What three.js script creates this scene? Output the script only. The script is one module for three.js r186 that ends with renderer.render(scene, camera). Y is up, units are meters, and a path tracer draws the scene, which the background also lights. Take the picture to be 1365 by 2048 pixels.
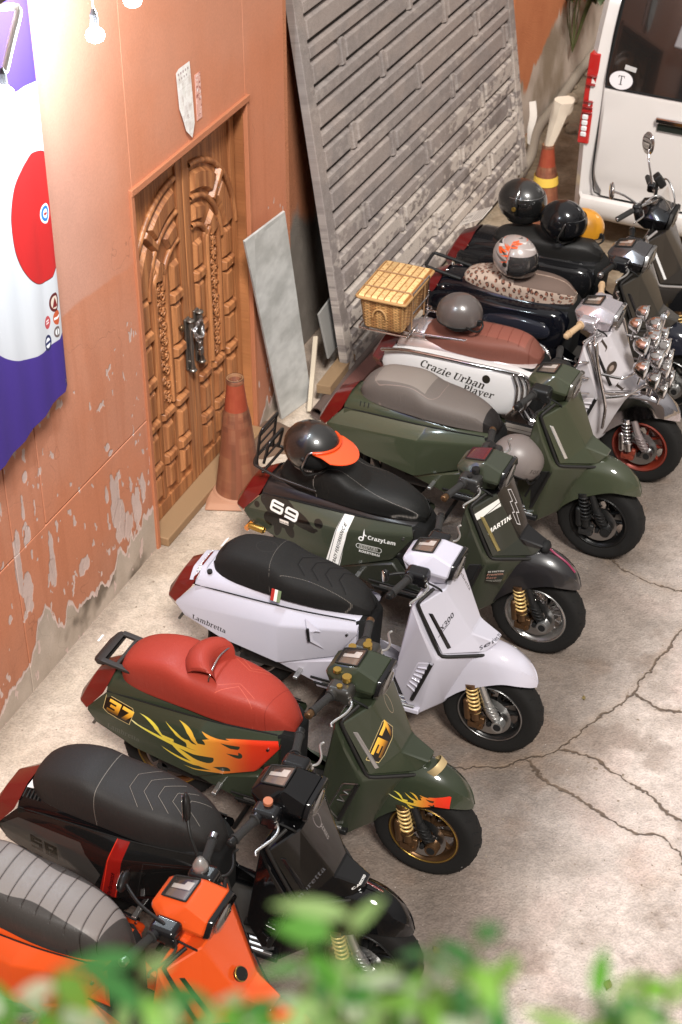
import * as THREE from 'three';
import { mergeGeometries, toCreasedNormals } from 'three/addons/utils/BufferGeometryUtils.js';
import { RoundedBoxGeometry } from 'three/addons/geometries/RoundedBoxGeometry.js';

// ---------------------------------------------------------------- camera, sky, sun, exposure
const scene = new THREE.Scene();
const camera = new THREE.PerspectiveCamera(33.21, 682 / 1024, 0.05, 400);
camera.position.set(0, 6.116, 0);
{
  const p = THREE.MathUtils.degToRad(35.77), a = THREE.MathUtils.degToRad(23.234);
  camera.lookAt(-Math.sin(a) * Math.cos(p), 6.116 - Math.sin(p), -Math.cos(a) * Math.cos(p));
}
camera.focus = 8.3; camera.userData.fStop = 4;
const renderer = new THREE.WebGLRenderer({ antialias: true });
renderer.toneMapping = THREE.LinearToneMapping;
renderer.toneMappingExposure = 2.9;
renderer.shadowMap.enabled = true;
renderer.setSize(682, 1024);
{ // dim overcast night sky, lit by the town: brighter overhead than at the horizon
  const w = 64, h = 32, d = new Float32Array(w * h * 4);
  for (let j = 0; j < h; j++) for (let i = 0; i < w; i++) {
    const e = Math.sin(((j + 0.5) / h - 0.5) * Math.PI), o = (j * w + i) * 4;
    const L = e > 0 ? 0.07 + 0.2 * Math.pow(e, 1.3) : 0.03;
    d[o] = L * 1.04; d[o + 1] = L * 0.985; d[o + 2] = L * 0.95; d[o + 3] = 1;
  }
  const sky = new THREE.DataTexture(d, w, h, THREE.RGBAFormat, THREE.FloatType);
  sky.mapping = THREE.EquirectangularReflectionMapping; sky.magFilter = THREE.LinearFilter; sky.needsUpdate = true;
  scene.background = sky; scene.environment = sky;
}
const sun = new THREE.DirectionalLight(new THREE.Color(1, 0.955, 0.9), 1.5);
sun.position.set(2.6, 10, 0.6); sun.target.position.set(-2, 0, -6.5);
sun.castShadow = true; sun.shadow.radius = 20; sun.shadow.mapSize.set(2048, 2048);
Object.assign(sun.shadow.camera, { left: -9, right: 9, top: 9, bottom: -9, near: 1, far: 40 });
scene.add(sun, sun.target);

// ---------------------------------------------------------------- random, noise
function rng(s) { return () => { s |= 0; s = s + 0x6D2B79F5 | 0; let t = Math.imul(s ^ s >>> 15, 1 | s); t = t + Math.imul(t ^ t >>> 7, 61 | t) ^ t; return ((t ^ t >>> 14) >>> 0) / 4294967296; }; }
const NP = new Float32Array(65536); { const r = rng(77); for (let i = 0; i < 65536; i++) NP[i] = r(); }
function vn(x, y) {
  const xi = Math.floor(x), yi = Math.floor(y); let u = x - xi, v = y - yi; u = u * u * (3 - 2 * u); v = v * v * (3 - 2 * v);
  const a = (xi & 255), b = ((xi + 1) & 255), c = (yi & 255) << 8, e = ((yi + 1) & 255) << 8;
  const p = NP[a + c], q = NP[b + c], r = NP[a + e], s = NP[b + e];
  return p + (q - p) * u + (r - p) * v + (p - q - r + s) * u * v;
}
function fbm(x, y, o = 4) { let s = 0, a = 0.5, t = 0; for (let i = 0; i < o; i++) { s += a * vn(x, y); t += a; a *= 0.5; x = x * 2.03 + 17.3; y = y * 2.03 + 9.1; } return s / t; }
const sst = (a, b, x) => { const t = Math.min(1, Math.max(0, (x - a) / (b - a))); return t * t * (3 - 2 * t); };
const lerp = (a, b, t) => a + (b - a) * t;
const mix3 = (A, B, t) => [lerp(A[0], B[0], t), lerp(A[1], B[1], t), lerp(A[2], B[2], t)];

// ---------------------------------------------------------------- textures
const lin2s = (v) => { v = Math.min(1, Math.max(0, v)); return v < 0.0031308 ? v * 12.92 : 1.055 * Math.pow(v, 1 / 2.4) - 0.055; };
function dataTex(w, h, fn, srgb = true) { // fn(u, v) -> linear [r,g,b]; v up
  const d = new Uint8Array(w * h * 4);
  for (let j = 0; j < h; j++) for (let i = 0; i < w; i++) {
    const c = fn((i + 0.5) / w, (j + 0.5) / h), o = (j * w + i) * 4;
    for (let k = 0; k < 3; k++) d[o + k] = Math.round(255 * (srgb ? lin2s(c[k]) : Math.min(1, Math.max(0, c[k]))));
    d[o + 3] = 255;
  }
  const t = new THREE.DataTexture(d, w, h, THREE.RGBAFormat); t.magFilter = THREE.LinearFilter; t.minFilter = THREE.LinearMipmapLinearFilter; t.generateMipmaps = true;
  if (srgb) t.colorSpace = THREE.SRGBColorSpace;
  t.wrapS = t.wrapT = THREE.RepeatWrapping; t.needsUpdate = true; return t;
}
function canvasTex(w, h, draw, srgb = true) {
  const c = document.createElement('canvas'); c.width = w; c.height = h; const g = c.getContext('2d'); draw(g, w, h);
  const t = new THREE.CanvasTexture(c); if (srgb) t.colorSpace = THREE.SRGBColorSpace; t.anisotropy = 8; return t;
}
const css = (c) => `rgb(${c.map((v) => Math.round(255 * lin2s(v))).join(',')})`;

// ---------------------------------------------------------------- materials
function mat(c, rough = 0.6, o = {}) {
  const m = new (o.clearcoat || o.transmission || o.sheen || o.specularIntensity !== undefined ? THREE.MeshPhysicalMaterial : THREE.MeshStandardMaterial)({ roughness: rough, metalness: 0, side: THREE.DoubleSide, ...o });
  m.color.setRGB(c[0], c[1], c[2]); return m;
}
const paint = (c, o = {}) => mat(c, o.rough ?? 0.38, { clearcoat: 0.75, clearcoatRoughness: 0.07, specularIntensity: 0.25, ...Object.fromEntries(Object.entries(o).filter(([k]) => k !== "rough")) });
const fineN = dataTex(256, 256, (u, v) => { const n = 0.5 * vn(u * 256, v * 256) + 0.5 * vn(u * 101, v * 101); return [n, n, n]; }, false);
const bumpRep = (t, x, y) => { const c = t.clone(); c.repeat.set(x, y); c.needsUpdate = true; return c; };
const K = {
  chrome: mat([0.62, 0.6, 0.6], 0.12, { metalness: 1 }),
  steel: mat([0.42, 0.42, 0.42], 0.3, { metalness: 1 }),
  alu: mat([0.5, 0.5, 0.49], 0.34, { metalness: 0.9 }),
  gold: mat([0.5, 0.33, 0.08], 0.3, { metalness: 0.9 }),
  bronze: mat([0.16, 0.09, 0.045], 0.35, { metalness: 0.8 }),
  spring: mat([0.72, 0.5, 0.2], 0.38, { metalness: 0.35 }),
  black: mat([0.01, 0.01, 0.01], 0.42, { specularIntensity: 0.6 }),
  matt: mat([0.011, 0.011, 0.011], 0.72, { specularIntensity: 0.4 }),
  gloss: paint([0.006, 0.006, 0.007], { rough: 0.25 }),
  rubber: mat([0.011, 0.0105, 0.010], 0.8, { specularIntensity: 0.35 }),
  grip: mat([0.018, 0.017, 0.016], 0.7, { bumpMap: bumpRep(fineN, 6, 6), bumpScale: 0.002 }),
  dark: mat([0.02, 0.019, 0.018], 0.6, { metalness: 0.5 }),
  engine: mat([0.05, 0.05, 0.05], 0.5, { metalness: 0.7 }),
  mat: mat([0.035, 0.03, 0.026], 0.85, { bumpMap: bumpRep(fineN, 4, 4), bumpScale: 0.002 }),
  red: mat([0.12, 0.006, 0.006], 0.3, { clearcoat: 0.8, clearcoatRoughness: 0.12, specularIntensity: 0.3 }),
  lens: mat([0.7, 0.7, 0.7], 0.1, { clearcoat: 1 }), darkLens: mat([0.10, 0.095, 0.09], 0.1, { clearcoat: 1 }),
  amber: mat([0.6, 0.2, 0.03], 0.2, { clearcoat: 1 }),
  white: mat([0.75, 0.75, 0.75], 0.5),
  screen: canvasTex(128, 96, (g, w, h) => { g.fillStyle = '#453c36'; g.fillRect(0, 0, w, h); g.fillStyle = '#6b5e54'; g.fillRect(8, 10, 45, 76); g.fillStyle = '#b3aaa2'; g.beginPath(); g.moveTo(60, 14); g.lineTo(104, 12); g.lineTo(104, 40); g.lineTo(84, 44); g.lineTo(82, 84); g.lineTo(58, 84); g.fill(); g.fillStyle = '#3d3530'; g.fillRect(88, 50, 32, 36); }),
  mirror: mat([0.75, 0.75, 0.75], 0.04, { metalness: 1 }),
};
const dashMat = new THREE.MeshPhysicalMaterial({ map: K.screen, roughness: 0.25, clearcoat: 1, clearcoatRoughness: 0.04 });

// ---------------------------------------------------------------- geometry helpers
const V3 = (a) => new THREE.Vector3(a[0], a[1], a[2]);
const sub = (a, b) => [a[0] - b[0], a[1] - b[1], a[2] - b[2]], add = (a, b, k = 1) => [a[0] + b[0] * k, a[1] + b[1] * k, a[2] + b[2] * k];
const len = (a) => Math.hypot(a[0], a[1], a[2]), unit = (a) => { const l = len(a) || 1; return [a[0] / l, a[1] / l, a[2] / l]; };
const cross = (a, b) => [a[1] * b[2] - a[2] * b[1], a[2] * b[0] - a[0] * b[2], a[0] * b[1] - a[1] * b[0]];
function soup(tris, crease = 0.6, uvs) {
  const g = new THREE.BufferGeometry(); g.setAttribute('position', new THREE.Float32BufferAttribute(tris, 3));
  g.setAttribute('uv', new THREE.Float32BufferAttribute(uvs || new Array(tris.length / 3 * 2).fill(0), 2));
  const r = toCreasedNormals(g, crease); return r;
}
function fin(g) { // same attributes everywhere, so that pieces merge
  let r = g.index ? g.toNonIndexed() : g;
  for (const k of Object.keys(r.attributes)) if (!['position', 'normal', 'uv'].includes(k)) r.deleteAttribute(k);
  if (!r.attributes.normal) r.computeVertexNormals();
  if (!r.attributes.uv) r.setAttribute('uv', new THREE.Float32BufferAttribute(new Array(r.attributes.position.count * 2).fill(0), 2));
  r.morphAttributes = {}; return r;
}
const merge = (list) => mergeGeometries(list.flat(9).map(fin), false);
// polygon solid with chamfered edges
function poly(V, F, r = 0.006, crease = 0.75) {
  const E = new Map(); F.forEach((f, fi) => f.forEach((v, i) => E.set(v + '_' + f[(i + 1) % f.length], fi)));
  const C = F.map((f) => f.map((v, i) => {
    const p = f[(i + f.length - 1) % f.length], n = f[(i + 1) % f.length];
    const sp = E.has(v + '_' + p), sn = E.has(n + '_' + v), a = sub(V[n], V[v]), b = sub(V[p], V[v]), la = len(a), lb = len(b);
    const d1 = unit(a), d2 = unit(b), s = Math.max(0.3, len(cross(d1, d2)));
    return add(add(V[v], d1, sp ? Math.min(r / s, la * 0.4) : 0), d2, sn ? Math.min(r / s, lb * 0.4) : 0);
  }));
  const T = [], tri = (a, b, c) => T.push(...a, ...b, ...c), at = (fi, v) => C[fi][F[fi].indexOf(v)];
  C.forEach((c) => { for (let i = 1; i < c.length - 1; i++) tri(c[0], c[i], c[i + 1]); });
  if (r > 0) {
    F.forEach((f, fi) => f.forEach((a, i) => { const b = f[(i + 1) % f.length], g = E.get(b + '_' + a); if (g !== undefined && fi < g) { const q = [at(fi, b), at(fi, a), at(g, a), at(g, b)]; tri(q[0], q[1], q[2]); tri(q[0], q[2], q[3]); } }));
    for (let v = 0; v < V.length; v++) {
      const fs = F.map((f, i) => i).filter((i) => F[i].includes(v)); if (fs.length < 3) continue;
      const prev = (fi) => { const f = F[fi], i = f.indexOf(v); return f[(i + f.length - 1) % f.length]; }, next = (fi) => { const f = F[fi], i = f.indexOf(v); return f[(i + 1) % f.length]; };
      let s = fs.find((fi) => !E.has(v + '_' + prev(fi))); if (s === undefined) s = fs[0];
      const ring = []; let c = s; for (let k = 0; k < 12 && c !== undefined; k++) { ring.push(at(c, v)); c = E.get(next(c) + '_' + v); if (c === s) break; }
      ring.reverse(); for (let i = 1; i < ring.length - 1; i++) tri(ring[0], ring[i], ring[i + 1]);
    }
  }
  return soup(T, crease);
}
const mirV = (V) => V.map((v) => [v[0], v[1], -v[2]]), mirF = (F) => F.map((f) => [...f].reverse());
function mirG(g) { const r = g.clone(); r.scale(1, 1, -1); const p = r.attributes; for (const k of ['position', 'normal', 'uv']) { const a = p[k]; for (let i = 0; i < a.count; i += 3) for (let c = 0; c < a.itemSize; c++) { const t = a.getComponent(i + 1, c); a.setComponent(i + 1, c, a.getComponent(i + 2, c)); a.setComponent(i + 2, c, t); } } return r; }
const both = (g) => { g = fin(g); const r = [g, mirG(g)]; r.pair = true; return r; };
// solid of a half outline in (x, y) with thickness: prism along z
function slab(pts, z0, z1, r = 0.004, crease) { // pts [x,y] counter-clockwise seen from +z
  const n = pts.length, V = [...pts.map((p) => [p[0], p[1], z1]), ...pts.map((p) => [p[0], p[1], z0])];
  const F = [pts.map((_, i) => i), pts.map((_, i) => 2 * n - 1 - i)];
  for (let i = 0; i < n; i++) { const j = (i + 1) % n; F.push([j, i, n + i, n + j]); }
  return poly(V, F, r, crease);
}
function loft(R, { closed = true, cap = true, crease = 0.7, su = 0, sv = 0 } = {}) {
  const cr = (a, b, c, d, t) => a.map((_, k) => 0.5 * (2 * b[k] + (c[k] - a[k]) * t + (2 * a[k] - 5 * b[k] + 4 * c[k] - d[k]) * t * t + (3 * b[k] - a[k] - 3 * c[k] + d[k]) * t * t * t));
  if (sv) R = R.map((r) => { const o = [], n = r.length; for (let i = 0; i < (closed ? n : n - 1); i++) for (let s = 0; s < sv; s++) { const g = (k) => closed ? r[(k + n) % n] : r[Math.min(n - 1, Math.max(0, k))]; o.push(cr(g(i - 1), g(i), g(i + 1), g(i + 2), s / sv)); } if (!closed) o.push(r[n - 1]); return o; });
  if (su) { const o = [], n = R.length, g = (k) => R[Math.min(n - 1, Math.max(0, k))]; for (let i = 0; i < n - 1; i++) for (let s = 0; s < su; s++) o.push(R[i].map((_, k) => cr(g(i - 1)[k], g(i)[k], g(i + 1)[k], g(i + 2)[k], s / su))); o.push(R[n - 1]); R = o; }
  const T = [], U = [], n = R[0].length, m = closed ? n : n - 1;
  const tri = (a, b, c, ua, ub, uc) => { T.push(...a, ...b, ...c); U.push(...ua, ...ub, ...uc); };
  for (let i = 0; i < R.length - 1; i++) for (let j = 0; j < m; j++) {
    const k = (j + 1) % n, a = R[i][j], b = R[i + 1][j], c = R[i + 1][k], d = R[i][k], u0 = i / (R.length - 1), u1 = (i + 1) / (R.length - 1), v0 = j / m, v1 = (j + 1) / m;
    tri(a, c, b, [u0, v0], [u1, v1], [u1, v0]); tri(a, d, c, [u0, v0], [u0, v1], [u1, v1]);
  }
  if (cap && closed) for (const [r, s] of [[R[0], 0], [R[R.length - 1], 1]]) {
    const c = r.reduce((q, p) => add(q, p, 1 / n), [0, 0, 0]);
    for (let j = 0; j < n; j++) { const k = (j + 1) % n; s ? tri(c, r[j], r[k], [1, 0], [1, 0], [1, 0]) : tri(c, r[k], r[j], [0, 0], [0, 0], [0, 0]); }
  }
  return soup(T, crease, U);
}
// ring across x from a half profile [y, z, dx?] listed top centre -> bottom centre
function ring(x, pts) { const r = pts.map((p) => [x + (p[2] || 0), p[0], p[1]]), l = pts.map((p) => [x + (p[2] || 0), p[0], -p[1]]).reverse(); const o = [...r]; for (const q of l) if (Math.abs(q[2]) > 1e-6) o.push(q); return o; }
function cyl(a, b, r1, r2 = r1, seg = 14) {
  const g = new THREE.CylinderGeometry(r2, r1, len(sub(b, a)), seg), d = V3(unit(sub(b, a)));
  g.applyQuaternion(new THREE.Quaternion().setFromUnitVectors(new THREE.Vector3(0, 1, 0), d)); g.translate((a[0] + b[0]) / 2, (a[1] + b[1]) / 2, (a[2] + b[2]) / 2); return g;
}
function tube(pts, r, seg = 24, rad = 8, closed = false, tension = 0.5) { return new THREE.TubeGeometry(new THREE.CatmullRomCurve3(pts.map(V3), closed, 'catmullrom', tension), seg, r, rad, closed); }
const capTube = (pts, r, seg = 24, rad = 8) => [tube(pts, r, seg, rad), ball(pts[0], r), ball(pts[pts.length - 1], r)];
function ball(c, r, sx = 1, sy = 1, sz = 1, seg = 14) { const g = new THREE.SphereGeometry(r, seg, Math.max(8, seg - 4)); g.scale(sx, sy, sz); g.translate(...c); return g; }
function box(x, y, z, w, h, d, r = 0.004) { const g = new RoundedBoxGeometry(w, h, d, 2, Math.min(r, w / 2.1, h / 2.1, d / 2.1)); g.translate(x, y, z); return g; }
function lathe(prof, c, dir = [0, 1, 0], seg = 32) { const g = new THREE.LatheGeometry(prof.map((p) => new THREE.Vector2(Math.max(p[0], 1e-4), p[1])), seg); g.applyQuaternion(new THREE.Quaternion().setFromUnitVectors(new THREE.Vector3(0, 1, 0), V3(unit(dir)))); g.translate(...c); return g; }
function rot(g, ax, a, c) { if (!c) { g.computeBoundingBox(); c = g.boundingBox.getCenter(new THREE.Vector3()).toArray(); } g.translate(-c[0], -c[1], -c[2]); g[ax === 'x' ? 'rotateX' : ax === 'y' ? 'rotateY' : 'rotateZ'](a); g.translate(...c); return g; }
function planarUV(g, o, U, W) { const p = g.attributes.position, uv = g.attributes.uv, lu = U[0] ** 2 + U[1] ** 2 + U[2] ** 2, lw = W[0] ** 2 + W[1] ** 2 + W[2] ** 2; for (let i = 0; i < p.count; i++) { const d = [p.getX(i) - o[0], p.getY(i) - o[1], p.getZ(i) - o[2]]; uv.setXY(i, (d[0] * U[0] + d[1] * U[1] + d[2] * U[2]) / lu, (d[0] * W[0] + d[1] * W[1] + d[2] * W[2]) / lw); } return g; }

// ---------------------------------------------------------------- objects
const used = {};
function numbered(n) { const k = used[n] = (used[n] ?? -1) + 1; return k ? `${n}_${String(k).padStart(3, '0')}` : n; }
function thing(name, label, category, pos = [0, 0, 0], turn = 0, group) {
  const o = new THREE.Group(); o.name = numbered(name); o.position.set(...pos); o.rotation.y = turn;
  o.userData = { label, category }; if (group) o.userData.group = group; scene.add(o); return o;
}
const STUFF = new Set(['tread', 'spokes', 'louvre', 'vent_bars', 'muffler_ring', 'chain_links', 'carving', 'foliage', 'stem', 'engine']);
function part(name, geos, m, parent, label) {
  if (geos.pair) { part(name, geos[0], m, parent, label); return part(name, geos[1], m, parent, label); }
  const g = Array.isArray(geos) ? merge(geos) : fin(geos); const o = new THREE.Mesh(g, m); o.name = name; o.castShadow = o.receiveShadow = true; if (STUFF.has(name)) o.userData.kind = 'stuff';
  if (label) o.userData.label = label; parent.add(o); return o;
}
function solo(name, label, category, geos, m, group) { const o = part(numbered(name), geos, m, scene, label); o.userData.category = category; if (group) o.userData.group = group; return o; }
function struct(name, geos, m) { const o = part(name, geos, m, scene); o.userData.kind = 'structure'; return o; }
// ---------------------------------------------------------------- ground
{
  const crackLines = [[[-2.3, -5.86], [-1.95, -6.0], [-1.72, -6.12], [-1.501, -6.33], [-1.39, -6.62], [-1.278, -6.9], [-1.24, -7.15], [-1.161, -7.52], [-1.05, -7.8]],
    [[-1.501, -6.33], [-1.3, -6.33], [-1.12, -6.27], [-0.98, -6.2], [-0.9, -6.1], [-0.8, -6.09], [-0.6, -6.15]], [[-1.62, -6.2], [-1.5, -6.09], [-1.36, -6.05], [-1.2, -5.98], [-1.0, -5.93], [-0.86, -5.95], [-0.7, -5.8]],
    [[-1.278, -6.9], [-1.1, -6.83], [-0.95, -6.86], [-0.7, -6.8]], [[-1.9, -8.1], [-1.6, -7.9], [-1.3, -7.85], [-1.0, -7.9]]];
  const X0 = -4.45, X1 = 2.15, Z0 = -10.4, Z1 = -3.8, N = 2048;
  const segs = []; for (const l of crackLines) for (let i = 0; i < l.length - 1; i++) segs.push([...l[i], ...l[i + 1]]);
  const crackAt = (x, z) => { // distance to the cracks, with a ragged course
    const wx = x + 0.05 * (fbm(x * 9, z * 9, 3) - 0.5) + 0.016 * (vn(x * 60, z * 60) - 0.5), wz = z + 0.05 * (fbm(x * 9 + 40, z * 9, 3) - 0.5) + 0.016 * (vn(x * 60 + 9, z * 60) - 0.5); let d = 9;
    for (const s of segs) { const ax = s[2] - s[0], az = s[3] - s[1], t = Math.min(1, Math.max(0, ((wx - s[0]) * ax + (wz - s[1]) * az) / (ax * ax + az * az))); d = Math.min(d, Math.hypot(wx - s[0] - ax * t, wz - s[1] - az * t)); }
    return d;
  };
  const ht = new Float32Array(N * N);
  const cd = new Float32Array(N * N).fill(9);
  for (let j = 0; j < N; j++) for (let i = 0; i < N; i++) { const x = lerp(X0, X1, (i + 0.5) / N), z = lerp(Z1, Z0, (j + 0.5) / N); if (x > -2.5 && z < -5.6 && z > -8.3) cd[j * N + i] = crackAt(x, z); }
  const map = dataTex(N, N, (u, v) => {
    const x = lerp(X0, X1, u), z = lerp(Z1, Z0, v), k = Math.floor(v * N) * N + Math.floor(u * N);
    const a = fbm(x * 1.3, z * 1.3, 5), b = fbm(x * 5 + 7, z * 5, 5), c = fbm(x * 26, z * 26 + 3, 3), g = vn(x * 160, z * 160), m = fbm(x * 2.3 + 31, z * 2.3 + 11, 5);
    let col = mix3([0.42, 0.35, 0.305], [0.58, 0.50, 0.45], sst(0.25, 0.75, 0.6 * a + 0.4 * b));
    col = mix3(col, [0.60, 0.51, 0.46], 0.55 * sst(0.5, 0.72, b * 0.6 + c * 0.4));
    col = mix3(col, [0.30, 0.2, 0.14], 0.5 * sst(0.56, 0.75, m));                             // brown stains
    col = mix3(col, [0.62, 0.47, 0.42], 0.35 * sst(0.5, 0.7, fbm(x * 3 + 3, z * 3 + 50, 4)));  // pinkish patches
    const oilShade = sst(0.18, 0.72, fbm(x * 1.9 + 90, z * 1.9, 5) * 0.55 + 0.5 * sst(-3.3, -2.6, x) * sst(-0.75, -1.7, x + 0.35 * (fbm(z * 1.3, 5, 3) - 0.5)));
    col = mix3(col, [0.20, 0.16, 0.132], 0.55 * oilShade); { const parkShade = sst(-3.75, -3.2, x + 0.3 * (fbm(z * 2, 3, 3) - 0.5)) * sst(-1.05, -1.85, x + 0.7 * (fbm(z * 1.6, x * 1.2 + 8, 5) - 0.5)); col = mix3(col, [0.085, 0.066, 0.052], 0.85 * parkShade * (0.65 + 0.5 * fbm(x * 3 + 4, z * 3, 4))); }                                       // oil and tyre dirt, plus painted-in shade under and between the scooters
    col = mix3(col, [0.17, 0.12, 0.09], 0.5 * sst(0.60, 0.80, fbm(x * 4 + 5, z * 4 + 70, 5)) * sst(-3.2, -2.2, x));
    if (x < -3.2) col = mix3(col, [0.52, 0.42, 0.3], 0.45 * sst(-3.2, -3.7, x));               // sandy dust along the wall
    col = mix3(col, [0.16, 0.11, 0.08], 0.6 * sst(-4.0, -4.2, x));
    const sp = c * 0.5 + g * 0.5; col = col.map((q) => q * (0.66 + 0.68 * sp));
    if (g > 0.955 && c > 0.5) col = col.map((q) => q * 0.42); if (g < 0.02 && c > 0.45) col = mix3(col, [0.75, 0.68, 0.62], 0.7);
    const w = 0.002 + 0.009 * vn(x * 11, z * 11) ** 1.6 + 0.003 * vn(x * 70, z * 70); const t = 1 - sst(w * 0.55, w * 1.4, cd[k]); col = mix3(col, [0.05, 0.032, 0.02], 0.9 * t); col = mix3(col, [0.25, 0.17, 0.11], 0.4 * (1 - sst(0, 0.06, cd[k])) * c);
    ht[k] = 0.42 * b + 0.25 * c + 0.25 * g + 0.2 - 0.5 * t; return col;
  });
  const bump = dataTex(N, N, (u, v) => { const h = ht[Math.floor(v * N) * N + Math.floor(u * N)]; return [h, h, h]; }, false);
  map.wrapS = map.wrapT = bump.wrapS = bump.wrapT = THREE.ClampToEdgeWrapping;
  const g = new THREE.PlaneGeometry(X1 - X0, Z1 - Z0, 1, 1); g.rotateX(-Math.PI / 2); g.translate((X0 + X1) / 2, 0, (Z0 + Z1) / 2);
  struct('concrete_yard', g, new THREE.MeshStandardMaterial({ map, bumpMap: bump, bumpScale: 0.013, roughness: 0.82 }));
  const dirt = dataTex(1024, 1024, (u, v) => { const x = u * 12, z = v * 12; const a = fbm(x * 1.1, z * 1.1, 5), b = fbm(x * 7, z * 7, 4), g2 = vn(x * 80, z * 80); let c = mix3([0.42, 0.3, 0.19], [0.66, 0.53, 0.38], sst(0.3, 0.7, a * 0.5 + b * 0.5)); c = mix3(c, [0.25, 0.17, 0.1], 0.6 * sst(0.6, 0.8, fbm(x * 3, z * 3 + 9, 4))); return c.map((q) => q * (0.7 + 0.6 * g2 * 0.7 + 0.15 * b)); });
  const g2 = new THREE.PlaneGeometry(400, 400); g2.rotateX(-Math.PI / 2); g2.translate(0, -0.012, 0); const uv = g2.attributes.uv; for (let i = 0; i < uv.count; i++) uv.setXY(i, uv.getX(i) * 33, uv.getY(i) * 33);
  const db = bumpRep(fineN, 330, 330);
  struct('ground', g2, new THREE.MeshStandardMaterial({ map: dirt, bumpMap: db, bumpScale: 0.01, roughness: 0.95 }));
  const r = rng(5), st = []; // grit, dead leaves, chips of paint
  for (let i = 0; i < 800; i++) { const x = -4.15 + 4.2 * r(), z = -10 + 6.2 * r(), s = 0.003 + 0.007 * r() * r() * r(), q = new THREE.IcosahedronGeometry(s, 0); q.scale(1, 0.5, 0.7 + r()); q.rotateY(r() * 6); q.translate(x, s * 0.3, z); st.push(q); }
  const pb = solo('grit', 'small stones and crumbs scattered over the concrete yard', 'grit', st, mat([0.24, 0.19, 0.145], 0.9)); pb.userData.kind = 'stuff';
  const lv = [[-1.62, -4.86, 0.05], [-0.86, -4.98, 0.06], [-1.05, -4.62, 0.03], [-1.5, -6.75, 0.03], [-2.9, -6.75, 0.028]];
  const leafM = mat([0.2, 0.15, 0.06], 0.8);
  lv.forEach(([x, z, s], i) => { const a = r() * 6, R = []; for (let k = 0; k <= 6; k++) { const t = k / 6, w = Math.sin(Math.PI * Math.min(0.98, t + 0.02)) * s * 0.32; R.push([[(t - 0.5) * s, 0.006 + 0.012 * (t - 0.5) ** 2 * 4, -w], [(t - 0.5) * s, 0.003, 0], [(t - 0.5) * s, 0.007 + 0.01 * t, w]]); }
    const g3 = loft(R, { closed: false, cap: false }); g3.rotateY(a); g3.translate(x, 0, z);
    solo('fallen_leaf', ['curled dry leaf on the concrete beside the flame scooter front wheel', 'longest dry leaf on the pale open concrete, right of the flame scooter', 'small dry leaf on the concrete nearest to the green foliage', 'tiny dry leaf on the concrete between white and black number scooters', 'tiny dry leaf on the concrete between wall and scooter tails'][i], 'leaf', g3, leafM); });
}
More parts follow.
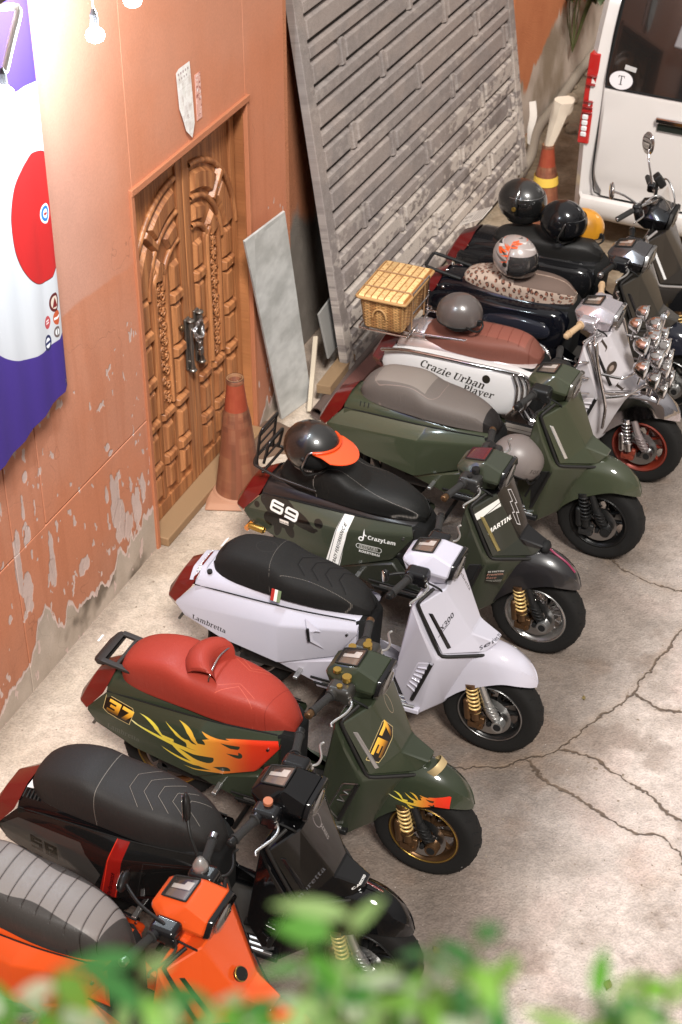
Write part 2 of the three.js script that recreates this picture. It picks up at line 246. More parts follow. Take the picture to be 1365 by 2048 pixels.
// ---------------------------------------------------------------- orange house wall with its carved double door
const WX = -4.205;
const house = thing('house', 'orange plastered house wall with peeling paint along the ground', 'house', [WX, 0, -7.7]);
const HZ = (z) => z + 7.7;
{
  const zA = -2.6, zB = -9.2, yT = 4.6; // texture window
  const U = (z) => (zA - z) / (zA - zB);
  const chips = [[-5.78, 0.95, 0.03, 0.055], [-5.82, 1.28, 0.02, 0.03], [-5.77, 1.12, 0.018, 0.07], [-5.69, 0.98, 0.02, 0.06], [-5.67, 0.8, 0.03, 0.18], [-5.72, 0.62, 0.045, 0.14], [-5.97, 0.72, 0.025, 0.16], [-5.96, 0.58, 0.035, 0.09], [-6.26, 0.42, 0.05, 0.06], [-6.63, 0.62, 0.05, 0.2], [-6.66, 0.45, 0.06, 0.14], [-6.55, 0.7, 0.025, 0.06], [-6.85, 0.43, 0.05, 0.16], [-6.93, 0.5, 0.03, 0.1], [-6.75, 0.36, 0.05, 0.1], [-6.6, 0.98, 0.025, 0.03], [-6.62, 0.93, 0.03, 0.02]];
  const H = new Float32Array(2048 * 1400);
  const paintC = [0.56, 0.205, 0.105];
  const map = dataTex(2048, 1400, (u, v) => {
    const z = zA + (zB - zA) * u, y = v * yT, k = Math.floor(v * 1400) * 2048 + Math.floor(u * 2048);
    const a = fbm(z * 1.4, y * 1.4, 5), b = fbm(z * 7, y * 5 + 3, 4), g = vn(z * 150, y * 150), st = fbm(z * 22, y * 1.6, 3);
    let c = mix3(paintC, [0.56, 0.235, 0.14], sst(0.3, 0.7, a)); c = mix3(c, [0.42, 0.13, 0.055], 0.22 * sst(0.5, 0.75, st) * sst(3.2, 1.2, y));
    // patched upper field with slanting edge; its paler pink includes painted bulb glow
    const pe = 1.93 + 0.05 * (z + 6.3) + 0.05 * (fbm(z * 5, 2, 3) - 0.5); c = mix3(c, [0.57, 0.29, 0.21], 0.85 * sst(pe - 0.012, pe + 0.012, y) * sst(-7.2, -6.4, z));
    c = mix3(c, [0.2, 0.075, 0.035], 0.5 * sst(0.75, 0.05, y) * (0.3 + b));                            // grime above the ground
    let h = 0.5 + 0.12 * b + 0.08 * g;
    const bare = mix3([0.50, 0.36, 0.31], [0.62, 0.47, 0.42], b), low = mix3([0.34, 0.27, 0.21], [0.50, 0.41, 0.34], b);
    // paint gone along the ground: ragged skyline
    const sky = 0.08 + 0.26 * Math.max(0, fbm(z * 1.6 + 5, 1, 4) - 0.35) + 0.24 * Math.exp(-(((z + 5.85) / 0.22) ** 2)) + 0.2 * (fbm(z * 13, 4, 3) - 0.45) + 0.12 * Math.exp(-(((z + 6.9) / 0.2) ** 2)) + 0.25 * sst(-8.45, -8.8, z) * fbm(z * 5, 7, 3);
    const rag = sky + 0.10 * (fbm(z * 16, y * 9, 3) - 0.5) - y, t = sst(0, 0.008, rag);
    c = mix3(c, mix3(low, [0.11, 0.08, 0.055], 0.9 * sst(0.52, 0.72, fbm(z * 4 + 20, y * 4, 4))), t); if (rag > 0 && rag < 0.03) { c = mix3(bare, [0.66, 0.52, 0.47], 0.6); }
    h -= 0.3 * t;
    for (const q of chips) { const dz = (z - q[0]) / q[2], dy = (y - q[1]) / q[3]; if (dz * dz + dy * dy < 5) { const d = dz * dz + dy * dy + 1.9 * (fbm(z * 30, y * 14, 3) - 0.5), s = 1 - sst(0.85, 1.0, d); c = mix3(c, bare, s); h -= 0.3 * s; } }
    const hl = Math.abs(fbm(z * 1.7 + 40, y * 1.3 + 7, 5) - 0.5); if (hl < 0.0013 && y < 2.1) { c = c.map((q) => q * 0.8); h -= 0.08; } const cr = fbm(z * 24 + 3, y * 12, 3); if (y < 1.6 && cr > 0.735 && b > 0.42) { c = bare; h -= 0.2; }
    return (H[k] = h, c.map((q) => q * (0.9 + 0.2 * g * 0.5 + 0.1 * b)));
  });
  const bump = dataTex(2048, 1400, (u, v) => { const h = H[Math.floor(v * 1400) * 2048 + Math.floor(u * 2048)]; return [h, h, h]; }, false);
  const wallM = new THREE.MeshStandardMaterial({ map, bumpMap: bump, bumpScale: 0.006, roughness: 0.72, side: THREE.DoubleSide });
  const P = [], rect = (za, zb, ya, yb, x0 = -0.1, x1 = 0, r = 0.004) => { const g = box((x0 + x1) / 2, (ya + yb) / 2, HZ((za + zb) / 2), x1 - x0, yb - ya, za - zb, r); P.push(g); };
  const gv = 0.0035;
  rect(-2.6, -5.645, -0.1, 0.897); rect(-5.653, -7.06, -0.1, 0.897); rect(-2.6, -5.645, 0.905, 4.6); rect(-5.653, -5.944, 0.9, 4.6); rect(-5.952, -7.06, 0.905, 4.6);
  rect(-7.061, -8.40, 2.262, 4.6); rect(-8.401, -8.93, -0.1, 4.6);
  rect(-2.6, -7.06, -0.1, 4.6, -0.24, -0.107); rect(-7.06, -8.4, 2.27, 4.6, -0.24, -0.11); rect(-8.4, -8.93, -0.1, 4.6, -0.24, -0.107);
  P.forEach((g) => planarUV(g, [0, 0, HZ(zA)], [0, 0, zB - zA], [0, yT, 0]));
  part('wall', P, wallM, house);
  // recess behind the leaning gate and the wall beyond it
  const M2 = new Float32Array(512 * 256);
  const map2 = dataTex(1024, 512, (u, v) => { const z = u * 8, y = v * 4; const b = fbm(z * 5, y * 4, 4), st = fbm(z * 2.4 + 0.3 * y, y * 1.6, 5); let c = mix3([0.5, 0.16, 0.06], [0.6, 0.22, 0.09], b);
    const sky = 0.42 + 0.7 * (fbm(z * 1.3 + 3, 2, 3) - 0.4) + 0.35 * (fbm(z * 6, 9, 3) - 0.5) + 0.16 * z; const t = sst(0, 0.06, sky + 0.25 * (fbm(z * 9, y * 3, 3) - 0.5) - y); const pl = mix3([0.3, 0.23, 0.16], [0.6, 0.5, 0.42], sst(0.3, 0.65, st)); return mix3(c, pl, t); });
  const farM = new THREE.MeshStandardMaterial({ map: map2, bumpMap: bumpRep(fineN, 10, 10), bumpScale: 0.006, roughness: 0.85, side: THREE.DoubleSide });
  const A = [box(-0.225, 2.25, HZ(-10.98), 0.1, 4.7, 4.3, 0.004), box(-0.09, 2.25, HZ(-8.96), 0.172, 4.7, 0.05, 0.004)]; A.forEach((g) => planarUV(g, [0, 0, HZ(-8.9)], [0, 0, -8], [0, 4, 0]));
  const map3 = dataTex(512, 512, (u, v) => { const z = u * 4.3, y = v * 4.7, b = fbm(z * 6, y * 5, 4); let c = mix3([0.45, 0.16, 0.07], [0.5, 0.2, 0.1], b); const t = sst(-0.05, 0.1, 1.0 + 0.5 * (fbm(z * 4, y * 2, 4) - 0.5) - y); c = mix3(c, mix3([0.14, 0.115, 0.095], [0.28, 0.245, 0.21], b), t); return c; });
  A.forEach((g) => planarUV(g, [0, 0, HZ(-8.9)], [0, 0, -4.3], [0, 4.7, 0]));
  part('recessed_wall', A, new THREE.MeshStandardMaterial({ map: map3, bumpMap: bumpRep(fineN, 8, 8), bumpScale: 0.005, roughness: 0.85, side: THREE.DoubleSide }), house);
  const B = [box(0.06, 2.25, HZ(-17.1), 0.1, 4.7, 8, 0.004), box(-0.09, 2.25, HZ(-13.06), 0.18, 4.7, 0.07, 0.004)]; B.forEach((g) => planarUV(g, [0, 0, HZ(-12.9)], [0, 0, -8], [0, 4, 0])); part('wall', B, farM, house);

  // door: frame, two leaves of framed and raised panels, carvings
  const wtex = dataTex(512, 1024, (u, v) => { const x = u * 8, y = v * 3; const g = fbm(x * 6 + 0.7 * fbm(x * 2, y * 2, 3), y * 0.9, 4), f = vn(u * 512, y * 9); return mix3([0.25, 0.09, 0.033], [0.44, 0.18, 0.068], sst(0.28, 0.72, g)).map((q) => q * (0.82 + 0.36 * f)); });
  const wood = new THREE.MeshStandardMaterial({ map: wtex, roughness: 0.42, bumpMap: bumpRep(fineN, 3, 3), bumpScale: 0.002, side: THREE.DoubleSide });
  const uvw = (g) => planarUV(g, [0, 0, 0], [0, 0, 0.8], [0, 2.4, 0]);
  const trimM = mat([0.5, 0.18, 0.085], 0.6, { bumpMap: bumpRep(fineN, 4, 4), bumpScale: 0.002 });
  const FR = [box(-0.006, 1.135, HZ(-7.046), 0.04, 2.31, 0.034, 0.005), box(-0.006, 1.135, HZ(-8.41), 0.036, 2.31, 0.03, 0.005), box(-0.004, 2.282, HZ(-7.73), 0.046, 0.04, 1.40, 0.005)];
  part('door_trim', FR, trimM, house);
  const jamb = [box(-0.075, 1.1, HZ(-7.068), 0.12, 2.3, 0.012, 0.003), box(-0.075, 1.1, HZ(-8.393), 0.12, 2.3, 0.012, 0.003), box(-0.075, 2.256, HZ(-7.73), 0.12, 0.012, 1.31, 0.003)];
  part('door_jamb', jamb.map(uvw), wood, house);
  part('door_sill', [box(-0.04, 0.03, HZ(-7.73), 0.2, 0.06, 1.32, 0.008)], mat([0.27, 0.16, 0.08], 0.7), house);
  const seam = -7.73, DX = -0.085, LW = 0.652;
  for (const dir of [1, -1]) { // +1: leaf nearer the camera, u runs from the seam outward
    const Z = (u) => HZ(seam) + dir * u;
    const base = [box(DX - 0.02, 1.155, Z(LW / 2 + 0.002), 0.036, 2.19, LW - 0.004, 0.003)];
    // leaf frame: stiles and rails standing proud of the panels' ground
    const fr = [], bar = (u0, u1, v0, v1, h = 0.014) => fr.push(box(DX + h / 2 - 0.004, (v0 + v1) / 2, Z((u0 + u1) / 2), h + 0.008, v1 - v0, u1 - u0, 0.005));
    bar(0.003, 0.075, 0.06, 2.25); bar(LW - 0.062, LW - 0.003, 0.06, 2.25); bar(0.076, LW - 0.063, 0.061, 0.16); bar(0.076, LW - 0.063, 2.17, 2.249);
    const prism = (pts, h, b, x0 = DX) => { // raised field: outline pts [u,v] with bevelled shoulders
      const c = pts.reduce((q, p) => [q[0] + p[0] / pts.length, q[1] + p[1] / pts.length], [0, 0]); const n = pts.length;
      const ins = pts.map((p, i) => { const a = pts[(i + n - 1) % n], d = pts[(i + 1) % n]; let e1 = [p[0] - a[0], p[1] - a[1]], e2 = [d[0] - p[0], d[1] - p[1]]; const l1 = Math.hypot(...e1), l2 = Math.hypot(...e2); e1 = [e1[0] / l1, e1[1] / l1]; e2 = [e2[0] / l2, e2[1] / l2]; const cr = Math.abs(e1[0] * e2[1] - e1[1] * e2[0]); if (cr < 0.12) { const s = Math.sign((c[0] - p[0]) * -e1[1] + (c[1] - p[1]) * e1[0]) || 1; return [p[0] - e1[1] * b * s, p[1] + e1[0] * b * s]; } return [p[0] + (e2[0] - e1[0]) * b / cr, p[1] + (e2[1] - e1[1]) * b / cr]; });
      const V = [...pts.map((p) => [x0, p[1], Z(p[0])]), ...ins.map((p) => [x0 + h, p[1], Z(p[0])])], F = [pts.map((_, i) => n + i)]; for (let i = 0; i < n; i++) { const j = (i + 1) % n; F.push([i, j, n + j, n + i]); }
      const cc = n > 8 ? null : F; if (cc) return poly(V, dir > 0 ? mirF(F) : F, 0.003, 0.4);
      const T = []; for (let i = 0; i < n; i++) { const j = (i + 1) % n; T.push(...V[i], ...V[j], ...V[n + j], ...V[i], ...V[n + j], ...V[n + i]); }
      const m = n / 2; for (let i = 0; i < m - 1; i++) { const a = V[n + i], b2 = V[n + i + 1], c2 = V[n + n - 2 - i], d2 = V[n + n - 1 - i]; T.push(...a, ...b2, ...c2, ...a, ...c2, ...d2); } return soup(T, 0.5);
    };
    const rectP = (u0, u1, v0, v1) => [[u0, v0], [u1, v0], [u1, v1], [u0, v1]];
    const pieces = [], rails = [];
    const stack = (u0, u1, vs) => { for (let i = 0; i < vs.length - 1; i++) { pieces.push(prism(rectP(u0 + 0.012, u1 - 0.012, vs[i] + 0.045, vs[i + 1] - 0.045), 0.026, 0.02)); } for (let i = 1; i < vs.length - 1; i++) rails.push(prism(rectP(u0 - 0.004, u1 + 0.004, vs[i] - 0.036, vs[i] + 0.036), 0.033, 0.014)); };
    stack(0.085, 0.205, [0.72, 1.05, 1.40, 1.66]); stack(0.445, 0.578, [0.72, 1.0, 1.30, 1.58]);
    // three columns of small fields at the foot
    for (const [u0, u1] of [[0.085, 0.215], [0.265, 0.395], [0.445, 0.575]]) { stack(u0, u1, [0.165, 0.42, 0.70]); rails.push(prism(rectP(u0 - 0.006, u1 + 0.006, 0.688, 0.745), 0.032, 0.012)); }
    bar(0.223, 0.257, 0.165, 1.6, 0.012); bar(0.403, 0.437, 0.165, 1.6, 0.012);
    // the arch over both leaves: two rings of fields split by a radial bar
    const AC = 1.50, arc = (r, a0, a1, n = 8) => Array.from({ length: n + 1 }, (_, i) => { const a = lerp(a0, a1, i / n); return [0.078 + r * 0.93 * Math.cos(a), AC + r * Math.sin(a)]; });
    const D = Math.PI / 180;
    for (const [r0, r1, a0, a1] of [[0.43, 0.555, 50, 86], [0.43, 0.555, 6, 42], [0.25, 0.355, 58, 85], [0.25, 0.355, 14, 40]]) { const o = arc(r1, a0 * D, a1 * D), i2 = arc(r0, a0 * D, a1 * D).reverse(); pieces.push(prism([...o, ...i2], 0.028, 0.018)); }
    rails.push(prism([arc(0.395, 42 * D, 44 * D, 1)[0], arc(0.60, 43 * D, 44 * D, 1)[0], arc(0.60, 49 * D, 50 * D, 1)[0], arc(0.395, 50 * D, 52 * D, 1)[0]], 0.034, 0.014));
    const path3 = (pts, x) => pts.map((p) => [x, p[1], Z(p[0])]);
    const mold = []; for (const r of [0.395, 0.598, 0.225]) mold.push(tube(path3(arc(r, 2 * D, 89 * D, 14), DX + 0.006), 0.018, 28, 8));
    // tall carved field: moulded rim with round head, scrolls inside
    const cu = 0.325, w = 0.072, rim = [[cu - w, 0.76], [cu - w, 1.55]]; for (let i = 1; i < 8; i++) { const a = Math.PI - i / 8 * Math.PI; rim.push([cu + w * Math.cos(a), 1.56 + w * 1.1 * Math.sin(a)]); } rim.push([cu + w, 1.55], [cu + w, 0.76]);
    mold.push(tube(path3(rim, DX + 0.01), 0.019, 60, 8, false, 0.1), tube(path3(rim.map(([u, v]) => [cu + (u - cu) * 1.32, v > 1.5 ? 1.5 + (v - 1.5) * 1.22 : v]), DX + 0.005), 0.012, 60, 6, false, 0.1));
    const leaf = part('door_leaf', base.map(uvw), wood, house);
    part('leaf_frame', fr.map(uvw), wood, leaf);
    pieces.forEach((g) => part('panel', uvw(g), wood, leaf)); rails.forEach((g) => part('rail', uvw(g), wood, leaf));
    part('moulding', mold.map(uvw), wood, leaf);
    const cv = [], r = rng(dir + 9);
    cv.push(box(DX + 0.002, 1.17, Z(cu), 0.008, 0.84, 0.115, 0.002));
    for (let i = 0; i < 17; i++) { const v = 0.80 + i * 0.048, s = i % 2 ? 1 : -1, R = 0.02 + 0.006 * r(); const t = new THREE.TorusGeometry(R, 0.0075, 6, 16, 4.6); t.rotateY(Math.PI / 2); t.rotateX((s > 0 ? 0 : Math.PI) + r()); t.translate(DX + 0.012, v, Z(cu + s * 0.02)); cv.push(t);
      for (let k = 0; k < 4; k++) { const a = r() * 6.3, l = ball([0, 0, 0], 0.014, 0.45, 0.38, 1, 8); l.rotateX(a); l.translate(DX + 0.012, v + 0.026 * (r() - 0.5) * 1.6, Z(cu + (r() - 0.5) * 0.085)); cv.push(l); } cv.push(ball([DX + 0.014, v + 0.012, Z(cu + s * 0.018)], 0.008)); }
    part('carving', cv.map(uvw), wood, leaf);
    // long antique pull with chain hooks
    const hu = 0.058, h = [], hx = DX + 0.045;
    h.push(box(DX + 0.02, 1.04, Z(hu), 0.016, 0.34, 0.055, 0.006), lathe([[0, 0], [0.012, 0], [0.018, 0.02], [0.012, 0.04], [0.01, 0.1], [0.016, 0.16], [0.01, 0.22], [0.012, 0.28], [0.019, 0.3], [0.012, 0.325], [0.004, 0.35], [0, 0.352]], [hx, 0.865, Z(hu)]), lathe([[0, 0], [0.02, 0.002], [0.026, 0.012], [0.012, 0.022], [0, 0.024]], [hx, 0.855, Z(hu)]), lathe([[0, 0], [0.024, 0.002], [0.024, 0.014], [0, 0.02]], [hx, 1.19, Z(hu)]), cyl([DX + 0.02, 0.92, Z(hu)], [hx, 0.92, Z(hu)], 0.008), cyl([DX + 0.02, 1.16, Z(hu)], [hx, 1.16, Z(hu)], 0.008));
    part('door_handle', h, mat([0.24, 0.215, 0.19], 0.3, { metalness: 0.85 }), leaf);
    if (dir > 0) part('door_knob', [lathe([[0, 0], [0.014, 0], [0.01, 0.02], [0.022, 0.03], [0.02, 0.045], [0, 0.05]], [DX + 0.01, 1.2, Z(0.16)], [1, 0, 0])], K.bronze, leaf);
  }
  const ch = [], r = rng(3); let pts = [[DX + 0.06, 1.14, HZ(seam) + 0.06], [DX + 0.07, 1.08, HZ(seam) + 0.02], [DX + 0.075, 1.06, HZ(seam) - 0.03], [DX + 0.06, 1.12, HZ(seam) - 0.06], [DX + 0.07, 1.17, HZ(seam) - 0.02], [DX + 0.075, 1.13, HZ(seam) + 0.07], [DX + 0.08, 1.03, HZ(seam) + 0.02]];
  const cvv = new THREE.CatmullRomCurve3(pts.map(V3)), n = 34; for (let i = 0; i < n; i++) { const p = cvv.getPoint(i / n), d = cvv.getTangent(i / n), t = new THREE.TorusGeometry(0.011, 0.0035, 6, 10); t.scale(1.3, 0.8, 1); t.rotateX(i % 2 ? 1.57 : 0); t.applyQuaternion(new THREE.Quaternion().setFromUnitVectors(new THREE.Vector3(1, 0, 0), d)); t.translate(p.x, p.y, p.z); ch.push(t); }
  const chain = thing('door_chain', 'bright steel chain with padlock looped through both door pulls', 'chain', [WX, 0, -7.7]); part('chain_links', ch, K.chrome, chain);
  part('padlock', [box(DX + 0.085, 0.985, HZ(seam) + 0.02, 0.02, 0.045, 0.04, 0.006)], K.steel, chain); part('shackle', [tube([[DX + 0.085, 1.0, HZ(seam) + 0.006], [DX + 0.085, 1.04, HZ(seam) + 0.006], [DX + 0.085, 1.05, HZ(seam) + 0.02], [DX + 0.085, 1.04, HZ(seam) + 0.034], [DX + 0.085, 1.0, HZ(seam) + 0.034]], 0.004, 16, 6)], K.chrome, chain);
}
// ---------------------------------------------------------------- grey panelled gate leaf leaning into the recess
{
  const gt = thing('gate', 'large grey worn panelled gate leaf leaning behind the wicker basket', 'gate', [-3.93, 0.004, -9.2]);
  gt.quaternion.setFromRotationMatrix(new THREE.Matrix4().makeBasis(new THREE.Vector3(0.01770839, 0, -0.99984319), new THREE.Vector3(-0.14829445, 0.98893976, -0.00262647), new THREE.Vector3(0.98878469, 0.1483177, 0.01751254)));
  const W = 3.66, HT = 2.9, p = 0.2825;
  const tex = (s) => dataTex(512, 512, (u, v) => { const x = u * 2, y = v * 2, wear = fbm(x * 3 + s, y * 9, 5), f = fbm(x * 22, y * 40 + s, 3), g = vn(u * 400, v * 400); let c = mix3([0.115, 0.098, 0.092], [0.175, 0.15, 0.142], f); c = mix3(c, [0.36, 0.30, 0.265], 0.55 * sst(0.42, 0.6, fbm(x * 5, y * 5 + s, 4))); const t = sst(0.50 - s * 0.004, 0.56, wear * 0.65 + f * 0.35); c = mix3(c, [0.45, 0.385, 0.33], 0.8 * t); return c.map((q) => q * (0.8 + 0.4 * g)); });
  const t0 = dataTex(1400, 1040, (u, v) => { const x = u * 3.66, y = v * 2.73, wear = fbm(x * 2.2, y * 7, 5), f = fbm(x * 20, y * 34, 4), g = vn(u * 900, v * 700), lo = sst(1.75, 0.5, y + 0.35 * (1 - x / 3.66)); let c = mix3([0.21, 0.178, 0.165], [0.295, 0.255, 0.238], f); c = mix3(c, [0.33, 0.27, 0.24], 0.5 * sst(0.45, 0.65, fbm(x * 3.1, y * 4, 4)) * (1 - 0.5 * lo)); c = mix3(c, [0.11, 0.09, 0.08], 0.5 * sst(0.55, 0.7, fbm(x * 4 + 9, y * 6 + 3, 4)) * lo); const t = sst(0.60 - 0.13 * lo, 0.66 - 0.13 * lo, wear * 0.55 + f * 0.45); c = mix3(c, [0.56, 0.49, 0.43], 0.8 * t * (0.15 + 0.85 * lo)); return c.map((q) => q * (0.82 + 0.36 * g)); }), t1 = t0; const M = [t0, t1].map((t) => new THREE.MeshStandardMaterial({ map: t, roughness: 0.6, bumpMap: t, bumpScale: 0.003, side: THREE.DoubleSide }));
  const uv = (g) => planarUV(g, [0, 0, 0], [3.66, 0, 0.02], [0, 2.73, 0.02]);
  part('back_sheet', uv(box(W / 2, HT / 2, 0.004, W - 0.02, HT - 0.02, 0.012, 0.002)), mat([0.03, 0.025, 0.022], 0.85), gt);  // near-black colour paints shade into the gaps between rails and panels
  const rEdge = (y) => W - 0.13 - 0.0 * y;
  part('frame', [box(0.055, HT / 2, 0.02, 0.11, HT, 0.06, 0.006), box(W - 0.055, HT / 2, 0.02, 0.11, HT, 0.06, 0.006), box(W / 2, HT - 0.05, 0.02, W - 0.222, 0.1, 0.06, 0.006)].map((g) => uv(g, 3)), M[0], gt);
  const wedge = (x0, x1, y0, y1, z0, h, b) => { const V = [[x0, y0, z0], [x1, y0, z0], [x1, y1, z0], [x0, y1, z0], [x0 + b, y0 + b, z0 + h], [x1 - b, y0 + b, z0 + h], [x1 - b, y1 - b, z0 + h], [x0 + b, y1 - b, z0 + h]]; return poly(V, [[4, 5, 6, 7], [0, 1, 5, 4], [1, 2, 6, 5], [2, 3, 7, 6], [3, 0, 4, 7]], 0.003, 0.4); };
  const r = rng(12); let i = 0;
  for (let k = 0; k < 14; k++) {
    const cy = 0.12 + p * k, y0 = cy - 0.079, y1 = cy + 0.079; if (y1 > HT - 0.1) break;
    if (k > 0) part('rail', uv(wedge(0.112, W - 0.112, y0 - 0.109, y0 - 0.017, 0.01, 0.038, 0.012), i++), M[k % 2], gt);
    let xs = (k % 2 ? [0.59, 1.72, 2.87] : [1.17, 2.31, 3.42]); const cuts = [0.112, ...xs, W - 0.112];
    for (let c = 0; c < cuts.length - 1; c++) { const a = cuts[c] + (c ? 0.042 : 0.012), b = cuts[c + 1] - (c < cuts.length - 2 ? 0.042 : 0.012); if (b - a > 0.06) part('panel', uv(wedge(a, b, y0, y1, 0.006, 0.036 + 0.006 * r(), 0.022), i++ + 0.3, 0.3), M[(i + k) % 2 && k < 5 ? 1 : k > 6 ? 0 : (i % 2)], gt); }
    xs.forEach((x) => part('stile', uv(wedge(x - 0.03, x + 0.03, y0 - 0.014, y1 + 0.014, 0.01, 0.034, 0.008), i++), M[0], gt));
  }
}
// ---------------------------------------------------------------- banner, lamps, paper, sticker
{
  const b = thing('banner', 'blue cloth banner with white ring and red centre hung on orange wall', 'banner', [WX + 0.03, 0, -6.20]);
  const W = 1.5, H = 2.1, y1 = 3.72; // spreads from its free edge at z = -6.26 towards the camera
  const tex = canvasTex(1024, 1400, (g, w, h) => { // u: 0 at the free right edge ... drawn mirrored so that it reads along -z
    const px = (zz, y) => [(1 - zz / W) * w, (y1 - y) / H * h], s = h / H;
    g.fillStyle = css([0.05, 0.022, 0.22]); g.fillRect(0, 0, w, h);
    const blob = (cx, cy, rx, ry, c) => { const [x, y] = px(cx, cy); g.fillStyle = c; g.beginPath(); g.ellipse(x, y, rx * w / W, ry * s, 0, 0, 7); g.fill(); };
    blob(0.12, 2.56, 0.62, 0.655, css([0.6, 0.605, 0.63])); blob(0.09, 2.57, 0.215, 0.325, css([0.5, 0.010, 0.010]));
    g.strokeStyle = '#40060a'; g.lineWidth = 2; { const [x, y] = px(0.09, 2.57); g.beginPath(); g.ellipse(x, y, 0.215 * w / W, 0.325 * s, 0, 0, 7); g.stroke(); }
    const badge = (zz, y, r, c, d) => { const [x, yy] = px(zz, y); g.save(); g.translate(x, yy); g.scale(0.75, 1); g.fillStyle = c; g.beginPath(); g.arc(0, 0, r * s, 0, 7); g.fill(); d && d(r * s); g.restore(); };
    badge(0.05, 2.58, 0.05, '#dfe4ea', (r) => { g.strokeStyle = '#2b6fb0'; g.lineWidth = r * 0.3; g.beginPath(); g.arc(0, 0, r * 0.62, 0, 7); g.stroke(); g.fillStyle = '#a33'; g.fillRect(-r * 0.3, -r * 0.1, r * 0.6, r * 0.25); });
    badge(0.055, 2.115, 0.05, '#5a1516', (r) => { g.fillStyle = '#d9c9b8'; g.beginPath(); g.arc(0, 0, r * 0.7, 0, 7); g.fill(); g.fillStyle = '#7a1a1a'; g.beginPath(); g.moveTo(-r * 0.5, r * 0.5); g.lineTo(0, -r * 0.5); g.lineTo(r * 0.5, r * 0.5); g.fill(); });
    badge(0.05, 2.03, 0.038, '#c1552f', (r) => { g.fillStyle = '#eee'; g.fillRect(-r * 0.8, -r * 0.15, r * 1.7, r * 0.35); }); badge(0.12, 2.035, 0.034, '#b7484c', (r) => { g.fillStyle = '#f0dada'; g.fillRect(-r * 0.5, -r * 0.4, r, r * 0.25); g.fillRect(-r * 0.5, 0, r, r * 0.25); });
    badge(0.06, 1.955, 0.03, '#6a5a58', (r) => { g.fillStyle = '#eee'; g.beginPath(); g.arc(0, 0, r * 0.6, 0, 7); g.fill(); g.fillStyle = '#555'; g.fillRect(-r * 0.1, -r * 0.6, r * 0.2, r * 1.2); });
    badge(0.135, 1.93, 0.042, '#1f2550', (r) => { g.fillStyle = '#e9e9ee'; g.beginPath(); g.arc(0, 0, r * 0.66, 0, 7); g.fill(); g.fillStyle = '#20285a'; g.fillRect(-r * 0.9, -r * 0.16, r * 1.8, r * 0.32); });
  });
  const R = [], n = 30, m = 40; for (let i = 0; i <= n; i++) { const row = []; for (let j = 0; j <= m; j++) { const zz = i / n * W, t = j / m, yb = 1.615 - 0.02 * zz - 0.10 * Math.sin(Math.min(1, zz / 0.8) * 1.57) * 0.6, y = lerp(yb, y1, t); const fold = 0.016 * Math.sin(zz * 11 + 1.2 * t) * (0.4 + 0.6 * t) + 0.012 * Math.exp(-(((zz - 0.06) / 0.02) ** 2)) + 0.03 * (1 - t) * sst(0, 0.5, zz) + 0.006 * Math.sin(zz * 31 + 4 * t); row.push([0.012 + Math.max(0, fold + 0.012), y, zz + 0.0 * t]); } R.push(row); }
  const g = loft(R, { closed: false, cap: false, crease: 2 }); planarUV(g, [0, y1 - H, W], [0, 0, -W], [0, H, 0]);
  part('cloth', g, new THREE.MeshPhysicalMaterial({ map: tex, roughness: 0.75, side: THREE.DoubleSide, sheen: 0.2 }), b);
  part('eyelet', [rot(new THREE.TorusGeometry(0.012, 0.004, 6, 14), 'y', Math.PI / 2).translate(0.03, 1.655, 0.03)], K.steel, b);

  const bulbs = [['hanging bare bulb on a cord in front of the orange wall', [-3.6, 3.612, -5.852], 1.0], ['bare bulb at the top edge, right of the other hanging bulb', [-3.6, 3.655, -6.171], 1.0], ['bare bulb at the lower end of the white bent pipe', [-3.8, 3.475, -5.46], 0.5]];
  const glow = new THREE.MeshStandardMaterial({ color: 0xffffff, emissive: new THREE.Color(0.93, 0.97, 1), emissiveIntensity: 9 });
  bulbs.forEach(([label, p, k], i) => {
    const t = thing('light_bulb', label, 'light bulb', p, 0);
    part('glass_bulb', [lathe([[0, -0.036], [0.016, -0.033], [0.034, -0.022], [0.04, -0.004], [0.034, 0.014], [0.018, 0.03], [0.014, 0.042]], [0, 0, 0])], glow, t);
    part('socket', [cyl([0, 0.04, 0], [0, 0.085, 0], 0.017, 0.015), cyl([0, 0.085, 0], [0, 0.105, 0], 0.015, 0.007)], mat([0.09, 0.085, 0.09], 0.5), t);
    if (i < 2) part('cord', [tube([[0, 0.1, 0], [0.004, 0.3, 0.006], [-0.004, 0.7, 0.01]], 0.0035, 12, 6), ...(i ? [] : [tube([[0, 0.1, 0], [0.014, 0.3, 0.01], [0.02, 0.7, 0.02]], 0.003, 12, 6)])], K.white, t);
    else part('bent_pipe', capTube([[0, 0.09, -0.02], [0, 0.2, -0.10], [0.0, 0.27, -0.155], [-0.01, 0.295, -0.16], [-0.05, 0.30, -0.13], [-0.12, 0.30, -0.07]], 0.016, 30, 10), mat([0.75, 0.74, 0.7], 0.4), t);
    const l = new THREE.PointLight(new THREE.Color(0.8, 0.92, 1), 2.2 * k, 0, 2); l.castShadow = true; l.shadow.radius = 2; t.add(l);
  });
  // dark canopy corner at the top left
  const cn = thing('awning', 'black awning corner with white cord at the top left edge', 'awning', [-3.75, 3.93, -5.2]);
  part('cloth', loft([[[0.0, -0.06, -0.42], [0.02, -0.06, 0.6]], [[0.1, 0.03, -0.36], [0.12, 0.04, 0.6]], [[0.24, 0.08, -0.34], [0.3, 0.09, 0.6]]], { closed: false, cap: false, su: 3, crease: 2 }), K.matt, cn);
  part('cord', [tube([[0.0, -0.065, -0.42], [0.0, -0.068, -0.1], [0.0, -0.065, 0.3], [0, -0.065, 0.6]], 0.006, 20, 6)], K.white, cn);

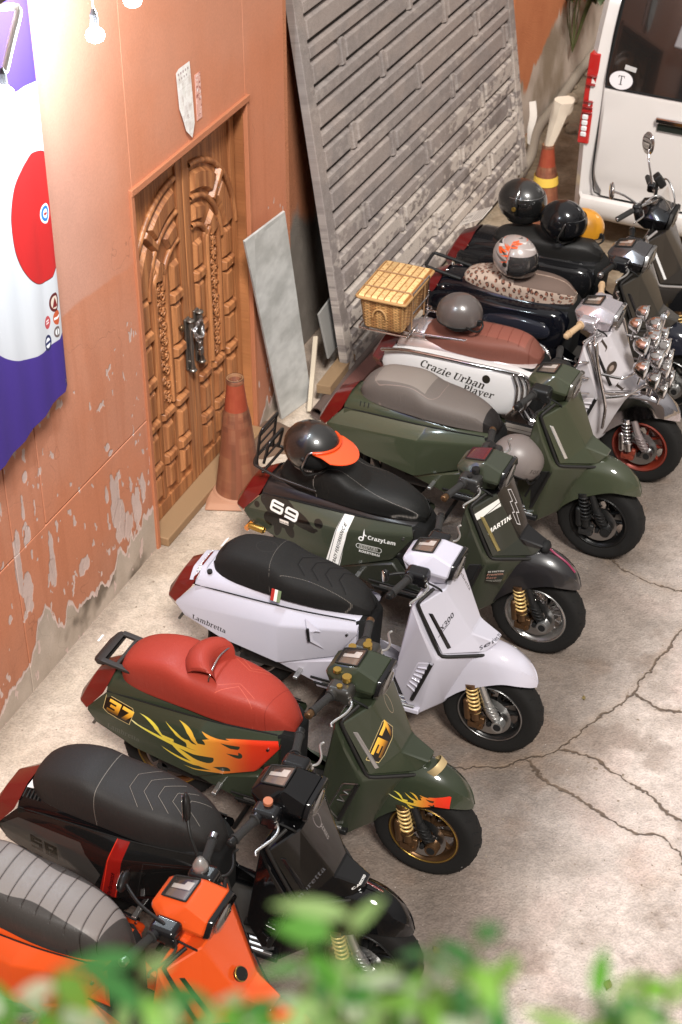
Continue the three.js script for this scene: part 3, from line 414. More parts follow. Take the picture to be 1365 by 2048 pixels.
  const paper = canvasTex(128, 448, (g2, w, h) => { g2.fillStyle = '#e9e4df'; g2.fillRect(0, 0, w, h); const r = rng(4); for (let i = 0; i < 300; i++) { g2.fillStyle = `rgba(150,130,120,${r() * 0.12})`; g2.fillRect(r() * w, r() * h, r() * 26, r() * 60); } g2.fillStyle = 'rgba(120,90,90,.55)'; for (let k = 0; k < 5; k++) g2.fillRect(14 + k * 20, 30, 10, 14); for (let k = 0; k < 4; k++) g2.fillRect(20 + k * 20, 62, 8, 12); g2.strokeStyle = 'rgba(120,90,90,.4)'; g2.strokeRect(20, 90, 80, 40); g2.font = '30px serif'; g2.fillText('R', 60, 320); });
  { const o = [[0, 0.40], [0.03, 0.415], [0.155, 0.415], [0.165, 0.20], [0.16, 0.07], [0.118, 0.0], [0.06, 0.06], [0.035, 0.14], [0.01, 0.2]]; const V = o.map(([u, v]) => [0.006 + 0.014 * (1 - v / 0.4) ** 2, v, -u]); const T = []; for (let i = 1; i < V.length - 1; i++) T.push(...V[0], ...V[i], ...V[i + 1]); const g2 = soup(T, 2); planarUV(g2, [0, 0, 0], [0, 0, -0.17], [0, 0.42, 0]); g2.translate(WX + 0.002, 2.325, -7.588);
    solo('paper_notice', 'torn white paper notice curling off the wall above the door', 'paper', [g2, g2.clone().translate(-0.0008, 0, 0)], new THREE.MeshStandardMaterial({ map: paper, roughness: 0.9, side: THREE.DoubleSide })); }
  const sk = canvasTex(64, 256, (g2, w, h) => { g2.fillStyle = '#d9a596'; g2.fillRect(0, 0, w, h); const r = rng(8); for (let i = 0; i < 60; i++) { g2.fillStyle = r() > 0.5 ? 'rgba(240,225,220,.7)' : 'rgba(120,50,45,.5)'; g2.fillRect(r() * w, r() * h, r() * 22, r() * 16); } });
  { const g2 = box(0, 0, 0, 0.003, 0.26, 0.062, 0.001); planarUV(g2, [0, -0.13, 0.031], [0, 0, -0.062], [0, 0.26, 0]); g2.translate(WX + 0.003, 2.51, -7.832); solo('sticker', 'scraped narrow sticker remnant right of the torn paper notice', 'sticker', g2, new THREE.MeshStandardMaterial({ map: sk, roughness: 0.8 })); }
}
// ---------------------------------------------------------------- things leaning by the wall, cones, hose, rods
{
  const bt = dataTex(256, 512, (u, v) => { const b = fbm(u * 3, v * 9, 5), g = fbm(u * 14, v * 40, 3); return mix3([0.42, 0.42, 0.40], [0.56, 0.56, 0.54], sst(0.3, 0.7, b)).map((q) => q * (0.85 + 0.3 * g)); });
  const V = [[-4.115, 0.004, -8.60], [-4.045, 0.004, -8.92], [-4.10, 1.47, -8.68], [-4.13, 1.49, -8.181]];
  const Bt = V.map(([x, y, z]) => [x - 0.016, y, z - 0.008]); const F = [[3, 2, 1, 0], [4, 5, 6, 7], [0, 1, 5, 4], [1, 2, 6, 5], [2, 3, 7, 6], [3, 0, 4, 7]];
  const L2 = (a, b, t) => a.map((v, k) => lerp(v, b[k], t)), rowsB = Array.from({ length: 13 }, (_, i) => { const t = i / 12, a = L2(V[0], V[3], t), b = L2(V[1], V[2], t), c = L2(Bt[1], Bt[2], t), d = L2(Bt[0], Bt[3], t); return [a, L2(a, b, 0.33), L2(a, b, 0.66), b, c, L2(c, d, 0.5), d]; }); const g = loft(rowsB, { crease: 0.6 }); planarUV(g, [-4.1, 0, -8.3], [0, 0, -0.7], [0, 1.45, 0]);
  solo('leaning_board', 'tall pale grey board leaning on the wall right of the door', 'board', g, new THREE.MeshStandardMaterial({ map: bt, roughness: 0.7, bumpMap: bumpRep(fineN, 3, 6), bumpScale: 0.002, side: THREE.DoubleSide }));
  solo('sheet_offcut', 'small square grey sheet standing behind the foot of the gate', 'sheet', [rot(rot(box(0, 0.2, 0, 0.014, 0.36, 0.34, 0.003), 'z', 0.14), 'x', 0.12).translate(-4.06, 0.17, -9.32)], mat([0.27, 0.26, 0.245], 0.75));
  const wd = mat([0.30, 0.19, 0.1], 0.8, { bumpMap: bumpRep(fineN, 2, 2), bumpScale: 0.003 });
  const beam = (name, label, a, b, r, m) => solo(name, label, name === 'pipe' ? 'pipe' : 'timber', name === 'pipe' ? [lathe([[r, 0], [r, len(sub(b, a))], [r * 0.8, len(sub(b, a))], [r * 0.8, 0], [r, 0]], a, sub(b, a), 18)] : [(() => { const l = len(sub(b, a)); const q = new RoundedBoxGeometry(r * 2, l, r * 1.3, 2, 0.005); q.applyQuaternion(new THREE.Quaternion().setFromUnitVectors(new THREE.Vector3(0, 1, 0), V3(unit(sub(b, a))))); q.translate((a[0] + b[0]) / 2, (a[1] + b[1]) / 2, (a[2] + b[2]) / 2); return q; })()], m);
  beam('timber_rail', 'old timber rail lying along the foot of the gate', [-3.93, 0.13, -8.86], [-3.98, 0.09, -9.9], 0.05, wd);
  beam('timber_rail', 'reddish timber lying lowest beside the green scooter tail', [-3.85, 0.05, -8.75], [-3.78, 0.06, -9.8], 0.05, mat([0.13, 0.05, 0.04], 0.7));
  beam('timber_rail', 'thin pale batten leaning against the small grey sheet', [-3.97, 0.03, -8.72], [-4.1, 0.36, -9.12], 0.016, mat([0.5, 0.42, 0.32], 0.8));
  beam('pipe', 'dark open pipe end lying beside the reddish timber', [-3.9, 0.055, -8.68], [-3.9, 0.055, -9.8], 0.045, mat([0.09, 0.06, 0.05], 0.6));
  solo('dirt_heap', 'low heap of dirt in the corner behind the traffic cone', 'dirt', [(() => { const q = new THREE.SphereGeometry(0.22, 24, 10, 0, 6.3, 0, 1.57); const p = q.attributes.position; for (let i = 0; i < p.count; i++) { const k = 0.7 + 0.6 * fbm(p.getX(i) * 9 + 5, p.getZ(i) * 9, 3); p.setXYZ(i, p.getX(i) * k, p.getY(i) * 0.22 * k, p.getZ(i) * k); } q.computeVertexNormals(); q.translate(-4.1, 0, -8.36); return q; })()], mat([0.14, 0.085, 0.055], 0.95));
  const coneTex = canvasTex(256, 512, (g2, w, h) => { g2.fillStyle = '#7f4a34'; g2.fillRect(0, 0, w, h); const r = rng(6); for (let i = 0; i < 500; i++) { g2.fillStyle = `rgba(${r() > 0.5 ? '190,140,105' : '60,35,25'},${0.17 * r()})`; g2.fillRect(r() * w, r() * h, 4 + r() * 40, 10 + r() * 60); } g2.fillStyle = 'rgba(160,55,32,.6)'; g2.fillRect(0, 190, w, 70); g2.fillStyle = 'rgba(160,120,85,.7)'; g2.fillRect(0, 70, w, 60); g2.fillStyle = 'rgba(50,28,20,.8)'; g2.fillRect(0, 124, w, 12); });
  const cone = (name, label, x, z, h, r0, turn) => { const t = thing(name, label, 'traffic cone', [x, 0, z], turn);
    part('cone', [lathe([[r0, 0.045], [r0 * 0.97, 0.06], [r0 * 0.74, h * 0.38], [r0 * 0.6, h * 0.62], [r0 * 0.6, h * 0.635], [r0 * 0.5, h * 0.74], [r0 * 0.47, h * 0.752], [r0 * 0.34, h * 0.955], [r0 * 0.36, h * 0.965], [r0 * 0.35, h], [r0 * 0.27, h], [r0 * 0.27, h - 0.05], [r0 * 0.1, h - 0.07]], [0, 0, 0], [0, 1, 0], 36)], new THREE.MeshStandardMaterial({ map: coneTex, roughness: 0.55, side: THREE.DoubleSide }), t);
    part('base', [lathe([[r0 * 1.12, 0.03], [r0 * 1.1, 0.05], [r0 * 0.98, 0.055]], [0, 0, 0]), poly([[-0.2, 0.004, -0.2], [0.2, 0.004, -0.2], [0.2, 0.004, 0.2], [-0.2, 0.004, 0.2], [-0.17, 0.045, -0.17], [0.17, 0.045, -0.17], [0.17, 0.045, 0.17], [-0.17, 0.045, 0.17]], [[0, 1, 2, 3], [7, 6, 5, 4], [1, 0, 4, 5], [2, 1, 5, 6], [3, 2, 6, 7], [0, 3, 7, 4]], 0.01)], mat([0.40, 0.2, 0.12], 0.7), t); return t; };
  cone('traffic_cone', 'faded orange traffic cone standing before the carved wooden door', -4.0, -7.73, 0.84, 0.15, 0.35);
  const c2 = cone('traffic_cone', 'orange traffic cone with yellow band behind the black helmets', -3.42, -12.02, 0.68, 0.14, 0.2);
  part('yellow_band', [lathe([[0.098, 0.36], [0.1, 0.36], [0.092, 0.43], [0.09, 0.43], [0.098, 0.36]], [0, 0, 0])], mat([0.75, 0.5, 0.08], 0.5), c2);
  solo('plastic_tube', 'crumpled white plastic roll stuck into the far cone top', 'plastic', [(() => { const q = loft([0, 0.3, 0.6, 0.8, 1].map((t, i) => { const R2 = []; for (let k = 0; k < 12; k++) { const a = k / 12 * 6.283, rr = lerp(0.035, 0.085, t) * (0.85 + 0.3 * vn(k * 1.7, i * 2.3)); R2.push([t * 0.09 + rr * Math.cos(a), t * 0.38, -t * 0.05 + rr * Math.sin(a)]); } return R2; }), { su: 3, crease: 0.5 }); q.translate(-3.42, 0.655, -12.02); return q; })()], mat([0.72, 0.62, 0.5], 0.5));
  solo('hose', 'grey corrugated hose running along the far wall foot', 'hose', capTube([[-3.86, 0.04, -12.75], [-3.88, 0.05, -13.1], [-4.0, 0.05, -13.7], [-4.02, 0.05, -14.4], [-4.05, 0.06, -15.2], [-4.02, 0.1, -16.2], [-4.0, 0.1, -17.2]], 0.045, 60, 12), mat([0.33, 0.28, 0.225], 0.7));
  solo('bamboo_rod', 'pale thin rod lying on the dirt beside the white van', 'rod', [cyl([-3.2, 0.03, -12.3], [-3.15, 0.03, -14.2], 0.012, 0.012, 8)], mat([0.6, 0.5, 0.36], 0.6));
  solo('white_rag', 'torn white rag hanging on the right edge of the gate', 'rag', [loft([[[0, 0, 0], [0.05, 0.01, -0.02]], [[0.015, -0.12, 0.01], [0.07, -0.13, -0.015]], [[0, -0.24, 0], [0.045, -0.26, 0.01]], [[0.01, -0.36, 0], [0.03, -0.37, 0]]], { closed: false, cap: false, su: 3, crease: 2 }).translate(-3.86, 0.62, -12.9)], mat([0.72, 0.66, 0.6], 0.8));
}
// ---------------------------------------------------------------- scooters
// local frame: x forward, y up, z to the scooter's right; origin on the ground under the front axle
const sym = (V, right, mid = []) => { const n = V.length; return [[...V, ...mirV(V)], [...right, ...right.map((f) => [...f].reverse().map((i) => i + n)), ...mid(n)]]; };
const FONT = (px, s = 'sans-serif', w = 'bold') => `${w} ${px}px ${s}`;
function text(g, str, x, y, px, fill, { rot: a = 0, skew = 0, font = 'sans-serif', w = 'bold', sx = 1, stroke, lw = 2, align = 'left' } = {}) { g.save(); g.translate(x, y); g.rotate(a); g.transform(sx, 0, skew, 1, 0, 0); g.font = FONT(px, font, w); g.textAlign = align; if (stroke) { g.strokeStyle = stroke; g.lineWidth = lw; g.lineJoin = 'round'; g.strokeText(str, 0, 0); } g.fillStyle = fill; g.fillText(str, 0, 0); g.restore(); }
function grain(g, w, h, seed, n, a) { const r = rng(seed); for (let i = 0; i < n; i++) { g.fillStyle = r() > 0.5 ? `rgba(255,255,255,${a * r()})` : `rgba(0,0,0,${a * 1.5 * r()})`; g.fillRect(r() * w, r() * h, 1 + r() * 2, 1 + r() * 2); } }
// panel canvas: 1 px = 1 mm, x from -1.80 m, y from 0.70 m down
const PX = (x) => (x + 1.8) * 1000, PY = (y) => (0.7 - y) * 1000;
const panelTex = (base, draw) => canvasTex(1200, 400, (g, w, h) => { g.fillStyle = css(base); g.fillRect(0, 0, w, h); grain(g, w, h, 3, 5000, 0.025); draw && draw(g); });
const flameSet = [[[0.0, 0.36], [0.28, 0.62], [0.62, 0.50], 0.13], [[0.10, 0.22], [0.20, 0.22], [0.27, 0.46], 0.06], [[0.29, 0.16], [0.46, 0.48], [0.68, 0.36], 0.11], [[0.37, 0.10], [0.47, 0.13], [0.52, 0.34], 0.06], [[0.53, 0.12], [0.64, 0.24], [0.82, 0.16], 0.12], [[0.25, 0.70], [0.44, 0.93], [0.68, 0.66], 0.12], [[0.40, 0.93], [0.54, 0.93], [0.74, 0.82], 0.09]];
function flames(g, x, y, w, h, hot = 0.72, cut = false, dark = css([0.028, 0.035, 0.021])) { // long tapering tongues that run back from a hot front; box x, y, w, h
  const gr = g.createLinearGradient(x, 0, x + w, 0); gr.addColorStop(0, '#dcdac8'); gr.addColorStop(0.16, '#d6c94a'); gr.addColorStop(0.42, '#cfae3e'); gr.addColorStop(hot - 0.02, '#d2702e'); gr.addColorStop(Math.min(0.98, hot + 0.12), '#cf3a1e'); gr.addColorStop(1, '#c92a18');
  g.save(); g.fillStyle = gr; const P = (p) => [x + p[0] * w, y + p[1] * h];
  g.beginPath(); g.moveTo(...P([1.02, 0.02])); g.bezierCurveTo(...P([0.8, 0.12]), ...P([0.7, 0.1]), ...P([0.55, 0.22])); g.bezierCurveTo(...P([0.4, 0.34]), ...P([0.34, 0.4]), ...P([0.32, 0.52])); g.bezierCurveTo(...P([0.36, 0.68]), ...P([0.42, 0.74]), ...P([0.52, 0.84])); g.bezierCurveTo(...P([0.7, 0.95]), ...P([0.9, 0.96]), ...P([1.02, 0.98])); g.closePath(); g.fill();
  g.globalCompositeOperation = cut ? 'destination-out' : 'source-over'; g.fillStyle = cut ? '#000' : dark;
  for (const [cx, cy, R, up] of [[0.40, 0.44, 0.105, -0.16], [0.56, 0.60, 0.12, -0.02], [0.53, 0.30, 0.085, -0.14], [0.74, 0.24, 0.075, -0.06], [0.68, 0.79, 0.06, 0.0], [0.76, 0.42, 0.06, -0.02]]) { const q = R * h / w; g.beginPath(); g.moveTo(...P([cx, cy - R])); g.bezierCurveTo(...P([cx + q * 1.5, cy - R]), ...P([cx + q * 1.5, cy + R]), ...P([cx, cy + R])); g.bezierCurveTo(...P([cx - q * 1.6, cy + R]), ...P([cx - q * 3.2, cy + up * 0.4]), ...P([cx - q * 6.2, cy + up * 1.7 - 0.05])); g.bezierCurveTo(...P([cx - q * 3, cy + up - R * 0.9]), ...P([cx - q * 1.6, cy - R]), ...P([cx, cy - R])); g.fill(); }
  g.globalCompositeOperation = 'source-over'; g.fillStyle = gr;
  for (const [a, c, b, t] of flameSet) { const k = t * 0.5; g.beginPath(); g.moveTo(...P(a)); g.quadraticCurveTo(...P([c[0] + 0.03, c[1] - k * 0.45]), ...P([b[0], b[1] - k])); g.lineTo(...P([b[0] + 0.08, b[1] - k])); g.lineTo(...P([b[0] + 0.08, b[1] + k])); g.lineTo(...P([b[0], b[1] + k])); g.quadraticCurveTo(...P([c[0] - 0.03, c[1] + k * 0.55]), ...P(a)); g.fill(); }
  g.restore();
}
function num37(g, x, y, s, a = 0) { g.save(); g.translate(x, y); g.rotate(a); g.scale(s, s); g.fillStyle = '#14100b'; g.strokeStyle = '#c9b27a'; g.lineWidth = 2; g.beginPath(); g.moveTo(-8, -8); g.lineTo(92, -8); g.lineTo(98, 4); g.lineTo(86, 52); g.lineTo(6, 50); g.lineTo(-14, 42); g.closePath(); g.fill(); g.stroke(); const gr = g.createLinearGradient(0, 0, 0, 46); gr.addColorStop(0, '#f2c24e'); gr.addColorStop(0.55, '#c98a24'); gr.addColorStop(1, '#3a2410'); g.transform(1, 0, -0.25, 1, 8, 0);
  const pts = (p) => { g.beginPath(); p.forEach((q, i) => i ? g.lineTo(q[0], q[1]) : g.moveTo(q[0], q[1])); g.closePath(); g.fillStyle = gr; g.fill(); }; pts([[0, 0], [44, 0], [44, 44], [0, 44], [0, 33], [28, 33], [28, 27], [8, 27], [8, 17], [28, 17], [28, 11], [0, 11]]); pts([[50, 0], [92, 0], [92, 16], [74, 44], [56, 44], [76, 12], [50, 12]]); g.restore(); }

const SX0 = -1.56, SXW = 0.96; // seat texture window in x; z from -0.2 to 0.2
const seatPX = (x) => (x - SX0) / SXW * 960, seatPZ = (z) => (0.2 - z) / 0.4 * 400;
const chevron = (g, x, zc, wd, dx) => { g.beginPath(); g.moveTo(seatPX(x + dx), seatPZ(zc + wd)); g.lineTo(seatPX(x), seatPZ(zc + wd * 0.35)); g.lineTo(seatPX(x), seatPZ(zc - wd * 0.35)); g.lineTo(seatPX(x + dx), seatPZ(zc - wd)); g.stroke(); };
function seatMat(kind) {
  const base = { black: [0.010, 0.0095, 0.009], grey: [0.125, 0.105, 0.094], red: [0.32, 0.038, 0.024], brown: [0.165, 0.06, 0.042], chev: [0.021, 0.0195, 0.0185], suede: [0.012, 0.0115, 0.011], ribbed: [0.05, 0.045, 0.042], leopard: [0.4, 0.31, 0.25], plain: [0.015, 0.0145, 0.014] }[kind];
  const map = canvasTex(960, 400, (g, w, h) => {
    g.fillStyle = css(base); g.fillRect(0, 0, w, h); grain(g, w, h, 8, 9000, 0.035);
    const L = (c, lw) => { g.strokeStyle = c; g.lineWidth = lw; g.lineJoin = 'round'; };
    if (kind === 'chev') { L('rgba(150,142,132,.75)', 2.4); for (let i = 0; i < 5; i++) chevron(g, -1.08 + i * 0.065, 0, 0.115 - i * 0.014, 0.075); g.beginPath(); g.moveTo(seatPX(-1.2), 0); g.lineTo(seatPX(-1.2), 400); g.stroke(); }
    if (kind === 'suede') { L('rgba(150,140,130,.75)', 2); g.setLineDash([5, 3]); g.beginPath(); g.moveTo(seatPX(-1.17), seatPZ(0.16)); g.bezierCurveTo(seatPX(-1.2), seatPZ(0.08), seatPX(-1.2), seatPZ(-0.08), seatPX(-1.17), seatPZ(-0.16)); g.stroke(); g.beginPath(); g.moveTo(seatPX(-1.12), seatPZ(0.13)); g.bezierCurveTo(seatPX(-1.0), seatPZ(0.07), seatPX(-0.9), seatPZ(0.12), seatPX(-0.7), seatPZ(0.08)); g.stroke(); g.setLineDash([]); L('rgba(0,0,0,.75)', 5); for (let i = 0; i < 4; i++) chevron(g, -1.07 + i * 0.075, -0.01, 0.085, 0.06); L('rgba(90,85,80,.4)', 1.5); g.beginPath(); g.ellipse(seatPX(-1.25), seatPZ(0), 55, 46, 0, 0, 7); g.stroke(); }
    if (kind === 'black') { L('rgba(165,158,150,.8)', 2); g.setLineDash([5, 2.5]); for (const s of [1, -1]) { g.beginPath(); g.moveTo(seatPX(-1.36), seatPZ(s * 0.14)); g.bezierCurveTo(seatPX(-1.22), seatPZ(s * 0.135), seatPX(-1.2), seatPZ(s * 0.05), seatPX(-1.05), seatPZ(s * 0.085)); g.bezierCurveTo(seatPX(-0.95), seatPZ(s * 0.12), seatPX(-0.85), seatPZ(s * 0.13), seatPX(-0.68), seatPZ(s * 0.06)); g.stroke(); } }
    if (kind === 'grey') { g.fillStyle = css([0.2, 0.17, 0.15]); g.fillRect(seatPX(-1.42), seatPZ(0.1), seatPX(-1.1) - seatPX(-1.42), 200); L('rgba(150,130,120,.7)', 2); g.beginPath(); g.roundRect(seatPX(-1.43), seatPZ(0.115), seatPX(-1.02) - seatPX(-1.43), 230, 60); g.stroke(); g.fillStyle = 'rgba(20,18,17,.8)'; g.fillRect(seatPX(-0.74), 0, 200, 400); }
    if (kind === 'red') { L('rgba(230,130,100,.55)', 1.6); for (const a of [0.1, 0.135]) { g.beginPath(); g.moveTo(seatPX(-1.02), seatPZ(a)); g.lineTo(seatPX(-0.93), seatPZ(a * 0.5)); g.lineTo(seatPX(-0.84), seatPZ(a * 0.9)); g.stroke(); g.beginPath(); g.moveTo(seatPX(-1.02), seatPZ(-a)); g.lineTo(seatPX(-0.93), seatPZ(-a * 0.5)); g.lineTo(seatPX(-0.84), seatPZ(-a * 0.9)); g.stroke(); } L('rgba(80,10,8,.6)', 1.5); g.beginPath(); g.moveTo(0, seatPZ(-0.115)); g.lineTo(960, seatPZ(-0.115)); g.moveTo(seatPX(-0.8), 0); g.lineTo(seatPX(-0.72), 400); g.stroke(); }
    if (kind === 'brown') { L('rgba(90,30,20,.7)', 1.6); for (let i = 0; i < 6; i++) { g.beginPath(); g.moveTo(seatPX(-1.1 + i * 0.07), seatPZ(0.09)); g.lineTo(seatPX(-1.12 + i * 0.07), seatPZ(-0.09)); g.stroke(); } g.fillStyle = 'rgba(170,95,78,.28)'; g.fillRect(seatPX(-1.2), seatPZ(0.08), 420, 160); }
    if (kind === 'ribbed') { g.fillStyle = css([0.2, 0.18, 0.17]); g.beginPath(); g.moveTo(seatPX(-1.46), seatPZ(0)); g.bezierCurveTo(seatPX(-1.45), seatPZ(0.13), seatPX(-1.2), seatPZ(0.13), seatPX(-1.1), seatPZ(0.1)); g.bezierCurveTo(seatPX(-1.0), seatPZ(0.07), seatPX(-0.95), seatPZ(0.12), seatPX(-0.75), seatPZ(0.09)); g.lineTo(seatPX(-0.72), seatPZ(-0.09)); g.bezierCurveTo(seatPX(-0.95), seatPZ(-0.12), seatPX(-1.0), seatPZ(-0.07), seatPX(-1.1), seatPZ(-0.1)); g.bezierCurveTo(seatPX(-1.2), seatPZ(-0.13), seatPX(-1.45), seatPZ(-0.13), seatPX(-1.46), seatPZ(0)); g.fill(); L('rgba(25,20,18,.9)', 3); for (let i = 0; i < 11; i++) { g.beginPath(); g.moveTo(seatPX(-1.4 + i * 0.065), seatPZ(0.12)); g.lineTo(seatPX(-1.41 + i * 0.065), seatPZ(-0.12)); g.stroke(); } }
    if (kind === 'leopard') { const r = rng(21), spots = []; g.save(); g.scale(1, 0.72); for (let i = 0; i < 2600; i++) { const x = r() * w, y = r() * h / 0.72, R = 11 + 6 * r(); if (spots.every((s) => Math.hypot(s[0] - x, s[1] - y) > (s[2] + R) * 1.05)) spots.push([x, y, R]); } for (const [x, y, R] of spots) { g.fillStyle = 'rgba(120,72,55,.85)'; g.beginPath(); g.arc(x, y, R * 0.6, 0, 7); g.fill(); g.strokeStyle = '#2a1712'; for (let k = 0; k < 3; k++) { const a = r() * 6.3; g.lineWidth = 4 + 2 * r(); g.beginPath(); g.ellipse(x, y, R * 0.85, R * (0.7 + 0.3 * r()), r(), a, a + 1.2 + r()); g.stroke(); } } g.restore(); g.fillStyle = css([0.13, 0.09, 0.075]); g.fillRect(seatPX(-1.08), 0, 600, 72); g.fillRect(seatPX(-1.08), h - 72, 600, 72); }
  });
  const bump = canvasTex(960, 400, (g, w, h) => { g.fillStyle = '#888'; g.fillRect(0, 0, w, h); const r = rng(4); for (let i = 0; i < 16000; i++) { const v = 110 + r() * 60 | 0; g.fillStyle = `rgb(${v},${v},${v})`; g.fillRect(r() * w, r() * h, 2, 2); } const L = (lw, c = '#222') => { g.strokeStyle = c; g.lineWidth = lw; };
    if (kind === 'chev') { L(5); for (let i = 0; i < 5; i++) chevron(g, -1.08 + i * 0.065, 0, 0.115 - i * 0.014, 0.075); }
    if (kind === 'suede') { g.filter = 'blur(3px)'; L(12); for (let i = 0; i < 4; i++) chevron(g, -1.07 + i * 0.075, -0.01, 0.085, 0.06); g.filter = 'none'; }
    if (kind === 'ribbed') { L(7); for (let i = 0; i < 11; i++) { g.beginPath(); g.moveTo(seatPX(-1.4 + i * 0.065), seatPZ(0.13)); g.lineTo(seatPX(-1.41 + i * 0.065), seatPZ(-0.13)); g.stroke(); } }
    if (kind === 'brown') { L(5); for (let i = 0; i < 6; i++) { g.beginPath(); g.moveTo(seatPX(-1.1 + i * 0.07), seatPZ(0.09)); g.lineTo(seatPX(-1.12 + i * 0.07), seatPZ(-0.09)); g.stroke(); } } }, false);
  return new THREE.MeshPhysicalMaterial({ map, bumpMap: bump, bumpScale: 0.006, specularIntensity: 0.5, roughness: { suede: 0.8, leopard: 0.85, ribbed: 0.42, red: 0.48, plain: 0.5 }[kind] ?? 0.58, sheen: kind === 'leopard' ? 0.3 : 0, side: THREE.DoubleSide });
}
const seatCache = {}; const SM = (k) => seatCache[k] ??= seatMat(k);
const seatForms = { // x, top, half width, bottom
  step: [[-1.535, 0.735, 0.05, 0.70], [-1.50, 0.80, 0.10, 0.695], [-1.41, 0.858, 0.135, 0.69], [-1.28, 0.872, 0.152, 0.685], [-1.17, 0.868, 0.162, 0.685], [-1.07, 0.828, 0.168, 0.682], [-0.93, 0.81, 0.155, 0.675], [-0.80, 0.785, 0.12, 0.665], [-0.71, 0.735, 0.085, 0.655], [-0.665, 0.67, 0.045, 0.645]],
  hump: [[-1.56, 0.745, 0.06, 0.70], [-1.52, 0.815, 0.12, 0.69], [-1.42, 0.865, 0.15, 0.68], [-1.28, 0.885, 0.165, 0.675], [-1.16, 0.86, 0.172, 0.67], [-1.05, 0.845, 0.175, 0.66], [-0.93, 0.83, 0.165, 0.65], [-0.80, 0.80, 0.135, 0.64], [-0.71, 0.74, 0.095, 0.62], [-0.66, 0.66, 0.05, 0.60]],
  saddle: [[-1.47, 0.72, 0.05, 0.665], [-1.42, 0.755, 0.10, 0.66], [-1.3, 0.775, 0.125, 0.655], [-1.15, 0.785, 0.132, 0.65], [-1.0, 0.79, 0.13, 0.65], [-0.86, 0.79, 0.11, 0.65], [-0.76, 0.765, 0.085, 0.65], [-0.69, 0.70, 0.045, 0.65]],
  low: [[-1.46, 0.70, 0.05, 0.665], [-1.42, 0.745, 0.11, 0.66], [-1.3, 0.775, 0.14, 0.655], [-1.15, 0.785, 0.15, 0.65], [-1.0, 0.785, 0.15, 0.65], [-0.86, 0.785, 0.13, 0.65], [-0.76, 0.765, 0.095, 0.65], [-0.69, 0.71, 0.05, 0.65]],
};
function seatGeo(form, k = 1) { const R = form.map(([x, t, w0, b]) => { const w = w0 * k; return ring(x, [[t, 0], [t - 0.005, w * 0.5], [t - 0.024, w * 0.86], [lerp(t, b, 0.5) + 0.012, w], [b + 0.012, w * 0.95], [b, w * 0.86], [b, 0]]); }); const g = loft(R, { su: 4, sv: 3, crease: 1.1 }); return planarUV(g, [SX0, 0, -0.2], [SXW, 0, 0], [0, 0, 0.4]); }

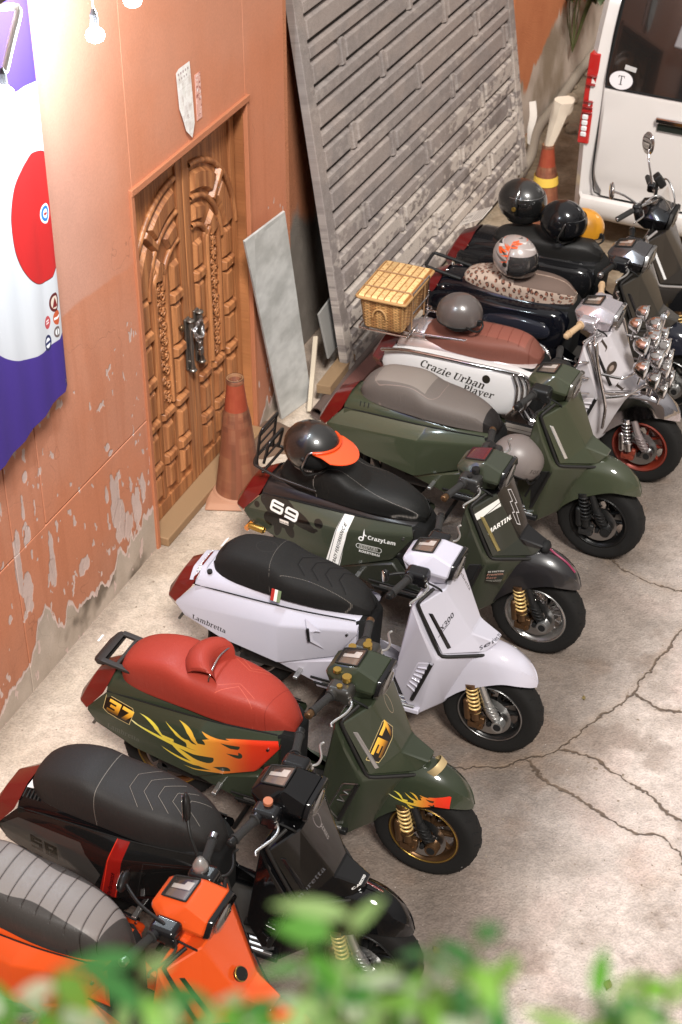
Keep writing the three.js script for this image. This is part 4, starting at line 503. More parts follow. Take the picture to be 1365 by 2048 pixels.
// ---- shapes shared by all scooters
const G = {};
{
  const pv = [[-1.60, 0.625, 0.135], [-1.06, 0.655, 0.158], [-0.71, 0.662, 0.128], [-1.72, 0.50, 0.150], [-1.09, 0.592, 0.232], [-0.69, 0.628, 0.16], [-1.655, 0.42, 0.155], [-1.44, 0.382, 0.196], [-1.105, 0.333, 0.212], [-0.80, 0.452, 0.186], [-0.69, 0.60, 0.155],
    [-1.65, 0.43, 0.10], [-1.44, 0.40, 0.12], [-1.10, 0.355, 0.12], [-0.81, 0.46, 0.12], [-0.70, 0.60, 0.11]];
  const pf = [[0, 3, 4, 1], [1, 4, 5, 2], [3, 6, 7, 8, 4], [4, 8, 9, 10, 5], [7, 6, 11, 12], [8, 7, 12, 13], [9, 8, 13, 14], [10, 9, 14, 15]];
  const pg = poly(pv, pf, 0.011, 0.8); planarUV(pg, [-1.8, 0.3, 0], [1.2, 0, 0], [0, 0.4, 0]); G.panel = pg;
  const rp = []; for (const [x, t, b, m] of [[-1.70, 0.53, 0.44, 0.14], [-1.66, 0.60, 0.40, 0.165], [-1.5, 0.635, 0.37, 0.205], [-1.3, 0.645, 0.34, 0.228], [-1.1, 0.645, 0.33, 0.232], [-0.9, 0.645, 0.335, 0.225], [-0.78, 0.64, 0.36, 0.205], [-0.71, 0.615, 0.42, 0.175], [-0.685, 0.58, 0.50, 0.14]]) rp.push([[x, t, 0.105], [x, t, m * 0.72], [x, t - 0.025, m * 0.92], [x, lerp(t, b, 0.45), m], [x, b + 0.05, m * 0.97], [x, b, m * 0.85], [x, b, 0.1]]);
  G.seam = both(tube([[-1.60, 0.631, 0.138], [-1.06, 0.661, 0.16], [-0.71, 0.667, 0.13]], 0.0035, 20, 5)); G.panelRound = planarUV(loft(rp, { closed: false, cap: false, su: 3, sv: 3, crease: 1.2 }), [-1.8, 0.3, 0], [1.2, 0, 0], [0, 0.4, 0]);
  G.deck = loft([[-1.60, 0.692], [-1.55, 0.71], [-1.3, 0.705], [-1.0, 0.69], [-0.70, 0.66]].map(([x, t]) => ring(x, [[t, 0], [t - 0.002, 0.05], [t - 0.01, 0.09], [t - 0.03, 0.12], [t - 0.07, 0.142], [0.5, 0.148], [0.42, 0.12], [0.42, 0]])), { crease: 0.6 });
  G.lens = poly(...(() => { const V = [[-1.585, 0.708, 0.06], [-1.59, 0.675, 0.124], [-1.615, 0.62, 0.148], [-1.72, 0.495, 0.150], [-1.648, 0.43, 0.14], [-1.70, 0.655, 0.05], [-1.73, 0.59, 0.10], [-1.785, 0.485, 0.10], [-1.80, 0.50, 0.045], [-1.765, 0.43, 0.085], [-1.775, 0.435, 0.04]]; return sym(V, [[0, 5, 6, 1], [1, 6, 2], [2, 6, 7, 3], [5, 8, 7, 6], [3, 7, 9, 4], [7, 8, 10, 9]], (n) => [[5, 0, n, n + 5], [8, 5, n + 5, n + 8], [10, 8, n + 8, n + 10]]); })(), 0.005, 0.5);
  const hv = [[-0.495, 1.068, 0.075], [-0.45, 1.105, 0.06], [-0.335, 1.124, 0.072], [-0.235, 1.096, 0.088], [-0.245, 1.043, 0.12], [-0.27, 0.975, 0.07], [-0.41, 1.052, 0.12], [-0.47, 1.0, 0.08], [-0.40, 0.955, 0.075]];
  const HR = [[1, 0, 6], [1, 6, 2], [2, 6, 4, 3], [0, 7, 8, 6], [6, 8, 5, 4]], HM = (n) => [[1, 2, n + 2, n + 1], [0, 1, n + 1, n], [2, 3, n + 3, n + 2], [0, n, n + 7, 7], [7, n + 7, n + 8, 8], [8, n + 8, n + 5, 5], [3, 4, 5, n + 5, n + 4, n + 3]];
  G.headset = poly(...sym(hv, HR, HM), 0.008, 0.45);
  const dv = [[-0.452, 1.109, 0.052], [-0.345, 1.1275, 0.06], [-0.345, 1.1275, -0.06], [-0.452, 1.109, -0.052]]; G.dash = planarUV(poly([...dv, ...dv.map((v) => [v[0], v[1] - 0.012, v[2]])], [[0, 1, 2, 3], [4, 7, 6, 5], [1, 0, 4, 5], [2, 1, 5, 6], [3, 2, 6, 7], [0, 3, 7, 4]], 0.002), [-0.452, 0, 0.06], [0, 0, -0.12], [0.107, 0, 0]);
  G.dashRim = tube([dv[0], dv[1], dv[2], dv[3]].map((v) => [v[0], v[1] + 0.001, v[2]]), 0.004, 48, 6, true, 0.02);
  const bz = [[-0.236, 1.10, 0.088], [-0.242, 1.043, 0.123], [-0.268, 0.972, 0.072], [-0.268, 0.972, -0.072], [-0.242, 1.043, -0.123], [-0.236, 1.10, -0.088]]; const bz2 = bz.map((v) => [v[0] + 0.022, v[1] * 0.97 + 0.031, v[2] * 0.93]);
  G.bezel = poly([...bz, ...bz2], [[0, 1, 2, 3, 4, 5].map((i) => i + 6), ...[0, 1, 2, 3, 4, 5].map((i) => [i, i, i].map((_, k) => k).length && [i, (i + 1) % 6, (i + 1) % 6 + 6, i + 6])], 0.004);
  G.lamp = lathe([[0, 0.012], [0.05, 0.008], [0.062, 0]], [-0.222, 1.035, 0], [1, -0.2, 0], 24);
  const cv = [[-0.252, 0.985, 0.115], [-0.338, 0.95, 0.238], [-0.222, 0.665, 0.20], [-0.05, 0.628, 0.06], [0.0, 0.684, 0.036], [-0.125, 0.728, 0.068]];
  G.prow = planarUV(poly(...sym(cv, [[0, 1, 2, 5], [5, 2, 3], [5, 3, 4]], (n) => [[0, 5, n + 5, n], [5, 4, n + 4, n + 5], [1, 0, n, n + 1], [3, 2, n + 2, n + 3], [4, 3, n + 3, n + 4]]), 0.006, 0.35), [-0.31, 0.97, -0.25], [0, 0, 0.5], [0.28, -0.33, 0]);
  const edge = [[-0.30, 0.995, 0.15], [-0.345, 0.96, 0.243], [-0.288, 0.80, 0.226], [-0.235, 0.66, 0.206], [-0.20, 0.648, 0.185], [-0.055, 0.615, 0.068]]; G.strip = poly((() => { const q = [[-0.303, 0.895, 0.211], [-0.285, 0.888, 0.198], [-0.196, 0.69, 0.163], [-0.21, 0.688, 0.178]], n = unit(cross(sub(cv[2], cv[1]), sub(cv[5], cv[1]))); return [...q.map((v) => add(v, n, 0.006)), ...q.map((v) => add(v, n, -0.01))]; })(), [[0, 3, 2, 1], [1, 2, 6, 5], [2, 3, 7, 6], [3, 0, 4, 7], [0, 1, 5, 4]], 0.002); G.trim = both(tube(edge, 0.0085, 30, 8, false, 0.1));
  const lv = [[-0.345, 0.975, 0.10], [-0.375, 0.955, 0.247], [-0.325, 0.85, 0.262], [-0.255, 0.645, 0.232], [-0.36, 0.215, 0.165], [-0.41, 0.30, 0.198], [-0.475, 0.46, 0.208], [-0.06, 0.60, 0.058], [-0.235, 0.30, 0.122]];
  G.shield = poly(...sym(lv, [[2, 6, 5, 4, 3], [1, 6, 2], [3, 4, 8, 7], [0, 1, 2, 3], [0, 3, 7]], (n) => [[0, 7, n + 7, n], [1, 0, n, n + 1], [6, 1, n + 1, n + 6], [5, 6, n + 6, n + 5], [4, 5, n + 5, n + 4], [8, 4, n + 4, n + 8], [7, 8, n + 8, n + 7]]), 0.010, 0.5);
  // vent on the shield's lower side
  const nrm = unit(cross(sub(lv[6], lv[2]), sub(lv[4], lv[2]))), on = (x, y, d = 0) => { const z = lv[2][2] - (nrm[0] * (x - lv[2][0]) + nrm[1] * (y - lv[2][1])) / nrm[2]; return add([x, y, z], nrm, d); };
  const gq = [[-0.268, 0.622], [-0.34, 0.60], [-0.425, 0.40], [-0.378, 0.335]]; const qa = gq.map((q) => on(...q, -0.004)), qb = gq.map((q) => on(...q, 0.006));
  G.vent = both(poly([...qb, ...qa], [[0, 1, 2, 3], [1, 0, 4, 5], [2, 1, 5, 6], [3, 2, 6, 7], [0, 3, 7, 4]], 0.003));
  G.ventBars = both(merge(Array.from({ length: 6 }, (_, i) => { const t = 0.14 + i * 0.13, a = add(qb[0].map((v, k) => lerp(v, qb[3][k], t)), nrm, 0.004), b = add(qb[1].map((v, k) => lerp(v, qb[2][k], t)), nrm, 0.004); return cyl(a.map((v, k) => lerp(v, b[k], 0.12)), a.map((v, k) => lerp(v, b[k], 0.82)), 0.006, 0.004, 8); })));
  G.ventZig = both(merge([tube([0.2, 0.35, 0.37, 0.62, 0.64, 0.85].map((t, i) => add(qb[i % 2 ? 1 : 0].map((v, k) => lerp(lerp(v, qb[i % 2 ? 2 : 3][k], t), qb[i % 2 ? 0 : 1][k], 0.25)), nrm, 0.004)), 0.004, 30, 6, false, 0.05), tube([...qb, qb[0]].map((q) => add(q, nrm, 0.002)), 0.004, 40, 6, false, 0.03)]));
  G.ventEdge = both(tube([add(qb[0], nrm, 0.002), add(qb[3], nrm, 0.002)], 0.011, 6, 8));
  const fr = G.fr = [[-0.245, 0.60, 0.05, 0.55, 0.10, 0.31, 0.122], [-0.15, 0.64, 0.05, 0.58, 0.10, 0.40, 0.118], [-0.05, 0.652, 0.045, 0.60, 0.092, 0.455, 0.112], [0.05, 0.635, 0.04, 0.592, 0.08, 0.495, 0.103], [0.13, 0.592, 0.03, 0.562, 0.06, 0.495, 0.085], [0.185, 0.53, 0.018, 0.518, 0.035, 0.475, 0.045], [0.208, 0.474, 0.006, 0.472, 0.012, 0.464, 0.014]];
  G.fender = loft(fr.map(([x, y0, z0, y1, z1, y2, z2]) => { const h = [[y0, 0], [y0 - 0.001, z0 * 0.6], [y0 - 0.008, z0], [y1 + 0.008, z1 - 0.006], [y1 - 0.012, z1 + 0.003], [lerp(y1, y2, 0.5), lerp(z1, z2, 0.6)], [y2, z2], [y2, z2 * 0.9]]; const r = h.map((p) => [x, p[0], p[1]]); return [...r.slice().reverse(), ...r.slice(1).map((p) => [p[0], p[1], -p[2]])]; }), { closed: false, cap: false, su: 4, crease: 0.6 });
  // wheels, axis along z
  const tp = [[0.15, -0.046], [0.165, -0.052], [0.195, -0.056], [0.214, -0.053], [0.226, -0.042], [0.2325, -0.024], [0.2345, 0], [0.2325, 0.024], [0.226, 0.042], [0.214, 0.053], [0.195, 0.056], [0.165, 0.052], [0.15, 0.046]];
  const grooves = []; for (let k = 0; k < 22; k++) for (const s of [1, -1]) { const a = k / 22 * 6.283 + (s > 0 ? 0 : 0.14); const P = (da, z, r) => [r * Math.cos(a + da), r * Math.sin(a + da), s * z]; grooves.push(tube([P(0, 0.006, 0.2345), P(0.05, 0.024, 0.2325), P(0.09, 0.042, 0.2265)], 0.003, 4, 4)); }
  G.tyre = lathe(tp, [0, 0, 0], [0, 0, 1], 64); G.tread = merge(grooves);
  G.rimBarrel = lathe([[0.152, -0.046], [0.158, -0.05], [0.152, -0.052], [0.143, -0.044], [0.128, -0.028], [0.126, 0.028], [0.143, 0.044], [0.152, 0.052], [0.158, 0.05], [0.152, 0.046]], [0, 0, 0], [0, 0, 1], 56);
  G.rimLip = merge([0.15].flatMap((r) => [1, -1].map((s) => new THREE.TorusGeometry(r, 0.0035, 6, 56).translate(0, 0, s * 0.05))));
  const sp = []; for (let k = 0; k < 5; k++) for (const s of [-0.17, 0.17]) { const a = k / 5 * 6.283 + 0.3; sp.push(rot(box(0, 0, 0, 0.105, 0.013, 0.026, 0.004), 'z', s * 0.9).translate(0.084, s * 0.16, 0)); rot(sp[sp.length - 1], 'z', a, [0, 0, 0]); } sp.push(cyl([0, 0, -0.036], [0, 0, 0.036], 0.036, 0.036, 24));
  G.spokes = merge(sp); const wr = []; for (let k = 0; k < 18; k++) for (const s of [1, -1]) { const a = k / 18 * 6.283 + s * 0.1; wr.push(cyl([0.035 * Math.cos(a + s * 0.7), 0.035 * Math.sin(a + s * 0.7), s * 0.032], [0.138 * Math.cos(a), 0.138 * Math.sin(a), s * 0.012], 0.0028, 0.0028, 6)); } wr.push(cyl([0, 0, -0.036], [0, 0, 0.036], 0.028, 0.028, 20), cyl([0, 0, 0.028], [0, 0, 0.036], 0.042, 0.042, 20), cyl([0, 0, -0.036], [0, 0, -0.028], 0.042, 0.042, 20)); G.wires = merge(wr);
  const dd = [new THREE.RingGeometry(0.062, 0.105, 40, 1)]; for (let k = 0; k < 6; k++) { const a = k / 6 * 6.283; dd.push(cyl([0.03 * Math.cos(a), 0.03 * Math.sin(a), 0], [0.066 * Math.cos(a + 0.3), 0.066 * Math.sin(a + 0.3), 0], 0.005, 0.005, 6)); } G.disc = merge(dd.map((g) => fin(g).translate(0, 0, 0.062)));
  const helix = []; for (let i = 0; i <= 70; i++) { const t = i / 70, a = t * 6.283 * 6.5; helix.push([0.027 * Math.cos(a), t * 0.15, 0.027 * Math.sin(a)]); } G.spring = tube(helix, 0.0055, 180, 6); const place = (g) => { const d = V3(unit([-0.03, 0.17, 0])); g.applyQuaternion(new THREE.Quaternion().setFromUnitVectors(new THREE.Vector3(0, 1, 0), d)); return g.translate(-0.075, 0.285, 0.098); }; place(G.spring);
  G.damper = place(merge([cyl([0, -0.04, 0], [0, 0.19, 0], 0.013), cyl([0, -0.045, 0], [0, 0.02, 0], 0.024, 0.026), cyl([0, 0.005, 0], [0, 0.014, 0], 0.034, 0.034), cyl([0, 0.145, 0], [0, 0.17, 0], 0.03, 0.03)]));
  G.reservoir = merge([capTube([[-0.118, 0.34, 0.105], [-0.108, 0.25, 0.105]], 0.02, 4, 10), cyl([-0.11, 0.26, 0.105], [-0.07, 0.25, 0.1], 0.01)]);
  G.caliper = merge([box(-0.075, 0.19, 0.075, 0.085, 0.05, 0.035, 0.012), box(-0.05, 0.225, 0.08, 0.05, 0.04, 0.03, 0.01), cyl([-0.085, 0.2, 0.09], [-0.085, 0.2, 0.1], 0.012), cyl([-0.05, 0.185, 0.09], [-0.05, 0.185, 0.1], 0.012)]);
  G.forkLeg = merge([cyl([-0.07, 0.48, 0.085], [-0.015, 0.345, 0.092], 0.019, 0.021), loft([[-0.02, 0.36, 0.024], [0.0, 0.315, 0.03], [0.03, 0.27, 0.026], [0.052, 0.245, 0.022]].map(([x, y, r]) => Array.from({ length: 10 }, (_, k) => { const a = k / 10 * 6.283; return [x + r * Math.cos(a) * 0.8, y + r * Math.cos(a) * 0.6, 0.095 + r * 0.75 * Math.sin(a)]; })), { su: 3, crease: 1.2 }), ...[0, 1, 2, 3].map((i) => rot(new THREE.TorusGeometry(0.029, 0.003, 5, 16), 'x', 1.2).translate(-0.002 + i * 0.01, 0.335 - i * 0.018, 0.097))]);
  G.hubCap = merge([cyl([0.052, 0.245, 0.085], [0.052, 0.245, 0.13], 0.034, 0.03, 20)]); G.hubEnd = merge([cyl([0.052, 0.245, 0.13], [0.052, 0.245, 0.132], 0.02, 0.02, 16), cyl([0, 0.23, -0.11], [0, 0.23, 0.1], 0.012)]);
  G.floor = box(-0.62, 0.262, 0, 0.56, 0.03, 0.40, 0.008); G.floorMat = box(-0.60, 0.281, 0, 0.44, 0.01, 0.235, 0.003);
  G.strips = merge([0.138, 0.164, 0.19].flatMap((z) => [1, -1].map((s) => box(-0.615, 0.283, s * z, 0.50, 0.014, 0.015, 0.004))));
  const kv = [[-1.13, 0.325], [-0.90, 0.262], [-0.46, 0.262], [-0.5, 0.298], [-0.70, 0.312], [-0.79, 0.445]]; G.skirt = both(slab(kv, 0.13, 0.192, 0.008)); G.skirtSlot = both(merge([box(-0.78, 0.30, 0.197, 0.30, 0.012, 0.008, 0.003), box(-0.70, 0.272, 0.199, 0.42, 0.01, 0.012, 0.003)]));
  G.tunnel = poly(...sym([[-0.70, 0.655, 0.12], [-0.64, 0.62, 0.08], [-0.68, 0.28, 0.13], [-1.2, 0.28, 0.13], [-1.2, 0.60, 0.12]], [[0, 4, 3, 2, 1]], (n) => [[1, 2, n + 2, n + 1], [0, 1, n + 1, n]]), 0.012);
  G.engine = merge([box(-1.2, 0.28, 0.02, 0.36, 0.16, 0.2, 0.04), box(-1.32, 0.25, -0.12, 0.4, 0.12, 0.07, 0.03), cyl([-0.98, 0.28, 0.02], [-0.88, 0.3, 0.02], 0.06, 0.055, 16), cyl([-1.34, 0.235, -0.1], [-1.34, 0.235, 0.12], 0.03), ...both(cyl([-1.5, 0.5, 0.11], [-1.38, 0.26, 0.11], 0.018))]);
  G.mudflap = poly([[-1.69, 0.43, 0.07], [-1.69, 0.43, -0.07], [-1.79, 0.27, -0.014], [-1.79, 0.27, 0.014], [-1.675, 0.425, 0.07], [-1.675, 0.425, -0.07], [-1.775, 0.265, -0.014], [-1.775, 0.265, 0.014]], [[0, 1, 2, 3], [7, 6, 5, 4], [1, 0, 4, 5], [2, 1, 5, 6], [3, 2, 6, 7], [0, 3, 7, 4]], 0.003);
  G.plate = rot(box(0, 0, 0, 0.006, 0.13, 0.17, 0.003), 'z', -0.62).translate(-1.80, 0.31, 0);
  G.muffler = merge([loft([[-1.66, 0.30, 0.05], [-1.645, 0.30, 0.06], [-1.3, 0.262, 0.06], [-1.2, 0.25, 0.055], [-1.14, 0.245, 0.03], [-1.0, 0.24, 0.022]].map(([x, y, r]) => Array.from({ length: 18 }, (_, k) => [x, y + r * Math.cos(k / 18 * 6.283), 0.215 + r * Math.sin(k / 18 * 6.283)])), { crease: 0.8 })]); G.mufflerRings = merge([[-1.56, 0.291, 0.0625], [-1.58, 0.293, 0.0625], [-1.25, 0.257, 0.061], [-1.14, 0.245, 0.034]].map(([x, y, r]) => rot(new THREE.TorusGeometry(r, 0.0045, 6, 24), 'y', 1.57).translate(x, y, 0.215)));
  G.stand = merge([cyl([-0.86, 0.2, 0.09], [-0.95, 0.02, 0.15], 0.012), cyl([-0.86, 0.2, -0.09], [-0.95, 0.02, -0.15], 0.012), cyl([-0.86, 0.2, -0.1], [-0.86, 0.2, 0.1], 0.012)]); G.peg = both(box(-0.985, 0.325, 0.225, 0.025, 0.016, 0.09, 0.005));
}
function wheel(t, x, y, o, name) {
  const w = new THREE.Group(); w.name = name; w.position.set(x, y, 0); w.scale.set(1.11, 1.06, 1.08); t.add(w);
  part('tyre', G.tyre, K.rubber, w); part('tread', G.tread, K.matt, w); part('rim', [G.rimBarrel, o.wheel === 'wire' ? [] : G.spokes], o.rimM, w); part('rim_lip', G.rimLip, o.lipM, w); if (o.wheel === 'wire') part('spokes', G.wires, K.chrome, w);
  part('brake_disc', both(G.disc), K.steel, w); return w;
}
function handlebars(t, o) {
  for (const s of [1, -1]) {
    const f = (g) => { g = merge([g]); return s > 0 ? g : mirG(g); };
    part('switch_housing', f([box(-0.385, 1.045, 0.148, 0.115, 0.072, 0.085, 0.022), box(-0.35, 1.03, 0.165, 0.05, 0.05, 0.05, 0.012), cyl([-0.41, 1.05, 0.185], [-0.412, 1.05, 0.20], 0.026, 0.024)]), o.housing || K.gloss, t);
    part('grip', f([cyl([-0.412, 1.052, 0.198], [-0.446, 1.047, 0.325], 0.0175, 0.0185, 18), cyl([-0.413, 1.052, 0.20], [-0.415, 1.052, 0.207], 0.026, 0.025, 18), cyl([-0.444, 1.047, 0.318], [-0.446, 1.047, 0.325], 0.022, 0.022, 18)]), o.gripM || K.grip, t);
    part('bar_end', f([cyl([-0.446, 1.047, 0.325], [-0.452, 1.046, 0.352], 0.0165, 0.019, 16), ball([-0.452, 1.046, 0.352], 0.017, 1, 1, 0.5)]), o.barEnd || K.steel, t);
    part('brake_lever', f([capTube([[-0.335, 1.04, 0.175], [-0.312, 1.036, 0.20], [-0.315, 1.03, 0.25], [-0.345, 1.022, 0.31], [-0.352, 1.02, 0.33], [-0.345, 1.02, 0.345]], 0.0058, 26, 7), cyl([-0.34, 1.05, 0.175], [-0.33, 1.025, 0.178], 0.012)]), o.leverM || K.alu, t);
    if (o.caps) part('reservoir_cap', f([cyl([-0.37, 1.085, 0.118], [-0.37, 1.108, 0.118], 0.021, 0.021, 20), cyl([-0.385, 1.078, 0.165], [-0.385, 1.09, 0.165], 0.013, 0.013, 16)]), o.caps, t);
    part('cable', f([tube([[-0.34, 1.03, 0.16], [-0.27, 0.99, 0.14], [-0.28, 0.92, 0.09], [-0.31, 0.88, 0.05]], 0.005, 16, 6)]), K.matt, t);
  }
}
function mirror(t, s, base, head, turn, rx, ry, m) { part('mirror_stalk', [capTube([base, [lerp(base[0], head[0], 0.5) - 0.01, lerp(base[1], head[1], 0.6), lerp(base[2], head[2], 0.35)], head], 0.007, 14, 7)], m || K.black, t); const g = merge([(() => { const q = new THREE.SphereGeometry(1, 24, 14); q.scale(0.016, ry, rx); q.rotateY(turn); q.translate(...head); return q; })()]); const c = part('mirror', g, m || K.black, t); part('mirror_glass', [(() => { const q = new THREE.SphereGeometry(1, 20, 10); q.scale(0.004, ry * 0.9, rx * 0.9); q.translate(-0.015, 0, 0); q.rotateY(turn); q.translate(...head); return q; })()], K.mirror, c); }

function scooter(o) {
  const t = thing('scooter', o.label, 'scooter', [o.x, 0, o.z], (o.rot || 0) * Math.PI / 180, 'scooters parked in a row along the orange wall'); t.position.z += 0.05; t.position.x += 0.025; t.scale.set(1, 1.05, 1);
  const B = paint(o.body, o.paint), pg = o.round ? G.panelRound : G.panel, plain = o.panelM || B;
  const sideTex = o.decal && panelTex(o.panelBase || o.body, o.decal);
  const sm = sideTex ? new THREE.MeshPhysicalMaterial({ map: sideTex, roughness: o.paint?.rough ?? 0.38, clearcoat: 0.75, clearcoatRoughness: 0.07, specularIntensity: 0.25, side: THREE.DoubleSide }) : plain;
  part('side_panel', pg, sm, t); part('side_panel', mirG(fin(pg)), plain, t);
  if (!o.round) part('panel_seam', G.seam, K.matt, t); part('panel_bolt', both(merge([cyl([-0.74, 0.60, 0.165], [-0.74, 0.602, 0.176], 0.008, 0.007, 10)])), K.steel, t); part('rear_body', G.deck, o.deckM || B, t); const tl = part('tail_light', G.lens, K.red, t); tl.material = K.red;
  const seat = part('seat', seatGeo(seatForms[o.form || 'step'], o.seatK || 0.86), SM(o.seat), t); if (o.seat === 'leopard') { const q = seat.geometry.attributes; for (let i = 0; i < q.uv.count; i++) q.uv.setXY(i, (q.position.getX(i) - SX0) / SXW, (Math.atan2(q.position.getZ(i), q.position.getY(i) - 0.69) / 6.283 + 1) % 1); }
  const hs = part('headset', G.headset, o.headM || B, t); part('instrument_screen', G.dash, dashMat, hs); part('screen_rim', G.dashRim, K.dark, hs);
  part('headlight_bezel', G.bezel, o.bezelM || K.gloss, hs); part('headlight', G.lamp, K.darkLens, hs);
  if (!o.naked) handlebars(t, o);
  part('leg_shield', G.shield, o.shieldM || B, t);
  const fc = part('front_cover', G.prow, o.prowTex ? new THREE.MeshPhysicalMaterial({ map: o.prowTex, roughness: o.paint?.rough ?? 0.36, clearcoat: 0.75, clearcoatRoughness: 0.07, specularIntensity: 0.25, side: THREE.DoubleSide }) : (o.prowM || B), t);
  part('cover_trim', G.trim, o.trimM || K.dark, t);
  const vt = part('side_vent', G.vent, o.ventM || B, t); if (o.vent !== 'none') part('vent_bars', o.vent === 'zig' ? G.ventZig : G.ventBars, o.vent === 'zig' ? K.steel : (o.ventM || B), vt); part('vent_edge', G.ventEdge, K.dark, vt);
  part('front_fender', G.fender, o.fenderM || B, t);
  wheel(t, -0.012, 0.251, o, 'front_wheel'); wheel(t, -1.34, 0.251, o, 'rear_wheel');
  for (const s of [1, -1]) {
    const f = (g) => s > 0 ? g : mirG(fin(g));
    part('fork_leg', f(G.forkLeg), o.forkM || K.alu, t); part('axle_cap', f(G.hubCap), o.capM || K.alu, t); part('axle_end', f(G.hubEnd), K.matt, t);
    const sh = part('shock_absorber', f(G.damper), o.shockM || K.bronze, t); part('spring', f(G.spring), o.springM || K.spring, sh); part('reservoir', f(G.reservoir), o.shockM || K.bronze, sh);
    part('brake_caliper', f(G.caliper), o.calM || K.bronze, t);
  }
  part('floorboard', G.floor, o.floorM || K.black, t); part('floor_mat', G.floorMat, K.mat, t); part('floor_strip', G.strips, K.alu, t);
  part('side_skirt', G.skirt, o.skirtM || B, t); part('skirt_slot', G.skirtSlot, K.dark, t);
  part('frame_cover', G.tunnel, K.matt, t); part('engine', G.engine, K.engine, t); part('mud_flap', G.mudflap, K.black, t);
  if (o.muffler) { const mf = part('muffler', G.muffler, K.matt, t); part('muffler_ring', G.mufflerRings, K.chrome, mf); } part('centre_stand', G.stand, K.black, t); part('foot_peg', G.peg, K.alu, t);
  if (o.ind) part('indicator', both(merge([cyl([-1.66, 0.42, 0.10], [-1.675, 0.415, 0.2], 0.012, 0.016, 12)])), K.amber, t);
  part('front_light_strip', both(G.strip), o.stripM || K.gloss, fc);
  if (o.extra) o.extra(t, B, seat, fc);
  return t;
}
const blackRim = mat([0.012, 0.012, 0.012], 0.35, { metalness: 0.4 });
// printing on the front cover: u along z (right edge of the canvas is the scooter's right side), v down the slope
const prow = (base, draw) => canvasTex(1000, 866, (g, w, h) => { g.translate(0, h); g.scale(1, -1); g.fillStyle = css(base); g.fillRect(0, 0, w, h); grain(g, w, h, 5, 4000, 0.02); draw && draw(g); });
// helper: text on that canvas, mirrored back so that it reads from the front
const ptext = (g, s, z, v, px, fill, o = {}) => { g.save(); g.translate((z + 0.25) * 2000, v * 866); g.scale(-1, 1); g.rotate(o.rot || 0); text(g, s, 0, 0, px, fill, { ...o, rot: 0, align: 'center' }); g.restore(); };
// ---------------------------------------------------------------- the row of scooters
const C = { white: [0.47, 0.455, 0.52], green: [0.034, 0.039, 0.026], flame: [0.028, 0.035, 0.021], olive: [0.040, 0.046, 0.027], orange: [0.68, 0.085, 0.015], black: [0.004, 0.004, 0.0045], navy: [0.003, 0.0035, 0.006] };
const stripMat = mat([0.55, 0.53, 0.5], 0.25, { metalness: 0.6 });

scooter({ label: 'orange scooter half hidden by the green leaves, with ribbed silver seat', x: -1.93, z: -3.87, rot: -2, body: C.orange, paint: { rough: 0.28 }, seat: 'ribbed', form: 'hump', rimM: blackRim, lipM: K.steel, ventM: K.black, leverM: K.black,
  extra(t, B) { mirror(t, -1, [-0.39, 1.08, -0.15], [-0.50, 1.27, -0.24], 0.5, 0.045, 0.07); part('mirror_mount', [lathe([[0, 0], [0.034, 0], [0.03, 0.03], [0.014, 0.06], [0, 0.062]], [-0.40, 1.07, -0.15])], mat([0.35, 0.34, 0.33], 0.3, { metalness: 0.6 }), t); mirror(t, 1, [-0.39, 1.08, 0.15], [-0.62, 1.10, 0.05], 0.2, 0.05, 0.03);
    part('badge', [cyl([-0.145, 0.80, 0.03], [-0.135, 0.81, 0.032], 0.028, 0.028, 24)], K.black, t); part('badge_rim', [(() => { const q = new THREE.TorusGeometry(0.028, 0.003, 6, 24); q.rotateY(1.57); q.rotateZ(0.75); return q.translate(-0.138, 0.808, 0.032); })()], K.gold, t);
    part('cover_slot', both(merge([box(-0.30, 0.905, 0.13, 0.04, 0.012, 0.05, 0.003), box(-0.27, 0.87, 0.125, 0.04, 0.012, 0.05, 0.003)])), K.black, t); } });

